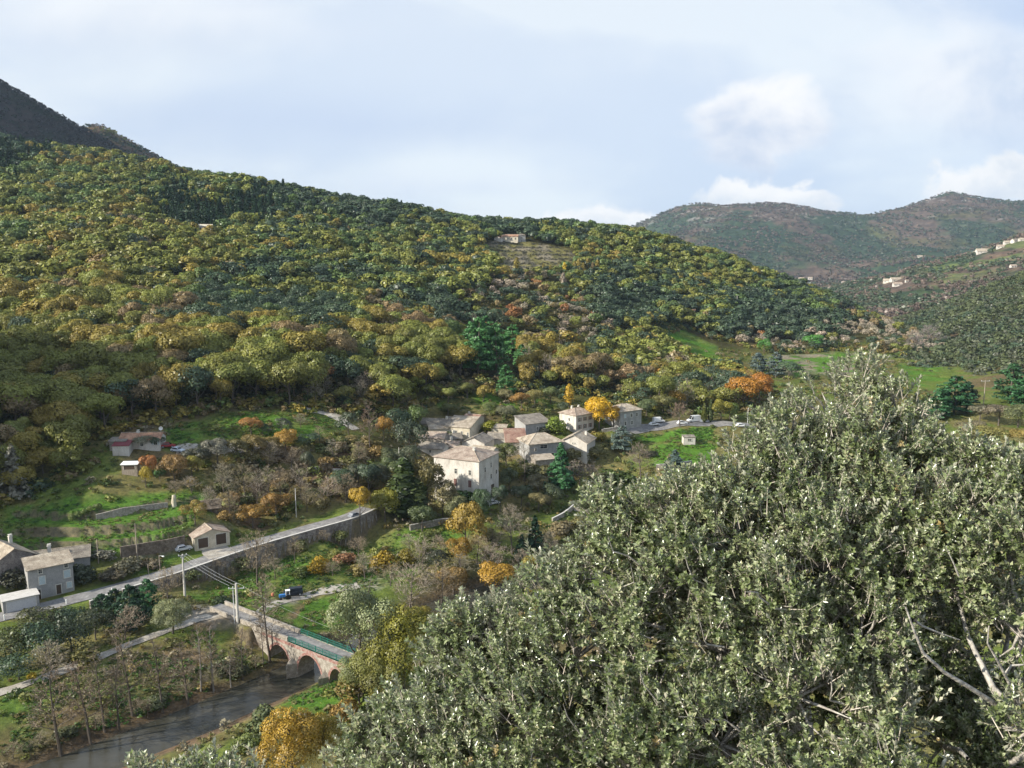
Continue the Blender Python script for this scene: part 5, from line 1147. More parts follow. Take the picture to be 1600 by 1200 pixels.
for i, (u, v, h, w, c) in enumerate(((660, 830, 40, 40, (.10, .13, .05)), (705, 800, 34, 34, (.20, .18, .08)), (750, 812, 30, 30, (.07, .10, .04)), (795, 770, 40, 34, (.09, .11, .05)), (770, 745, 30, 24, (.10, .13, .04)), (815, 790, 34, 34, (.08, .10, .05)), (840, 770, 30, 40, (.17, .15, .08)), (860, 790, 34, 36, (.07, .09, .045)), (700, 690, 16, 20, (.1, .12, .05)), (640, 745, 50, 44, (.08, .10, .05)), (605, 760, 44, 44, (.11, .13, .05)))):
    tree('oak', u, v, h, w, c, 'leafy green-brown tree crowding the gardens below the village', 'garden trees below the village')
for i, (u, v, h, w, c) in enumerate(((700, 630, 24, 30, (.2, .21, .05)), (730, 622, 24, 30, (.17, .17, .05)), (755, 628, 26, 24, 'gold'), (790, 630, 22, 30, (.2, .18, .08)), (815, 640, 26, 34, (.3, .17, .05)), (835, 632, 24, 30, (.22, .2, .06)), (860, 630, 26, 30, (.12, .15, .05)), (700, 648, 18, 26, (.13, .14, .05)), (790, 655, 22, 36, (.17, .17, .09)), (765, 650, 22, 26, (.13, .16, .05)), (1010, 650, 26, 36, (.1, .13, .05)), (1035, 645, 28, 36, (.17, .17, .06)), (985, 655, 22, 28, (.13, .15, .05)), (1140, 655, 26, 34, (.13, .17, .04)), (1055, 640, 30, 30, (.33, .2, .04)), (880, 648, 20, 24, (.07, .09, .04)))):
    tree('oak', u, v, h, w, c, 'small mixed tree on the slope just behind the village roofs', 'small trees behind the village')

tree('willow', 562, 1100, 84, 66, (.20, .22, .08), 'grey-green round bush tree closing off the right end of the bridge')
tree('willow', 604, 1100, 96, 90, (.19, .18, .05), 'olive tree between the grass bank and the foreground oak')
tree('willow', 658, 1050, 110, 80, (.25, .22, .04), 'yellowish tree rising behind the left tip of the foreground oak')
for i, (u, v, h, w) in enumerate(((300, 905, 24, 34), (340, 898, 26, 34), (375, 888, 26, 34), (425, 872, 24, 30), (470, 858, 22, 30), (505, 848, 20, 30), (530, 842, 20, 30), (360, 905, 20, 30))):
    tree('barewide' if i % 2 else 'shrub', u, v, h, w, ((.16, .17, .06), 'barebrown')[i % 2], 'scrubby bush at the foot of the road retaining wall', 'bushes at the foot of the retaining wall')
for i, (u, v, h, w) in enumerate(((100, 1150, 22, 40), (150, 1140, 24, 44), (215, 1118, 26, 44), (250, 1105, 30, 50), (290, 1090, 30, 46), (330, 1075, 30, 46), (370, 1055, 26, 40), (60, 1170, 26, 50), (20, 1185, 26, 50), (345, 1050, 30, 40), (400, 1045, 22, 34))):
    tree('barewide' if i % 3 else 'shrub', u, v, h, w, 'barebrown' if i % 3 else (.10, .11, .05), 'tangled brown bush on the steep left bank of the river', 'bushes along the left river bank')

tree('oak', 752, 808, 44, 34, (.06, .09, .04), 'dark leafy tree against the shaded corner of the large white house')
tree('oak', 712, 815, 40, 40, (.16, .17, .07), 'olive bushy tree below the arbour of the large white house')

for u, v, w, h in ((893, 712, 40, 18), (918, 712, 40, 20), (936, 708, 30, 20), (850, 742, 50, 22), (828, 740, 40, 24)):
    tree('shrub', u, v, h, w, (.17, .16, .06), 'dull olive bush at the foot of the gabled and broad stone houses', 'bushes at the feet of the right-hand village houses')
rb = random.Random(77)
for i in range(70):
    t_, w_ = rb.random(), rb.random(); u = 340 + 255 * t_; v = 705 + 105 * w_ - 20 * t_
    if 470 < u and v > 800 - (u - 470) * .15: v -= 40
    c = rb.choice(((.23, .19, .08), (.19, .18, .06), (.26, .20, .07), (.21, .16, .09), (.15, .16, .05), (.27, .18, .06)))
    tree('shrub', u, v, rb.uniform(14, 26), rb.uniform(22, 36), c, 'tan and olive bush of the overgrown slope above the road bend', 'bushes of the overgrown slope above the road bend')
# ------------------------------------------------------------------ far hills
def hill_sheet(name, s0, s1, t0, t1, ns, nt_, pts, amp, colfun, mat, seed, lam=1e-4, crest=None):
    c = []
    for p in pts:
        x, y, z = p if len(p) == 3 else None
        c.append((x / y, math.log(y), z))
    c = np.array(c); ft = tps_fit(c[:, :2], c[:, 2], lam)
    s = np.linspace(s0, s1, ns); t = np.linspace(t0, t1, nt_)
    a, b = np.meshgrid(s, t); Y = np.exp(b); X = a * Y
    Z = tps_eval(ft, np.stack([a.ravel(), b.ravel()], 1)).reshape(a.shape)
    Z = Z + amp(X, Y)
    cl = colfun(X, Y, Z); cl = np.concatenate([cl, np.ones(cl.shape[:2] + (1,))], -1)
    ii = np.arange(ns * nt_).reshape(nt_, ns)
    f = np.stack([ii[:-1, :-1], ii[:-1, 1:], ii[1:, 1:], ii[1:, :-1]], -1).reshape(-1, 4)
    o = np_mesh(name, np.stack([X, Y, Z], -1).reshape(-1, 3), f, mat, attrs=[('Col', 'POINT', 'FLOAT_COLOR', cl.reshape(-1, 4))], smooth_=True)
    tag(o, kind='structure')
    def zf(x, y):
        fs = np.clip((x / y - s0) / (s1 - s0) * (ns - 1), 0, ns - 1.001); f2 = np.clip((np.log(y) - t0) / (t1 - t0) * (nt_ - 1), 0, nt_ - 1.001)
        i = fs.astype(int); j = f2.astype(int); p = fs - i; q = f2 - j
        return (Z[j, i] * (1 - p) + Z[j, i + 1] * p) * (1 - q) + (Z[j + 1, i] * (1 - p) + Z[j + 1, i + 1] * p) * q
    return o, zf
M['farground'] = ground_mat('mountain_ground', 0.03, 0.4)
ln = math.log
def ridged(x, y, s, seed): return 1 - np.abs(2 * fbm(x / s, y / s, seed, 4) - 1) * 2
HC = dict(green=C(0.036, 0.056, 0.034), brown=C(0.095, 0.072, 0.058), grey=C(0.24, 0.22, 0.20), olive=C(0.08, 0.08, 0.035), field=C(0.11, 0.14, 0.05), tan=C(0.2, 0.16, 0.11))
# far mountain with its two summits
FM = []
for u, v, y in ((860, 420, 4000), (930, 392, 4000), (990, 358, 4050), (1040, 333, 4100), (1090, 319, 4150), (1130, 323, 4150), (1180, 319, 4150), (1215, 319, 4150), (1260, 326, 4200), (1305, 337, 4200), (1330, 343, 4250), (1355, 350, 4250), (1400, 331, 4250), (1450, 313, 4250), (1466, 308, 4250), (1485, 299, 4250), (1500, 303, 4250), (1520, 311, 4250), (1560, 318, 4250), (1600, 320, 4250), (1700, 330, 4250), (1850, 350, 4250), (700, 440, 4000),
                (1050, 385, 3200), (1150, 388, 3200), (1250, 390, 3200), (1350, 396, 3300), (1450, 380, 3300), (1550, 372, 3300), (1650, 372, 3300), (950, 420, 3200),
                (1100, 425, 2600), (1200, 438, 2500), (1300, 440, 2500), (1400, 425, 2600), (1500, 405, 2600), (1600, 395, 2600), (1750, 390, 2600),
                (1000, 440, 2200), (1150, 448, 2100), (1280, 452, 2050), (1400, 440, 2100), (1550, 425, 2100), (1700, 420, 2100)):
    FM.append(py(u, v, y))
FM += [(x, 5200, 120) for x in (-600, 300, 1200, 2200, 3400)] + [(x, 1750, 12) for x in (100, 500, 900, 1300)]
def fm_amp(X, Y): return (ridged(X, Y, 620, 41) - 0.5) * 46 * smooth(2100, 3000, Y) * smooth(4150, 3600, Y) + (fbm(X / 120, Y / 120, 43) - 0.5) * 20 * smooth(4250, 3900, Y) + (fbm(X / 18, Y / 18, 47, 3) - 0.5) * 11
def fm_col(X, Y, Z):
    a = fbm(X / 230, Y / 330, 51); b = fbm(X / 60, Y / 60, 52); c = lerp(HC['green'], HC['brown'], smooth(0.47, 0.6, a * 0.75 + b * 0.25))
    c = lerp(c, HC['olive'], smooth(0.6, 0.72, fbm(X / 150, Y / 150, 53)) * 0.6)
    rock = smooth(0.66, 0.72, fbm(X / 90, Y / 45, 54, 4)) * smooth(180, 290, Z)
    c = lerp(c, HC['grey'], rock); return c * (0.7 + 0.6 * fbm(X / 14, Y / 20, 55, 3))[..., None]
mtn, zmtn = hill_sheet('mountain', -0.2, 0.85, ln(1700), ln(5300), 620, 300, FM, fm_amp, fm_col, M['farground'], 1, 1e-7)
# middle ridge carrying the far villages
MR = [py(u, v, y) for u, v, y in ((1250, 478, 1500), (1300, 463, 1550), (1337, 445, 1600), (1375, 438, 1600), (1431, 421, 1650), (1459, 409, 1650), (1516, 402, 1650), (1553, 390, 1650), (1581, 377, 1650), (1600, 367, 1650), (1680, 345, 1650), (1800, 330, 1700), (1180, 500, 1450),
      (1300, 480, 1250), (1350, 478, 1200), (1420, 470, 1200), (1500, 450, 1200), (1580, 430, 1200), (1680, 420, 1200), (1250, 490, 1250),
      (1300, 505, 950), (1400, 507, 950), (1500, 490, 950), (1600, 470, 950), (1750, 460, 950))]
MR += [(x, 2100, 0) for x in (300, 700, 1200, 1700)] + [(x, 760, -5) for x in (200, 400, 600)]
def mr_amp(X, Y): return (fbm(X / 90, Y / 90, 61) - 0.5) * 14 + (fbm(X / 12, Y / 12, 62, 3) - 0.5) * 4
def mr_col(X, Y, Z):
    a = fbm(X / 110, Y / 140, 63); c = lerp(HC['green'], HC['brown'], smooth(0.48, 0.6, a))
    u, v = proj(X, Y, Z)
    fld = smooth(0.5, 0.56, fbm(X / 60, Y / 160, 64)) * smooth(1150, 1350, Y) * smooth(0.46, 0.5, X / Y)
    c = lerp(c, HC['field'], fld * 0.75); c = lerp(c, HC['tan'], smooth(0.62, 0.7, fbm(X / 40, Y / 40, 65)) * smooth(1150, 1350, Y) * 0.7)
    return c * (0.7 + 0.6 * fbm(X / 9, Y / 12, 66, 3))[..., None]
mid, zmid = hill_sheet('hill', 0.2, 0.85, ln(780), ln(2050), 300, 200, MR, mr_amp, mr_col, M['farground'], 2)
# steep green hill coming in from the right
RH = [py(u, v, y) for u, v, y in ((1380, 535, 800), (1422, 520, 820), (1442, 509, 830), (1487, 484, 850), (1525, 461, 870), (1600, 433, 900), (1700, 395, 920), (1850, 340, 950), (2000, 300, 980),
      (1400, 548, 680), (1450, 545, 650), (1520, 530, 650), (1600, 505, 650), (1700, 480, 650), (1850, 450, 650), (1480, 572, 540), (1560, 566, 520), (1620, 560, 500), (1750, 545, 500), (1420, 562, 600))]
RH += [(x, 1150, -20) for x in (350, 600, 900)] + [(200, 700, -10), (250, 900, -30), (300, 420, 0)]
def rh_amp(X, Y): return (fbm(X / 60, Y / 60, 71) - 0.5) * 9 + (fbm(X / 9, Y / 9, 72, 3) - 0.5) * 2
def rh_col(X, Y, Z): return lerp(C(0.05, 0.058, 0.03), C(0.10, 0.075, 0.045), smooth(0.55, 0.68, fbm(X / 70, Y / 70, 73))) * (0.7 + 0.6 * fbm(X / 7, Y / 7, 74, 3))[..., None]
rhill, zrh = hill_sheet('hill', 0.40, 1.2, ln(470), ln(1150), 260, 160, RH, rh_amp, rh_col, M['farground'], 3)
# dark mountain flank at the left, falling steeply to the right to turn from the low sun, part of its shade put into the colours
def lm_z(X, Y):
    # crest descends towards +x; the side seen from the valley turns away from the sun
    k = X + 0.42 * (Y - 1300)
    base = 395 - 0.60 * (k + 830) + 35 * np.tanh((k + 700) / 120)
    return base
LM = []
CREST = ((-150, 38, 1500), (-60, 92, 1500), (0, 131, 1500), (40, 152, 1480), (90, 184, 1460), (120, 204, 1440), (150, 222, 1420), (200, 247, 1400), (250, 268, 1380), (320, 296, 1360), (420, 345, 1350))
for u, v, y in CREST:
    x, yy, z = py(u, v, y); LM.append((x, yy, z))
    LM.append((x - 60, yy + 180, z - 10)); LM.append((x + 95, yy - 120, z - 95)); LM.append((x + 170, yy - 300, z - 190))
def lm_amp(X, Y): return (fbm(X / 70, Y / 70, 81) - 0.5) * 16 + (fbm(X / 11, Y / 11, 82, 3) - 0.5) * 4.5
def lm_col(X, Y, Z): return lerp(C(0.034, 0.028, 0.026), C(0.022, 0.027, 0.017), smooth(0.45, 0.6, fbm(X / 80, Y / 80, 83))) * (0.7 + 0.6 * fbm(X / 8, Y / 8, 84, 3))[..., None]  # flank tones darkened to deepen its shade
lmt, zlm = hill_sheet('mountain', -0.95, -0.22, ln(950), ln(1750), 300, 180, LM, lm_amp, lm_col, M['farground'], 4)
# lighter shoulder behind it
LS = [py(u, v, y) for u, v, y in ((60, 230, 1950), (110, 212, 1950), (130, 201, 1950), (150, 199, 1950), (175, 208, 1950), (220, 232, 1950), (260, 254, 1950), (300, 276, 1950), (340, 292, 1950), (420, 322, 1950), (520, 352, 1950))]
LS = LS + [(x, 1600, z - 90) for x, y, z in LS[::2]] + [(x - 100, 2400, z - 90) for x, y, z in LS[::2]]
def ls_col(X, Y, Z): return lerp(C(0.13, 0.085, 0.055), C(0.055, 0.065, 0.03), smooth(0.5, 0.62, fbm(X / 70, Y / 70, 93))) * (0.7 + 0.6 * fbm(X / 8, Y / 8, 94, 3))[..., None]
lsh, zls = hill_sheet('mountain', -0.7, -0.12, ln(1590), ln(2400), 260, 110, LS, lm_amp, ls_col, M['farground'], 5)
# broad land under everything out to the horizon, well below the valley
m_ = MB(); m_.add([(-9000, -2500, -32), (9000, -2500, -32), (9000, 14000, -32), (-9000, 14000, -32)], [(0, 1, 2, 3)])
tag(m_.build('land', surf_mat('far_land', [(0.3, (0.05, 0.06, 0.035)), (0.7, (0.09, 0.085, 0.05))], 0.01)), kind='structure')
# the slope the photographer stands on
g = np.stack(np.meshgrid(np.linspace(-60, 60, 61), np.linspace(-60, 9.2, 45)), -1)
zz = np.where(g[..., 1] > 0, 77 - g[..., 1] * 0.3, 77 + np.minimum(-g[..., 1] * 0.15, 5)) - np.abs(g[..., 0]) * 0.25 - smooth(2, 9, g[..., 1]) * 4 + (fbm(g[..., 0] / 5, g[..., 1] / 5, 9) - 0.5) * 1.5
ii = np.arange(zz.size).reshape(zz.shape)
f = np.stack([ii[:-1, :-1], ii[:-1, 1:], ii[1:, 1:], ii[1:, :-1]], -1).reshape(-1, 4)
tag(np_mesh('terrain', np.concatenate([g, zz[..., None]], -1).reshape(-1, 3), f, surf_mat('stony_slope', [(0.3, (0.08, 0.07, 0.045)), (0.7, (0.2, 0.18, 0.13))], 0.8, 0.95, 0.4), smooth_=True), kind='structure')

# ------------------------------------------------------------------ sun, sky, haze, camera
SUN_DIR = Vector((-0.90, -0.37, 0.0)).normalized(); SUN_EL = R(28)
sd = Vector((SUN_DIR.x * math.cos(SUN_EL), SUN_DIR.y * math.cos(SUN_EL), math.sin(SUN_EL)))
sl_ = bpy.data.lights.new('sun', 'SUN'); sl_.energy = 5.0; sl_.angle = R(0.6); sl_.color = (1.0, 0.94, 0.83)
so = bpy.data.objects.new('sun', sl_); COL.objects.link(so); so.rotation_euler = sd.to_track_quat('Z', 'Y').to_euler()
W = bpy.data.worlds.new('World'); SC.world = W; W.use_nodes = True
nt = W.node_tree; nt.nodes.clear()
out = N(nt, 'ShaderNodeOutputWorld'); bg = N(nt, 'ShaderNodeBackground')
sky = N(nt, 'ShaderNodeTexSky'); sky.sky_type = 'NISHITA'; sky.sun_disc = False
sky.sun_elevation = SUN_EL; sky.sun_rotation = math.atan2(sd.x, sd.y); sky.altitude = 300; sky.air_density = 1.0; sky.dust_density = 1.2; sky.ozone_density = 1.2
tc = N(nt, 'ShaderNodeTexCoord'); sx = N(nt, 'ShaderNodeSeparateXYZ'); nt.links.new(tc.outputs['Generated'], sx.inputs[0])
def math_(op, a, b=None, c=None, clamp=False):
    n = nt.nodes.new('ShaderNodeMath'); n.operation = op; n.use_clamp = clamp
    for i, q in enumerate((a, b, c)):
        if q is None: continue
        if hasattr(q, 'links'): nt.links.new(q, n.inputs[i])
        else: n.inputs[i].default_value = q
    return n.outputs[0]
ya = math_('MAXIMUM', math_('ABSOLUTE', sx.outputs['Y']), 0.15)
ax = math_('DIVIDE', sx.outputs['X'], ya); az = math_('DIVIDE', sx.outputs['Z'], ya)     # bearing and height above the horizon
cb = N(nt, 'ShaderNodeCombineXYZ'); nt.links.new(ax, cb.inputs[0]); nt.links.new(az, cb.inputs[1])
def vnz(scale, stretch=(1, 1, 1), detail=6, rough=0.55, off=0, dist=0.0):
    mp = N(nt, 'ShaderNodeMapping'); mp.inputs['Scale'].default_value = stretch; mp.inputs['Location'].default_value = (off, off * 0.7, 0)
    nt.links.new(cb.outputs[0], mp.inputs[0]); n = N(nt, 'ShaderNodeTexNoise'); n.inputs['Scale'].default_value = scale
    n.inputs['Detail'].default_value = detail; n.inputs['Roughness'].default_value = rough; n.inputs['Distortion'].default_value = dist
    nt.links.new(mp.outputs[0], n.inputs['Vector']); return n.outputs['Fac']
def sstep(x, a, b):
    m = N(nt, 'ShaderNodeMapRange', interpolation_type='SMOOTHSTEP'); m.inputs[1].default_value = a; m.inputs[2].default_value = b
    nt.links.new(x, m.inputs[0]); return m.outputs[0]
def sc(colr, k):
    v = N(nt, 'ShaderNodeVectorMath', operation='SCALE'); v.inputs['Scale'].default_value = k
    nt.links.new(colr, v.inputs[0]); return v.outputs[0]
SKYK = 0.10                                  # everything below is in units of the background at this strength
def K(c): return tuple(q * 0.63 / SKYK for q in c)
# thin high veil: pale, brighter towards the top middle
wisp = vnz(2.2, (1, 2.4, 1), 5, 0.5, 3.1, 0.3)
hi = sstep(az, 0.02, 0.34)
dxm = math_('MULTIPLY', math_('SUBTRACT', ax, -0.06), 1.5); dzm = math_('MULTIPLY', math_('SUBTRACT', az, 0.33), 2.6)
glow = math_('EXPONENT', math_('MULTIPLY', math_('ADD', math_('MULTIPLY', dxm, dxm), math_('MULTIPLY', dzm, dzm)), -1.0))
veilf = math_('ADD', math_('MULTIPLY', sstep(wisp, 0.38, 0.62), 0.6), math_('MULTIPLY', glow, 0.75), clamp=True)
veil = mixc(nt, veilf, K((0.48, 0.61, 0.86)), K((0.84, 0.91, 0.98)))
base = mixc(nt, 0.9, sky.outputs[0], veil)
def cloud(base, u, v, ru, rv, soft, bright, shade, amt=1.0, scale=7.0, tilt=0.0, warp=1.1, off=0.0, lo=0.35, hi_=0.85):
    """a cumulus of given bearing and height: outline broken by fractal noise, lit crown, greyer base"""
    s, g = ray(u, v)
    a = math_('DIVIDE', math_('SUBTRACT', ax, s), ru / F); b = math_('DIVIDE', math_('SUBTRACT', az, g), rv / F)
    if tilt: b = math_('SUBTRACT', b, math_('MULTIPLY', a, tilt))
    b2 = math_('MULTIPLY', b, math_('ADD', 1.0, math_('MULTIPLY', math_('LESS_THAN', b, 0.0), 0.35)))
    r2 = math_('ADD', math_('MULTIPLY', a, a), math_('MULTIPLY', b2, b2))
    den = math_('SUBTRACT', 1.0, math_('SQRT', r2))
    nz = vnz(scale, (1, 1.25, 1), 8, 0.6, off, 0.35)
    f = math_('ADD', den, math_('MULTIPLY', math_('SUBTRACT', nz, 0.5), warp * 2))
    f = math_('MULTIPLY', sstep(f, lo - soft * 0.5, lo + soft), amt)
    nz2 = vnz(scale * 1.1, (1, 1.3, 1), 6, 0.55, off + 0.045)
    t = math_('ADD', math_('MULTIPLY', b, 0.55), math_('MULTIPLY', math_('SUBTRACT', nz2, nz), 2.0))
    cc = mixc(nt, sstep(t, -0.55, 0.45), K(shade), K(bright))
    return mixc(nt, f, base, cc)
base = cloud(base, 1500, 150, 330, 170, 0.6, (0.92, 0.95, 0.99), (0.58, 0.69, 0.87), 0.95, 5.0, 0.1, 1.3, 1.7, 0.3)
base = cloud(base, 1178, 215, 160, 105, 0.26, (0.97, 0.98, 1.0), (0.60, 0.69, 0.85), 1.0, 8.0, 0.12, 1.0, 4.2, 0.3)
base = cloud(base, 1200, 318, 165, 48, 0.18, (1.0, 1.0, 1.0), (0.72, 0.79, 0.88), 1.0, 12.0, -0.05, 1.1, 7.7, 0.3)
base = cloud(base, 1570, 286, 170, 50, 0.2, (1.0, 1.0, 1.0), (0.72, 0.79, 0.88), 1.0, 11.0, 0.35, 1.1, 9.1, 0.3)
base = cloud(base, 950, 352, 170, 36, 0.2, (1.0, 1.0, 1.0), (0.74, 0.80, 0.88), 1.0, 13.0, 0.05, 1.1, 11.3, 0.25)
base = cloud(base, 480, 190, 420, 70, 0.9, (0.58, 0.69, 0.88), (0.50, 0.61, 0.83), 0.8, 3.0, -0.1, 0.5, 13.7, 0.3)
base = cloud(base, 230, 40, 420, 90, 0.8, (0.95, 0.97, 1.0), (0.70, 0.78, 0.90), 0.8, 3.2, -0.1, 0.9, 15.3, 0.3)
base = cloud(base, 700, 290, 260, 34, 0.8, (0.80, 0.87, 0.96), (0.66, 0.75, 0.90), 0.7, 5.0, 0.05, 0.9, 17.3, 0.3)
nt.links.new(base, bg.inputs[0]); bg.inputs[1].default_value = SKYK
nt.links.new(bg.outputs[0], out.inputs[0])

# cloud added out of view, high up and far left, to shade the dark mountain
mb = bmesh.new()
for k in range(26):
    rr_ = random.Random(k); c_ = Vector((rr_.uniform(-420, 420), rr_.uniform(-330, 330), rr_.uniform(-40, 60)))
    r_ = bmesh.ops.create_icosphere(mb, subdivisions=3, radius=rr_.uniform(110, 190))
    for v_ in r_['verts']: v_.co = v_.co * (1 + 0.12 * math.sin(v_.co.x * .04 + k) * math.cos(v_.co.y * .05)) ; v_.co.z *= .5; v_.co += c_
me_ = bpy.data.meshes.new('cloud'); mb.to_mesh(me_); mb.free(); me_.materials.append(plain_mat('cloud_white', (.85, .86, .88), 1.0, 0.0))
shade_cloud = link('cloud', me_); L_ = 1500 / sd.z; shade_cloud.location = Vector((-860, 1430, 250)) + sd * L_; shade_cloud.rotation_euler = (0, 0, 0.5); tag(shade_cloud, kind='stuff')
HAZE = True
if HAZE:
    mb = MB(); mb.box((500, 2500, 205), (7400, 6200, 482))
    m, nt, out = new_mat('haze_air'); v = N(nt, 'ShaderNodeVolumePrincipled')
    v.inputs['Color'].default_value = (0.62, 0.80, 1.0, 1); v.inputs['Density'].default_value = 0.000045; v.inputs['Anisotropy'].default_value = 0.1
    nt.links.new(v.outputs[0], out.inputs['Volume'])
    tag(mb.build('haze', m), kind='stuff')

cam = bpy.data.cameras.new('camera'); co = bpy.data.objects.new('camera', cam); COL.objects.link(co)
co.location = (0, 0, CAMZ); co.rotation_euler = (R(90) - PITCH, 0, 0)
cam.sensor_width = 36; cam.sensor_fit = 'HORIZONTAL'; cam.lens = 36 * F / 1600.0; cam.clip_start = 0.2; cam.clip_end = 30000
SC.camera = co
SC.view_settings.view_transform = 'Standard'; SC.view_settings.look = 'None'; SC.view_settings.exposure = 0.72; SC.view_settings.gamma = 1
SC.render.engine = 'CYCLES'
cy_ = SC.cycles; cy_.max_bounces = 5; cy_.diffuse_bounces = 2; cy_.glossy_bounces = 2; cy_.transmission_bounces = 2; cy_.transparent_max_bounces = 8; cy_.volume_bounces = 0
cy_.use_adaptive_sampling = True; cy_.adaptive_threshold = 0.02; cy_.use_denoising = True; cy_.denoiser = 'OPENIMAGEDENOISE'; cy_.caustics_reflective = False; cy_.caustics_refractive = False
cy_.sample_clamp_indirect = 4.0
# ------------------------------------------------------------------ far villages
def far_house(label, u, v, y, W, H, yaw=-15, tile='tile_pink', group=None, roof='gable'):
    H *= 0.72
    hz = lambda yy: max(float(zmid(*[np.array(q) for q in py(u, v, yy)[:2]])), float(zmtn(*[np.array(q) for q in py(u, v, yy)[:2]])) if yy > 1800 else -99)
    y1 = y
    while y1 > y * 0.7 and py(u, v, y1)[2] - hz(y1) < H * 0.55: y1 -= 5
    y = y1
    house(label, u, v, y, W, W * 0.7, yaw, roof, rh=W * 0.2, wall='wall_white', tile=tile, name='village_house', group=group, base=H, minh=1, wins=[('f', -0.5, H * 0.2, 1.1, 1.6, 'w'), ('f', 0.4, H * 0.2, 1.1, 1.6, 'w')], over=0.6)
far_house('large cream farmhouse on the far ridge left of the white block house', 1387, 438, 1600, 14, 8, -30, 'tile_tan')
far_house('bright white block house on the brow of the far ridge', 1402, 443.5, 1560, 13, 7, -8, 'tile_pink')
far_house('pale long house behind the white block on the far ridge', 1399, 436.5, 1640, 17, 7, 0, 'tile_tan')
far_house('small pale house at the right end of the far ridge hamlet', 1417, 438, 1640, 5, 8, 5)
far_house('broad pale house at the lower end of the far hill village', 1536, 392.5, 1640, 22, 9, -10, 'tile_tan')
far_house('small pale house left of the broad house in the far hill village', 1525, 394.5, 1640, 10, 6, -20, 'tile_tan')
far_house('white house on its own above the broad house of the far hill village', 1563, 384.5, 1640, 11, 8, -20)
far_house('pale house in the middle row of the far hill village', 1575, 378.5, 1645, 13, 8, -10, 'tile_tan')
far_house('grey-roofed house high up in the far hill village', 1587, 375.5, 1645, 13, 8, 10, 'tile_grey')
far_house('topmost pale house of the far hill village at the frame edge', 1598, 374, 1645, 12, 7, -10, 'tile_tan')
far_house('white house below the far hill village beside the brown fields', 1583, 415, 1250, 8, 4, 0, 'tile_pink')
for i, (u, v, w) in enumerate(((1252, 435, 9), (1266, 434, 7), (1336, 439, 8), (1359, 438, 8), (1318, 441, 7))):
    far_house('tiny white house at the foot of the far mountain, %s' % ('leftmost of five', 'second from the left', 'fourth from the left', 'nearest the ridge hamlet', 'third from the left')[i], u, v, 2150, w * 1.4, 7, -10)
far_house('lone white house halfway up the far mountain slope', 1437, 400.5, 3000, 16, 9, -10)

# ------------------------------------------------------------------ hillside woods
FOREST = [(-40, 792), (40, 772), (105, 748), (160, 704), (178, 664), (260, 652), (320, 640), (400, 634), (520, 636), (570, 640), (600, 660), (640, 645), (660, 632), (700, 612), (800, 606), (880, 612), (960, 622), (1000, 640), (1050, 648), (1110, 642), (1165, 640), (1180, 604), (1140, 580), (1090, 574), (1058, 552), (1012, 520), (1062, 508), (1120, 528), (1180, 545), (1250, 552), (1330, 545), (1400, 552), (1500, 556)]
FW = [hit(u, v)[:2] for u, v in FOREST]
FW = FW + [(340, 1000), (0, 1000), (-700, 1000), (-1000, 600), (-420, 200), (-215, 190), (-180, 235)]
FW = np.array(FW)
PALS = dict(A=(('oak', 'olive', .36), ('oak', 'gold', .20), ('oak', 'yg', .2), ('holm', 'holm', .08), ('oak', 'russet', .12)), B=(('oak', 'green', .34), ('oak', 'olive', .3), ('oak', 'yg', .16), ('holm', 'holm', .14), ('oak', 'gold', .06)), C=(('holm', 'holm', .72), ('oak', 'green', .16), ('oak', 'olive', .12)),
            D=(('oak', 'gold', .30), ('oak', 'orange', .05), ('oak', 'olive', .2), ('bare', 'bare', .14), ('holm', 'holm', .14)), E=(('pine', 'dpine', .85), ('holm', 'holm', .15)), F=(('bare', 'bare', .3), ('holm', 'holm', .2), ('oak', 'olive', .26), ('oak', 'russet', .18), ('oak', 'rust', .03)), G=(('holm', 'holm', .5), ('pine', 'dpine', .2), ('oak', 'green', .2), ('oak', 'olive', .1)))
ANCH = [(100, 270, 'B'), (60, 330, 'B'), (270, 325, 'E'), (330, 330, 'E'), (385, 342, 'E'), (330, 305, 'B'), (200, 300, 'B'), (200, 360, 'A'), (400, 370, 'B'), (150, 430, 'A'), (60, 480, 'A'), (250, 470, 'A'), (330, 410, 'A'), (420, 450, 'C'), (350, 470, 'C'), (480, 500, 'C'), (540, 470, 'C'), (520, 400, 'B'), (600, 440, 'B'), (650, 380, 'B'), (250, 560, 'A'), (100, 600, 'A'), (350, 580, 'A'), (450, 570, 'A'), (620, 520, 'A'), (560, 600, 'F'), (650, 600, 'A'), (690, 560, 'A'), (700, 450, 'B'), (700, 500, 'C'), (750, 480, 'F'), (700, 400, 'B'), (880, 490, 'F'), (920, 540, 'F'), (860, 590, 'D'), (950, 580, 'A'), (1000, 560, 'A'), (980, 470, 'C'), (1060, 470, 'C'), (1150, 490, 'C'), (1240, 520, 'C'), (1000, 400, 'B'), (940, 390, 'B'), (860, 358, 'G'), (1100, 440, 'B'), (1060, 600, 'D'), (1120, 610, 'D'), (1000, 620, 'F'), (900, 620, 'A'), (700, 620, 'F'), (1200, 548, 'F'), (1300, 542, 'F'), (500, 318, 'G'), (600, 328, 'G'), (720, 352, 'G'), (450, 640, 'A'), (20, 700, 'A'), (40, 230, 'E')]
AU = np.array([(a[0], a[1]) for a in ANCH], float)
rng = np.random.default_rng(11)
cand = []
gy = 200.0
while gy < 960:
    stp = 6.3 - 0.1 * smooth(300, 700, gy)
    xs = np.arange(-1.27 * gy, 0.62 * gy, stp); xs = xs + rng.uniform(-.42, .42, len(xs)) * stp; ys = gy + rng.uniform(-.42, .42, len(xs)) * stp
    cand.append(np.stack([xs, ys], 1)); gy += stp
cand = np.concatenate(cand)
cand = cand[inpoly(cand[:, 0], cand[:, 1], FW)]
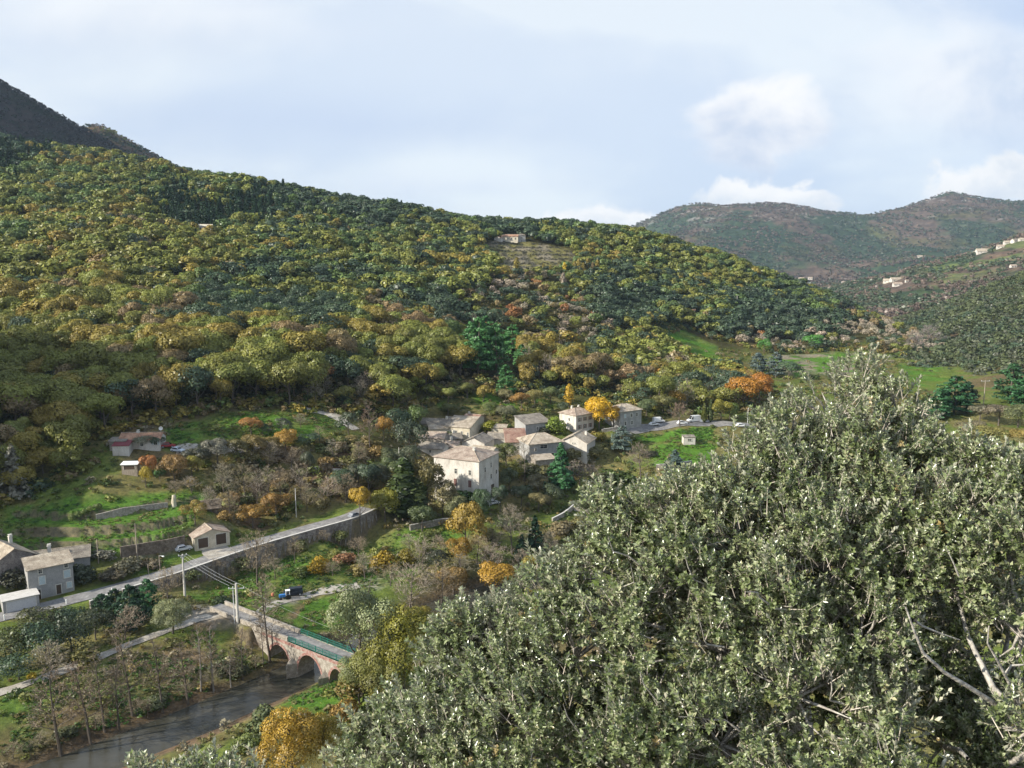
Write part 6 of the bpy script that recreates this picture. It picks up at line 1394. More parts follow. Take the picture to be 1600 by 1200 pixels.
TH = np.array(T_HILL); cand = cand[~inpoly(cand[:, 0], cand[:, 1], TH)]
for zpl in (Z_SLOPE, Z_F3): cand = cand[~inpoly(cand[:, 0], cand[:, 1], np.array(hpoly(zpl)))]
for u, v, r_, yy in ((800, 372, 15, 742), (320, 352, 9, 590), (36, 342, 5, 590), (1082, 487, 4, 640), (223, 684, 14, 250)):
    s_, g_ = ray(u, v); cand = cand[np.hypot(cand[:, 0] - s_ * yy, cand[:, 1] - yy) > r_]
for u, v, yy in ((800, 372, 742), (320, 353, 590), (36, 341, 590), (1082, 486, 640)):      # the clearing below each hill house
    s_, g_ = ray(u, v); k = np.abs(cand[:, 0] / cand[:, 1] - s_) < (0.02 if u == 800 else 0.008); cand = cand[~(k & (cand[:, 1] < yy) & (cand[:, 1] > yy - 26))]
x, y = cand.T; z = zt_raw(x, y); u, v = proj(x, y, z)
Ht = (7.0 + 6.5 * rng.random(len(x)) ** 1.4) * (0.75 + 0.5 * fbm(x / 40, y / 40, 77)) * (1.12 - 0.24 * smooth(290, 560, y))
# who is hidden behind the crest or other slopes
vis = np.ones(len(x), bool)
for f in np.linspace(0.35, 0.985, 44):
    zz = CAMZ + (z + Ht - CAMZ) * f; vis &= zt_raw(x * f, y * f) < zz + 1.0
inframe = (u > -60) & (u < 1660)
keep = (vis & inframe) | (~inframe & (y < 420) & (x < 0) & (np.abs(x / y) < 1.25))  # unseen trees on the left spur kept too, for their shadows
x, y, z, u, v, Ht, inframe = [q[keep] for q in (x, y, z, u, v, Ht, inframe)]
# palette by the nearest anchor, edges broken up
du = u[:, None] - AU[:, 0] + rng.normal(size=(len(u), 1)) * 16; dv = (v[:, None] - AU[:, 1] + rng.normal(size=(len(u), 1)) * 9) * 1.7
near_ = np.argmin(du ** 2 + dv ** 2, 1)
kinds = []; cols_ = []
patch = fbm(x / 38, y / 38, 91, 2)
for i, a in enumerate(near_):
    P = PALS[ANCH[a][2]]; w = np.array([p[2] for p in P]); cs = np.cumsum(w / w.sum())
    t = min(max((patch[i] - 0.5) * 1.9 + 0.5 + rng.normal() * 0.12, 0), 0.999)
    p = P[int(np.searchsorted(cs, t))] if rng.random() < 0.72 else P[int(rng.choice(len(P), p=w / w.sum()))]
    kinds.append(p[0]); cols_.append(p[1])
kinds = np.array(kinds); cols_ = np.array(cols_)
grove = (u > 722) & (u < 815) & (v > 515) & (v < 622)
thin = grove | (np.array([ANCH[a][2] for a in near_]) == 'F') & (rng.random(len(x)) < 0.30)
Ht = np.where(kinds == 'pine', Ht * 1.15, np.where(np.array([ANCH[a][2] for a in near_]) == 'F', Ht * 0.7, Ht))
ok = ~thin; x, y, z, u, v, Ht, kinds, cols_, inframe, near_ = [q[ok] for q in (x, y, z, u, v, Ht, kinds, cols_, inframe, near_)]
LAND = [('above the long low house with patched orange roof', 215, 640), ('at the left edge of the wood', 20, 620), ('above the green grassy slope', 400, 600), ('behind the tracks left of the village', 530, 620), ('above the left-end village houses', 660, 600), ('left of the dark conifer grove', 670, 550), ('below the dark conifer grove', 760, 620), ('right of the dark conifer grove', 850, 570), ('behind the orange plane tree', 930, 600), ('above the village road and parked vans', 1070, 610), ('at the foot of the upper meadow', 1120, 590), ('on the lower left hillside', 120, 540), ('in the middle of the lower hillside', 330, 560), ('in the dark band of the middle hillside', 470, 520), ('on the shady left hillside', 60, 680), ('below the upper meadow', 1030, 560)]
LU = np.array([(a[1], a[2]) for a in LAND], float)
CN = dict(olive='olive-leaved', gold='golden', yg='yellow-green', orange='bright orange', rust='rust-red', holm='dark evergreen', green='green-leaved', russet='russet', bare='bare grey', dpine='dark green')
KN = dict(oak='oak', holm='holm oak', pine='pine', bare='leafless tree')
size = Ht / y * inframe
lim = dict(oak=290, holm=110, pine=40, bare=60); single = np.zeros(len(x), bool)
for k, n in lim.items():
    ii = np.where((kinds == k) & inframe & (v < 800))[0]; ii = ii[np.argsort(-size[ii])][:n]; single[ii] = True
big = {}
for i in np.where(single)[0]:
    c = PAL[str(cols_[i])]; j = int(np.argmin(((u[i] - LU[:, 0]) ** 2 + ((v[i] - LU[:, 1]) * 1.5) ** 2)))
    lab = '%s %s in the wood %s' % (CN[str(cols_[i])], KN[str(kinds[i])], LAND[j][0])
    if str(kinds[i]) == 'holm': lab = 'dark holm oak in the wood ' + LAND[j][0]
    plant(str(kinds[i]), (x[i], y[i], z[i] - 0.2), Ht[i], rng.uniform(0.9, 1.45) if kinds[i] != 'pine' else 1.0, c, lab, lab.split(' in the wood')[0] + 's ' + LAND[j][0])

# the rest of the wood: one mass of leaf cards, a tree at a time
def scatter(name, X, Y, Z, H, W_, Cc, temps, label=None, var_amp=0.25, mat='leaves', seed=5):
    r = np.random.default_rng(seed); Q = []; A = []
    tid = r.integers(0, len(temps), len(X)) if not hasattr(temps[0], '__getitem__') or True else None
    for t in range(len(temps)):
        ii = np.where(tid == t)[0]
        if len(ii) == 0: continue
        q, var = temps[t]; n = len(q); a = r.uniform(0, 2 * np.pi, len(ii)); ca, sa = np.cos(a), np.sin(a)
        hx = (H[ii] * W_[ii])
        px = q[None, :, :, 0] * ca[:, None, None] - q[None, :, :, 1] * sa[:, None, None]; py_ = q[None, :, :, 0] * sa[:, None, None] + q[None, :, :, 1] * ca[:, None, None]
        V = np.stack([px * hx[:, None, None] + X[ii][:, None, None], py_ * hx[:, None, None] + Y[ii][:, None, None], q[None, :, :, 2] * H[ii][:, None, None] + Z[ii][:, None, None]], -1)
        c = Cc[ii][:, None, :] * var[None, :, None] * r.uniform(1 - var_amp * .4, 1 + var_amp * .4, (len(ii), n, 1))
        Q.append(V.reshape(-1, 3).astype(np.float32)); A.append(np.concatenate([c, np.ones(c.shape[:2] + (1,))], -1).reshape(-1, 4).astype(np.float32))
    V = np.concatenate(Q); A = np.concatenate(A)
    return V, A
def join_stuff(name, parts_):
    V = np.concatenate([p[0] for p in parts_]); A = np.concatenate([p[1] for p in parts_])
    o = np_mesh(name, V, np.arange(len(V)).reshape(-1, 4), M['leaves'], attrs=[('Col', 'FACE', 'FLOAT_COLOR', A)])
    return tag(o, kind='stuff')
FT = dict(oak=[t_broad(300 + i, 230, 0.12, lobes=6 + i % 4, lr=(0.15, 0.27)) for i in range(10)], holm=[t_broad(330 + i, 200, 0.13, rx=0.38, rz=0.38, zc=0.56, lobes=8, lr=(0.18, 0.27)) for i in range(6)], pine=[t_conifer(350 + i, 200, 0.14, whorls=8) for i in range(4)], bare=[t_broad(370 + i, 150, 0.10, lobes=9) for i in range(4)])
FTn = dict(oak=[t_broad(400 + i, 800, 0.066, lobes=9 + i % 4, lr=(0.13, 0.24)) for i in range(8)], holm=[t_broad(430 + i, 650, 0.072, rx=0.38, rz=0.38, zc=0.56, lobes=10, lr=(0.18, 0.27)) for i in range(5)], pine=[t_conifer(450 + i, 600, 0.09) for i in range(3)], bare=[t_broad(470 + i, 420, 0.06, lobes=12) for i in range(3)])
parts_ = []
CC = np.array([PAL[str(c)] for c in cols_]) * rng.uniform(0.85, 1.15, (len(x), 1)) * rng.uniform(0.95, 1.05, (len(x), 3))
for k in ('oak', 'holm', 'pine', 'bare'):
    for nearflag, TT_ in ((True, FTn), (False, FT)):
        ii = np.where((kinds == k) & ~single & ((y < 430) & inframe if nearflag else ~((y < 430) & inframe)))[0]
        if len(ii): parts_.append(scatter('x', x[ii], y[ii], z[ii] - 0.3, Ht[ii], np.full(len(ii), 1.15 if k != 'pine' else 0.95) * rng.uniform(.8, 1.3, len(ii)), CC[ii], TT_[k]))
join_stuff('hillside_wood', parts_)
print('FOREST', len(x), 'single', single.sum(), 'quads', sum(len(p[0]) // 4 for p in parts_))
# far slopes: small crowns on the mountains and the right-hand hills
def far_wood(name, zf, s0, s1, y0, y1, step, colf, hr=(5, 9), n=26, card=0.30, keepf=None, seed=1):
    r = np.random.default_rng(seed); P = []; yy = y0
    while yy < y1:
        xs = np.arange(s0 * yy, s1 * yy, step); P.append(np.stack([xs + r.uniform(-.45, .45, len(xs)) * step, np.full(len(xs), yy) + r.uniform(-.45, .45, len(xs)) * step], 1)); yy += step * 1.15
    P = np.concatenate(P); X, Y = P.T; Z = zf(X, Y); vis = np.ones(len(X), bool); U, V_ = proj(X, Y, Z)
    for f in np.linspace(0.55, 0.99, 24):
        zz = CAMZ + (Z + 6 - CAMZ) * f; xf, yf = X * f, Y * f
        vis &= np.where((yf > y0) & (xf / yf >= s0), zf(xf, yf), -1e3) < zz + 2
        vis &= np.where(yf < 1490, zt_raw(xf, np.minimum(yf, 1490)), -1e3) < zz + 2
    vis &= (U > -40) & (U < 1640)
    for o in bpy.data.objects:
        if o.parent is None and o.get('category') == 'house' and o.location.y > 1000:
            hx, hy = o.location.x, o.location.y; vis &= ~((np.abs(X / Y - hx / hy) < 12 / hy) & (Y < hy + 12) & (Y > hy - 130))
    if keepf is not None: vis &= keepf(X, Y, U, V_, r)
    X, Y, Z = X[vis], Y[vis], Z[vis]; T_ = [t_broad(500 + seed * 20 + i, n, card, lobes=5, lr=(0.2, 0.3), zc=0.5) for i in range(5)]
    print(name, len(X)); return scatter('x', X, Y, Z - 0.5, r.uniform(hr[0], hr[1], len(X)), r.uniform(1.0, 1.5, len(X)), colf(X, Y, r), T_)
def pick(r, X, Y, sc_, cols, seed, jit=0.25):
    t = np.clip((fbm(X / sc_, Y / sc_, seed) - 0.5) * 1.8 + 0.5 + r.normal(size=len(X)) * jit, 0, 0.999); C_ = np.array([PAL[c] if isinstance(c, str) else c for c in cols]); return C_[(t * len(cols)).astype(int)] * r.uniform(0.8, 1.2, (len(X), 1))
GREY_G = (.085, .095, .055); BRN = (.155, .115, .09)
p1 = far_wood('right', zrh, 0.42, 0.72, 480, 1000, 6.5, lambda X, Y, r: pick(r, X, Y, 50, ['holm', (.07, .095, .045), GREY_G, (.085, .105, .045), (.10, .12, .05)], 3), (5, 8), 60, 0.2, seed=2)
p2 = far_wood('mid', zmid, 0.25, 0.70, 820, 1700, 9.0, lambda X, Y, r: pick(r, X, Y, 90, ['holm', GREY_G, 'holm', GREY_G, BRN, BRN], 5), (5, 9), 30, 0.28, keepf=lambda X, Y, U, V_, r: ~((fbm(X / 60, Y / 160, 64) > 0.52) & (Y > 1180) & (X / Y > 0.45) & (r.random(len(X)) < 0.75)), seed=3)
join_stuff('far_woods', [p1, p2])
p3 = far_wood('mtn', zmtn, 0.05, 0.68, 2000, 4300, 19, lambda X, Y, r: pick(r, X, Y, 260, [(.055, .075, .045), (.055, .075, .045), (.08, .08, .055), (.10, .08, .06), (.11, .082, .066)], 7), (7, 12), 14, 0.42, keepf=lambda X, Y, U, V_, r: fbm(X / 60, Y / 60, 45) > 0.42, seed=4)
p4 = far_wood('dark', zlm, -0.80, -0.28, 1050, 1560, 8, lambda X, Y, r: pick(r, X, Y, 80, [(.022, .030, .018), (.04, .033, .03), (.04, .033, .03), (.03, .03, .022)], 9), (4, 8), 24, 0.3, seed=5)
p5 = far_wood('shoulder', zls, -0.60, -0.20, 1600, 2000, 10, lambda X, Y, r: pick(r, X, Y, 80, ['holm', BRN, 'russet', 'olive'], 10), (5, 9), 20, 0.34, seed=6)
join_stuff('mountain_woods', [p3, p4, p5])
# ------------------------------------------------------------------ undergrowth: low scrub over the rough ground of the valley
r = np.random.default_rng(23); P = []; yy = 118.0
while yy < 560:
    st = 1.75 + yy / 260; xs = np.arange(-.66 * yy, .5 * yy, st); P.append(np.stack([xs + r.uniform(-.5, .5, len(xs)) * st, yy + r.uniform(-.5, .5, len(xs)) * st], 1)); yy += st
P = np.concatenate(P); X, Y = P.T
m = np.ones(len(X), bool)
for zp, wl in ((T_LEFT, 1), (hpoly(Z_F1), 1), (hpoly(Z_F2), 1), (hpoly(Z_F3), 1), (T_MID, 1), (T_FAR, 1)):
    m &= ~inpoly(X, Y, np.array(zp)) | (r.random(len(X)) < 0.03)
for zp, kf in ((Z_SLOPE, .28), (Z_LOW, .42)):
    m &= ~inpoly(X, Y, np.array(hpoly(zp))) | (r.random(len(X)) < kf)
m &= fbm(X / 8, Y / 8, 33) > 0.44 - 0.1 * inpoly(X, Y, np.array(hpoly(Z_BROWN)))
d1, _, _ = polydist(X, Y, ROAD); d2, _, _ = polydist(X, Y, PATH); d3, _, _ = polydist(X, Y, RIVER); m &= (d1 > 4.6) & (d2 > 2.6) & (d3 > 7.0)
bt = (X - BR_A[0]) * BR_D[0] + (Y - BR_A[1]) * BR_D[1]; bn = (X - BR_A[0]) * BR_N[0] + (Y - BR_A[1]) * BR_N[1]; m &= ~((bt > -3) & (bt < 45) & (np.abs(bn) < 4))
for o in bpy.data.objects:
    if o.parent is None and o.get('category') in ('house', 'annexe', 'garage', 'outbuilding', 'car', 'van', 'pickup', 'tractor', 'shelter', 'hut'): m &= np.hypot(X - o.location.x, Y - o.location.y) > (7.0 if o['category'] == 'house' else 4.5)
for pl in ([hit(a, b)[:2] for a, b in ((965, 679), (1000, 669), (1050, 663), (1100, 662), (1160, 664), (1230, 668))], [hit(a, b)[:2] for a, b in ((275, 702), (345, 701), (400, 706))], [hit(a, b)[:2] for a, b in ((345, 870), (335, 852))]):
    d, _, _ = polydist(X, Y, pl); m &= d > 4
tx = r.uniform(TH[:, 0].min(), TH[:, 0].max(), 9000); ty = r.uniform(TH[:, 1].min(), TH[:, 1].max(), 9000); fr = np.mod(zt_raw(tx, ty) / 3.2, 1.0)
tk = inpoly(tx, ty, TH) & (fr > 0.45) & (r.random(9000) < 0.2); nt0 = int(m.sum()); X = np.concatenate([X[m], tx[tk]]); Y = np.concatenate([Y[m], ty[tk]]); Z = zt_raw(X, Y); n_ = fbm(X / 16, Y / 16, 35)
sel = pick(r, X, Y, 16, [(.075, .11, .03), (.13, .16, .035), (.19, .20, .05), (.21, .18, .07), (.15, .15, .05), (.25, .19, .06), (.24, .21, .13)], 37, 0.3)
big = r.random(len(X)) ** 3; brn = inpoly(X, Y, np.array(hpoly(Z_BROWN))); H = 0.5 + 1.7 * big + 0.002 * Y + brn * r.uniform(0, 1.8, len(X)); H[nt0:] = r.uniform(0.8, 1.9, len(X) - nt0); sel[nt0:] = (.12, .115, .075)
ex = []                               # bushes closing the lower edge of the wood
E = np.array(FW[:len(FOREST)]); Er = resample(np.concatenate([E, np.zeros((len(E), 1))], 1), 1.6)
for k_ in range(3): ex.append(Er[:, :2] + r.normal(size=(len(Er), 2)) * [3.0, 4.5] + [0, 3.0])
ex = np.concatenate(ex); k_ = np.ones(len(ex), bool)
for o in bpy.data.objects:
    if o.parent is None and o.get('category') in ('house', 'annexe', 'outhouse'): k_ &= np.hypot(ex[:, 0] - o.location.x, ex[:, 1] - o.location.y) > 9
ex = ex[k_]; X = np.concatenate([X, ex[:, 0]]); Y = np.concatenate([Y, ex[:, 1]]); Z = zt_raw(X, Y); H = np.concatenate([H, r.uniform(1.6, 4.2, len(ex))]); sel = np.concatenate([sel, pick(r, ex[:, 0], ex[:, 1], 14, ['holm', 'green', 'olive', 'olive', 'russet', 'gold'], 43, 0.3)])
ST = [t_shrub(600 + i, 60, 0.21) for i in range(8)]
pu = scatter('x', X, Y, Z - 0.1, H, r.uniform(1.0, 1.7, len(X)), sel, ST)
print('UNDERGROWTH', len(X)); join_stuff('undergrowth', [pu])

# tufts of longer grass in the fields and on the terraces
P = []; r = np.random.default_rng(31)
for zp, n_t in ((T_LEFT, 1100), (hpoly(Z_F1), 700), (hpoly(Z_F2), 700), (hpoly(Z_SLOPE), 2200), (hpoly(Z_LOW), 3200), (T_BACK, 600), (hpoly([(0, 1090), (330, 985), (420, 1040), (200, 1130), (0, 1190)]), 1800), (hpoly([(440, 1100), (480, 1068), (525, 1052), (545, 1080), (510, 1112)]), 300)):
    Q = np.array(zp); a = np.stack([r.uniform(Q[:, 0].min(), Q[:, 0].max(), n_t * 3), r.uniform(Q[:, 1].min(), Q[:, 1].max(), n_t * 3)], 1); P.append(a[inpoly(a[:, 0], a[:, 1], Q)][:n_t])
P = np.concatenate(P); X, Y = P.T; d1, _, _ = polydist(X, Y, ROAD); d2, _, _ = polydist(X, Y, PATH); d3, _, _ = polydist(X, Y, RIVER); k = (d1 > 3.4) & (d2 > 2.0) & (d3 > 6.5) & (fbm(X / 5, Y / 5, 39) > 0.45); X, Y = X[k], Y[k]
gc = pick(r, X, Y, 12, [(.05, .12, .02), (.075, .14, .025), (.11, .15, .035), (.16, .155, .05)], 41, 0.3)
join_stuff('grass', [scatter('x', X, Y, zt_raw(X, Y) - 0.05, r.uniform(.25, .6, len(X)), r.uniform(1.5, 3.0, len(X)), gc, [t_shrub(640 + i, 22, 0.3) for i in range(5)])])
# ------------------------------------------------------------------ the holm oaks right in front of the viewer
def oak_leaf_mat():
    m, nt, out = new_mat('holm_oak_leaf')
    at = N(nt, 'ShaderNodeAttribute', attribute_name='Var'); geo = N(nt, 'ShaderNodeNewGeometry')
    top = ramp(nt, at.outputs['Fac'], [(0.0, (.035, .055, .016)), (0.45, (.178, .225, .082)), (0.8, (.42, .455, .265)), (0.93, (.40, .38, .22)), (1.0, (.40, .26, .06))])
    under = ramp(nt, at.outputs['Fac'], [(0.0, (.30, .31, .22)), (0.6, (.50, .50, .39)), (1.0, (.60, .56, .42))])
    c = mixc(nt, geo.outputs['Backfacing'], top, under)
    b = N(nt, 'ShaderNodeBsdfPrincipled'); b.inputs['Roughness'].default_value = 0.30; b.inputs['Specular IOR Level'].default_value = 0.9
    nt.links.new(c, b.inputs['Base Color'])
    t = N(nt, 'ShaderNodeBsdfTranslucent'); nt.links.new(c, t.inputs[0]); mx = N(nt, 'ShaderNodeMixShader'); mx.inputs[0].default_value = 0.16
    nt.links.new(b.outputs[0], mx.inputs[1]); nt.links.new(t.outputs[0], mx.inputs[2]); nt.links.new(mx.outputs[0], out.inputs[0]); return m
M['oakleaf'] = oak_leaf_mat()
M['oaktwig'] = surf_mat('oak_twig', [(0.3, (.34, .29, .23)), (0.7, (.58, .52, .45))], 8, 0.9)
M['oakbark'] = surf_mat('oak_bark', [(0.3, (.22, .20, .17)), (0.5, (.40, .37, .32)), (0.75, (.58, .55, .48))], 9, 0.95, 0.5, scale2=30, amp2=0.3)
rg = np.random.default_rng(99)
def sprig(seed, n=20, L=0.2, leaf=0.066):
    """a shoot: leaves along a stem with a tuft at its tip; axis +z"""
    r = np.random.default_rng(seed); t = np.concatenate([np.linspace(0.15, 0.85, n - 7), np.full(7, 0.95)]); a = np.arange(n) * 2.4 + r.uniform(-.3, .3, n)
    el = np.where(t > 0.9, r.uniform(0.15, 0.75, n), r.uniform(0.55, 1.15, n))               # angle from the stem
    bend = r.uniform(-.12, .12, 2)
    base = np.stack([bend[0] * t ** 2 * L, bend[1] * t ** 2 * L, t * L], 1)
    rad = np.stack([np.cos(a), np.sin(a), 0 * a], 1); up = np.array([0, 0, 1.0])
    d = rad * np.sin(el)[:, None] + up * np.cos(el)[:, None]
    nrm = -rad * np.cos(el)[:, None] + up * np.sin(el)[:, None]; nrm = unit(nrm + r.normal(size=(n, 3)) * 0.25); sd_ = unit(np.cross(d, nrm)); nrm = np.cross(sd_, d)
    l = leaf * r.uniform(0.7, 1.25, n)[:, None]; w = l * 0.24
    p0 = base; p2 = base + d * l - nrm * l * 0.08; mid_ = base + d * l * 0.5
    V = np.stack([p0, mid_ + sd_ * w + nrm * l * 0.07, p2, mid_ - sd_ * w + nrm * l * 0.07], 1)   # folded along the midrib
    return V, np.clip(r.normal(0.45, 0.2, n), 0, 0.9), np.array([[0, 0, 0], [bend[0] * L, bend[1] * L, L]])
SPR = [sprig(700 + i, n) for i, n in enumerate((18, 20, 22, 24, 20, 18, 22, 20, 24, 20))]
POCK = [(1230, 1120, .6), (1300, 930, .4), (1500, 1120, .75), (1570, 870, .34), (1045, 965, .36), (1150, 700, .2), (1380, 770, .26), (830, 1130, .34), (1000, 900, .2), (1200, 830, .28), (1340, 840, .22), (1470, 960, .36), (1420, 1190, .4), (640, 1170, .24), (1130, 870, .24), (1290, 750, .2), (1460, 800, .26), (1540, 800, .2), (880, 1180, .36), (1180, 990, .28), (1110, 1190, .3), (1350, 1060, .34), (770, 980, .2), (1050, 780, .16), (1310, 640, .14), (1600, 930, .3), (1570, 1185, .55), (1000, 1130, .24)]
LOBES_ALL = []
def cavities():
    out = []
    for u, v, rad in POCK:
        best = 99
        for lu, lv, ld, lr in LOBES_ALL:
            off = math.hypot(u - lu, v - lv) / F * ld
            if off < lr: best = min(best, ld - math.sqrt(lr * lr - off * off) * 0.95)
        if best < 90: out.append((np.array(py(u, v, best + rad * 0.25)), rad))
    return out
def holm_oak(label, lobes, root, dens=78, extra=(), limbs=None, aim=0.35):
    """lobes: (u, v, distance, radius) ; root: where the trunk stands (x, y, z)"""
    C_ = np.array([py(u, v, d) for u, v, d, r in lobes]); Rr = np.array([l[3] for l in lobes])
    o = empty('holm_oak', root, 0, label, 'tree'); off = np.array(root)
    Vl, Va, Tw = [], [], []; tid = 0
    for i, (c, r) in enumerate(zip(C_, Rr)):
        n = int(4 * math.pi * r * r * dens * 0.72)
        d = unit(rg.normal(size=(n, 3)) + np.array([-0.25, -0.45, 0.45])); lump = 1 + 0.34 * (fbm(d[:, 0] * 2.3 + i * 3.1, d[:, 2] * 2.3 + d[:, 1] * 1.9, 5, 3) - 0.5) * 2
        p = c + d * (r * lump * np.where(rg.random(n) < 0.22, rg.uniform(0.15, 0.6, n), rg.uniform(0.62, 1.02, n)))[:, None]
        for pc_, pr_ in CAV:
            kp = np.linalg.norm(p - pc_, axis=1) > pr_ * (0.8 + 0.5 * fbm(p[:, 0] * 5, p[:, 2] * 5, 35, 2)); p, d = p[kp], d[kp]
        gap = fbm(p[:, 0] * 2.6 + 9, p[:, 2] * 2.6 + p[:, 1] * 1.1, 15, 3); kp = gap > 0.37; p, d = p[kp], d[kp]
        for j in range(len(Rr)):                       # nothing deep inside a neighbouring lobe
            if j != i:
                kp = np.linalg.norm(p - C_[j], axis=1) > Rr[j] * 0.5; p, d = p[kp], d[kp]
        n = len(p)
        ax_ = unit(d * 0.75 + np.array([-0.1, -0.1, 0.65]) + rg.normal(size=(n, 3)) * 0.38)
        ref = unit(rg.normal(size=(n, 3))); bx_ = unit(np.cross(ax_, ref)); cx_ = np.cross(ax_, bx_); sc_ = rg.uniform(0.7, 1.45, n)
        tone = rg.normal(0, 0.13, n) + 0.25 * (fbm(p[:, 0] * 1.2, p[:, 2] * 1.2, 25) - 0.5); pick_ = rg.integers(0, len(SPR), n)
        yel = rg.random(n) < 0.006
        for k in range(len(SPR)):
            ii = np.where(pick_ == k)[0]
            if not len(ii): continue
            V, va, st = SPR[k]
            def tr(Q): return (Q[None, ..., 0, None] * bx_[ii].reshape((-1,) + (1,) * (Q.ndim - 1) + (3,)) + Q[None, ..., 1, None] * cx_[ii].reshape((-1,) + (1,) * (Q.ndim - 1) + (3,)) + Q[None, ..., 2, None] * ax_[ii].reshape((-1,) + (1,) * (Q.ndim - 1) + (3,))) * sc_[ii].reshape((-1,) + (1,) * Q.ndim) + p[ii].reshape((-1,) + (1,) * (Q.ndim - 1) + (3,))
            W_ = tr(V); Vl.append((W_ - off).reshape(-1, 3).astype(np.float32)); Va.append(np.where(yel[ii][:, None], 0.97, np.clip(va[None] + tone[ii][:, None], 0, 0.92)).reshape(-1))
            S2 = tr(np.array([[0, 0, -0.12], [st[1][0], st[1][1], st[1][2]]])); sd_ = bx_[ii] * 0.0055
            Tw.append((np.stack([S2[:, 0] - sd_, S2[:, 0] + sd_, S2[:, 1] + sd_ * .6, S2[:, 1] - sd_ * .6], 1) - off).reshape(-1, 3))
    V = np.concatenate(Vl); va = np.concatenate(Va); q = np.arange(len(V)).reshape(-1, 4)
    f = np.concatenate([q[:, [0, 1, 2]], q[:, [0, 2, 3]]]); va = np.concatenate([va, va])
    np_mesh('crown', V, f, M['oakleaf'], o, attrs=[('Var', 'FACE', 'FLOAT', va)])
    V = np.concatenate(Tw); np_mesh('twigs', V, np.arange(len(V)).reshape(-1, 4), M['oaktwig'], o)
    # trunk, limbs and branches: every lobe is carried by its nearest lobe towards the trunk
    m = MB(); rr = random.Random(5); fork = np.array(root) + np.array([0, 0.2, 1.6])
    m.tube([(0, 0, -1.0), (0.05, 0.05, 0.6), tuple(fork - off)], [0.26, 0.22, 0.17], 9, cap=False)
    order = np.argsort(np.linalg.norm(C_ - fork, axis=1)); done = []
    for i in order:
        c = C_[i] + np.array([0, 0.1, -0.1]); dist_r = np.linalg.norm(C_[i] - fork)
        par = [j for j in done if np.linalg.norm(C_[j] - fork) < dist_r * 0.85]
        a = fork if not par else C_[min(par, key=lambda j: np.linalg.norm(C_[j] - C_[i]))] + np.array([0, 0.1, -0.1])
        L = np.linalg.norm(c - a); jit = lambda k: np.array([rr.uniform(-k, k) for _ in range(3)])
        pts = [a, a + (c - a) * .35 + jit(.1) * L, a + (c - a) * .7 + jit(.08) * L, c]; r0 = 0.062 * max(0.3, 1 - dist_r / 9)
        m.tube([tuple(p - off) for p in pts], [r0 + .012, r0, r0 * .75, r0 * .5], 6, cap=False)
        for k in range(13):
            e = c + unit(np.array([rr.gauss(0, 1), rr.gauss(0, 1) - .3, rr.gauss(0, 1) + .5])) * Rr[i] * rr.uniform(.75, 1.08); md = c + (e - c) * .5 + jit(.12) * Rr[i]
            if any(np.linalg.norm(e - pc_) < pr_ * 1.25 for pc_, pr_ in CAV): continue
            m.tube([tuple(c - off), tuple(md - off), tuple(e - off)], [.026, .018, .007], 4, cap=False)
        done.append(i)
    for pts, r0 in extra:
        P = [np.array(py(u, v, d)) for u, v, d in pts]
        m.tube([tuple(p - off) for p in P], [r0 * (0.25 + 0.75 * k / (len(P) - 1)) for k in range(len(P))], 7, cap=False)
    m.build('trunk', M['oakbark'], o, True); print('OAK leaves', len(q)); return o
LB = [(1350, 612, 14, .50), (1300, 655, 13.6, .62), (1395, 650, 13.5, .55), (1240, 690, 13.2, .60), (1345, 725, 12.8, .85), (1435, 725, 12.8, .55), (1195, 735, 12.8, .60), (1250, 790, 12.3, .85), (1130, 790, 12.4, .62), (1400, 805, 12, .85), (1160, 860, 11.8, .8), (1290, 880, 11.4, .9), (1075, 810, 12.2, .60), (1420, 905, 11.2, .7), (1220, 955, 11, .85), (1080, 905, 11.5, .75), (1000, 815, 12.4, .48), (948, 800, 12.6, .38), (975, 870, 12.1, .58), (922, 880, 12.4, .36), (1350, 1000, 10.6, .72), (1495, 1000, 11.2, .5), (1130, 1010, 10.9, .8), (1000, 965, 11.3, .75), (1250, 1085, 10, .75), (1390, 1130, 9.8, .65), (1255, 700, 13.4, .55), (1425, 680, 13.4, .38), (1320, 950, 12.2, .8), (1430, 1000, 12.0, .7), (1180, 900, 12.6, .8), (1060, 950, 12.4, .7), (1200, 1050, 11.6, .8), (1330, 1080, 11.4, .8)]
RB = [(1500, 745, 12.4, .50), (1560, 765, 12, .55), (1608, 790, 11.5, .62), (1500, 835, 11.5, .75), (1585, 880, 10.8, .7), (1500, 915, 11.0, .6), (1600, 985, 10.4, .45), (1620, 1130, 9.4, .4), (1520, 1180, 9.0, .45), (1600, 755, 12.2, .4), (1500, 1085, 11.6, .6), (1600, 1065, 11.4, .65), (1440, 1060, 11.9, .6), (1560, 960, 12.2, .6), (1650, 1170, 11.0, .7), (1570, 1200, 10.6, .65), (1480, 1160, 11.0, .6)]
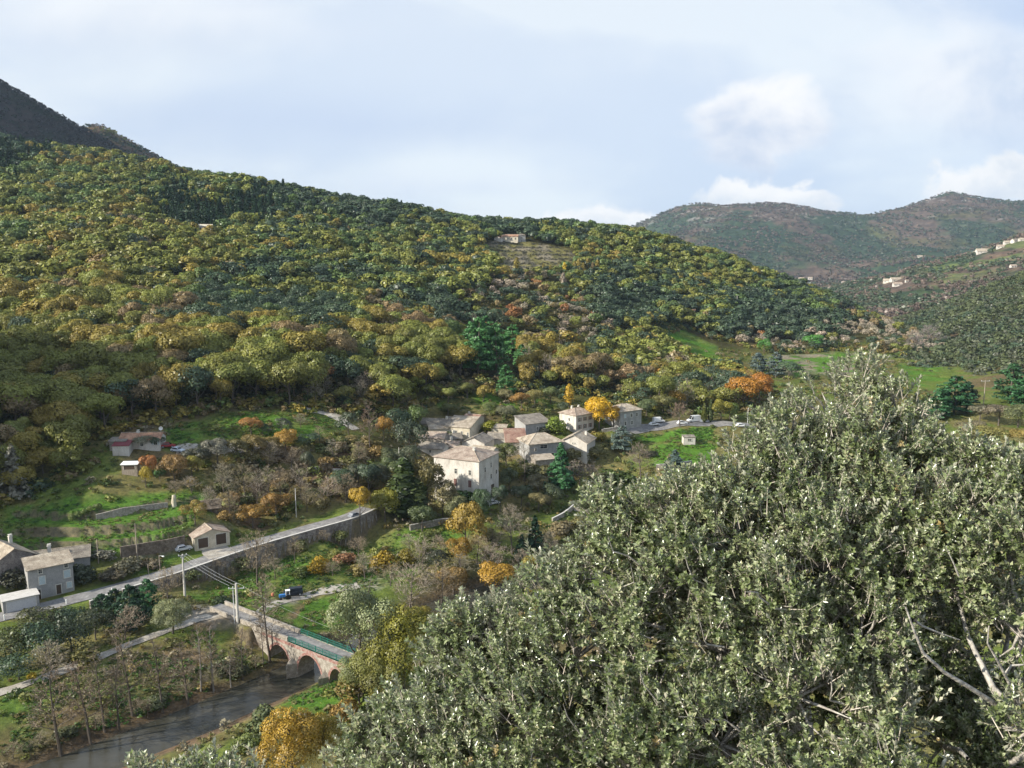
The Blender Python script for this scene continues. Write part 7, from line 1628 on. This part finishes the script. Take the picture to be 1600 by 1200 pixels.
LL = [(865, 945, 12, .58), (795, 992, 12.2, .46), (728, 990, 12.4, .46), (693, 1018, 12.4, .34), (900, 1025, 11.4, .78), (785, 1075, 11.6, .76), (690, 1085, 12, .56), (1020, 1085, 10.7, .82), (625, 1128, 12, .44), (572, 1160, 11.8, .40), (700, 1168, 11, .72), (850, 1165, 10.6, .86), (1000, 1185, 10, .85), (1130, 1160, 9.9, .78), (545, 1215, 11.4, .38), (630, 1225, 11, .62), (1250, 1215, 9.4, .75), (1400, 1235, 9, .7), (760, 1235, 10.4, .7), (850, 1090, 12.4, .7), (940, 1120, 11.8, .7), (1080, 1150, 11.2, .7), (740, 1130, 12.6, .6), (640, 1190, 12.4, .5), (1180, 1200, 10.8, .7), (930, 1230, 10.6, .7), (800, 1010, 12.9, .6), (760, 1050, 13.0, .6), (870, 990, 12.9, .6), (700, 1060, 13.0, .5), (650, 1120, 12.9, .5), (900, 900, 13.0, .4), (590, 1180, 12.6, .45), (950, 1060, 12.6, .6), (1100, 1150, 12.0, .65), (900, 940, 13.2, .5), (1000, 1000, 12.8, .6), (780, 980, 13.2, .45), (1020, 1120, 12.2, .6)]
def wig(u, v, d, n, du, dv, r0, seed):
    q = random.Random(seed); P = [(u, v, d)]
    for k in range(n): P.append((P[-1][0] + du + q.uniform(-13, 13), P[-1][1] + dv + q.uniform(-13, 13), P[-1][2] + 0.05))
    return (tuple(P), r0)
LOBES_ALL = LB + RB + LL; CAV = cavities()
EX1 = [wig(950, 838, 11.25, 5, 17, 14, .022, 1), wig(985, 880, 10.9, 4, -6, 18, .014, 2), wig(1070, 868, 10.75, 4, 12, 17, .018, 3), wig(1165, 925, 10.1, 5, 14, 10, .016, 4), wig(1275, 690, 12.6, 4, 15, 13, .014, 5), wig(1330, 755, 11.9, 5, 14, 16, .018, 6), wig(1380, 870, 10.95, 4, 18, 5, .016, 7), wig(1090, 960, 9.95, 4, 14, 12, .014, 8), wig(1290, 1040, 9.5, 4, 10, 16, .014, 9)]
EX2 = [wig(720, 1010, 11.6, 5, 16, 14, .016, 11), wig(800, 1040, 10.9, 5, 15, 12, .018, 12), wig(880, 1100, 10.0, 5, 13, 15, .016, 13), wig(1000, 1050, 9.9, 4, 16, 14, .018, 14), wig(1060, 1120, 9.5, 5, 14, 13, .016, 15), wig(660, 1120, 10.9, 4, 15, 15, .014, 16), wig(940, 1010, 10.5, 4, 18, 6, .014, 17)]
holm_oak('huge grey-green holm oak filling the right foreground, its crown reaching highest of all', LB, (4.6, 12.6, 76.5), extra=EX1)
holm_oak('holm oak at the right frame edge with bare pale branches showing through dark gaps', RB, (6.4, 10.4, 76.0),
         extra=[(((1415, 948, 9.3), (1428, 985, 9.3), (1442, 1020, 9.35), (1475, 1050, 9.4), (1512, 1072, 9.5), (1548, 1095, 9.6), (1600, 1140, 9.8), (1640, 1190, 10)), .040), (((1545, 978, 9.6), (1543, 1005, 9.6), (1560, 1035, 9.6), (1578, 1070, 9.7), (1590, 1100, 9.8), (1605, 1150, 10)), .028), (((1500, 1000, 9.5), (1470, 990, 9.45), (1440, 978, 9.4), (1430, 970, 9.35)), .02), (((1640, 1040, 9.7), (1605, 1038, 9.7), (1580, 1040, 9.7), (1572, 1052, 9.7)), .02), (((1478, 855, 10.2), (1490, 880, 10.2), (1498, 900, 10.2)), .014)])
holm_oak('holm oak of the lower foreground spreading left to the bottom edge', LL, (1.6, 11.4, 74.0), extra=EX2)
holm_oak('sprigs of a small holm oak at the bottom edge left of the yellow-orange tree', [(335, 1222, 9.4, .24), (235, 1238, 9.4, .26), (388, 1240, 9.0, .24), (290, 1245, 9.2, .22), (330, 1262, 9.2, .4)], (-3.2, 9.6, 76.6), dens=120)
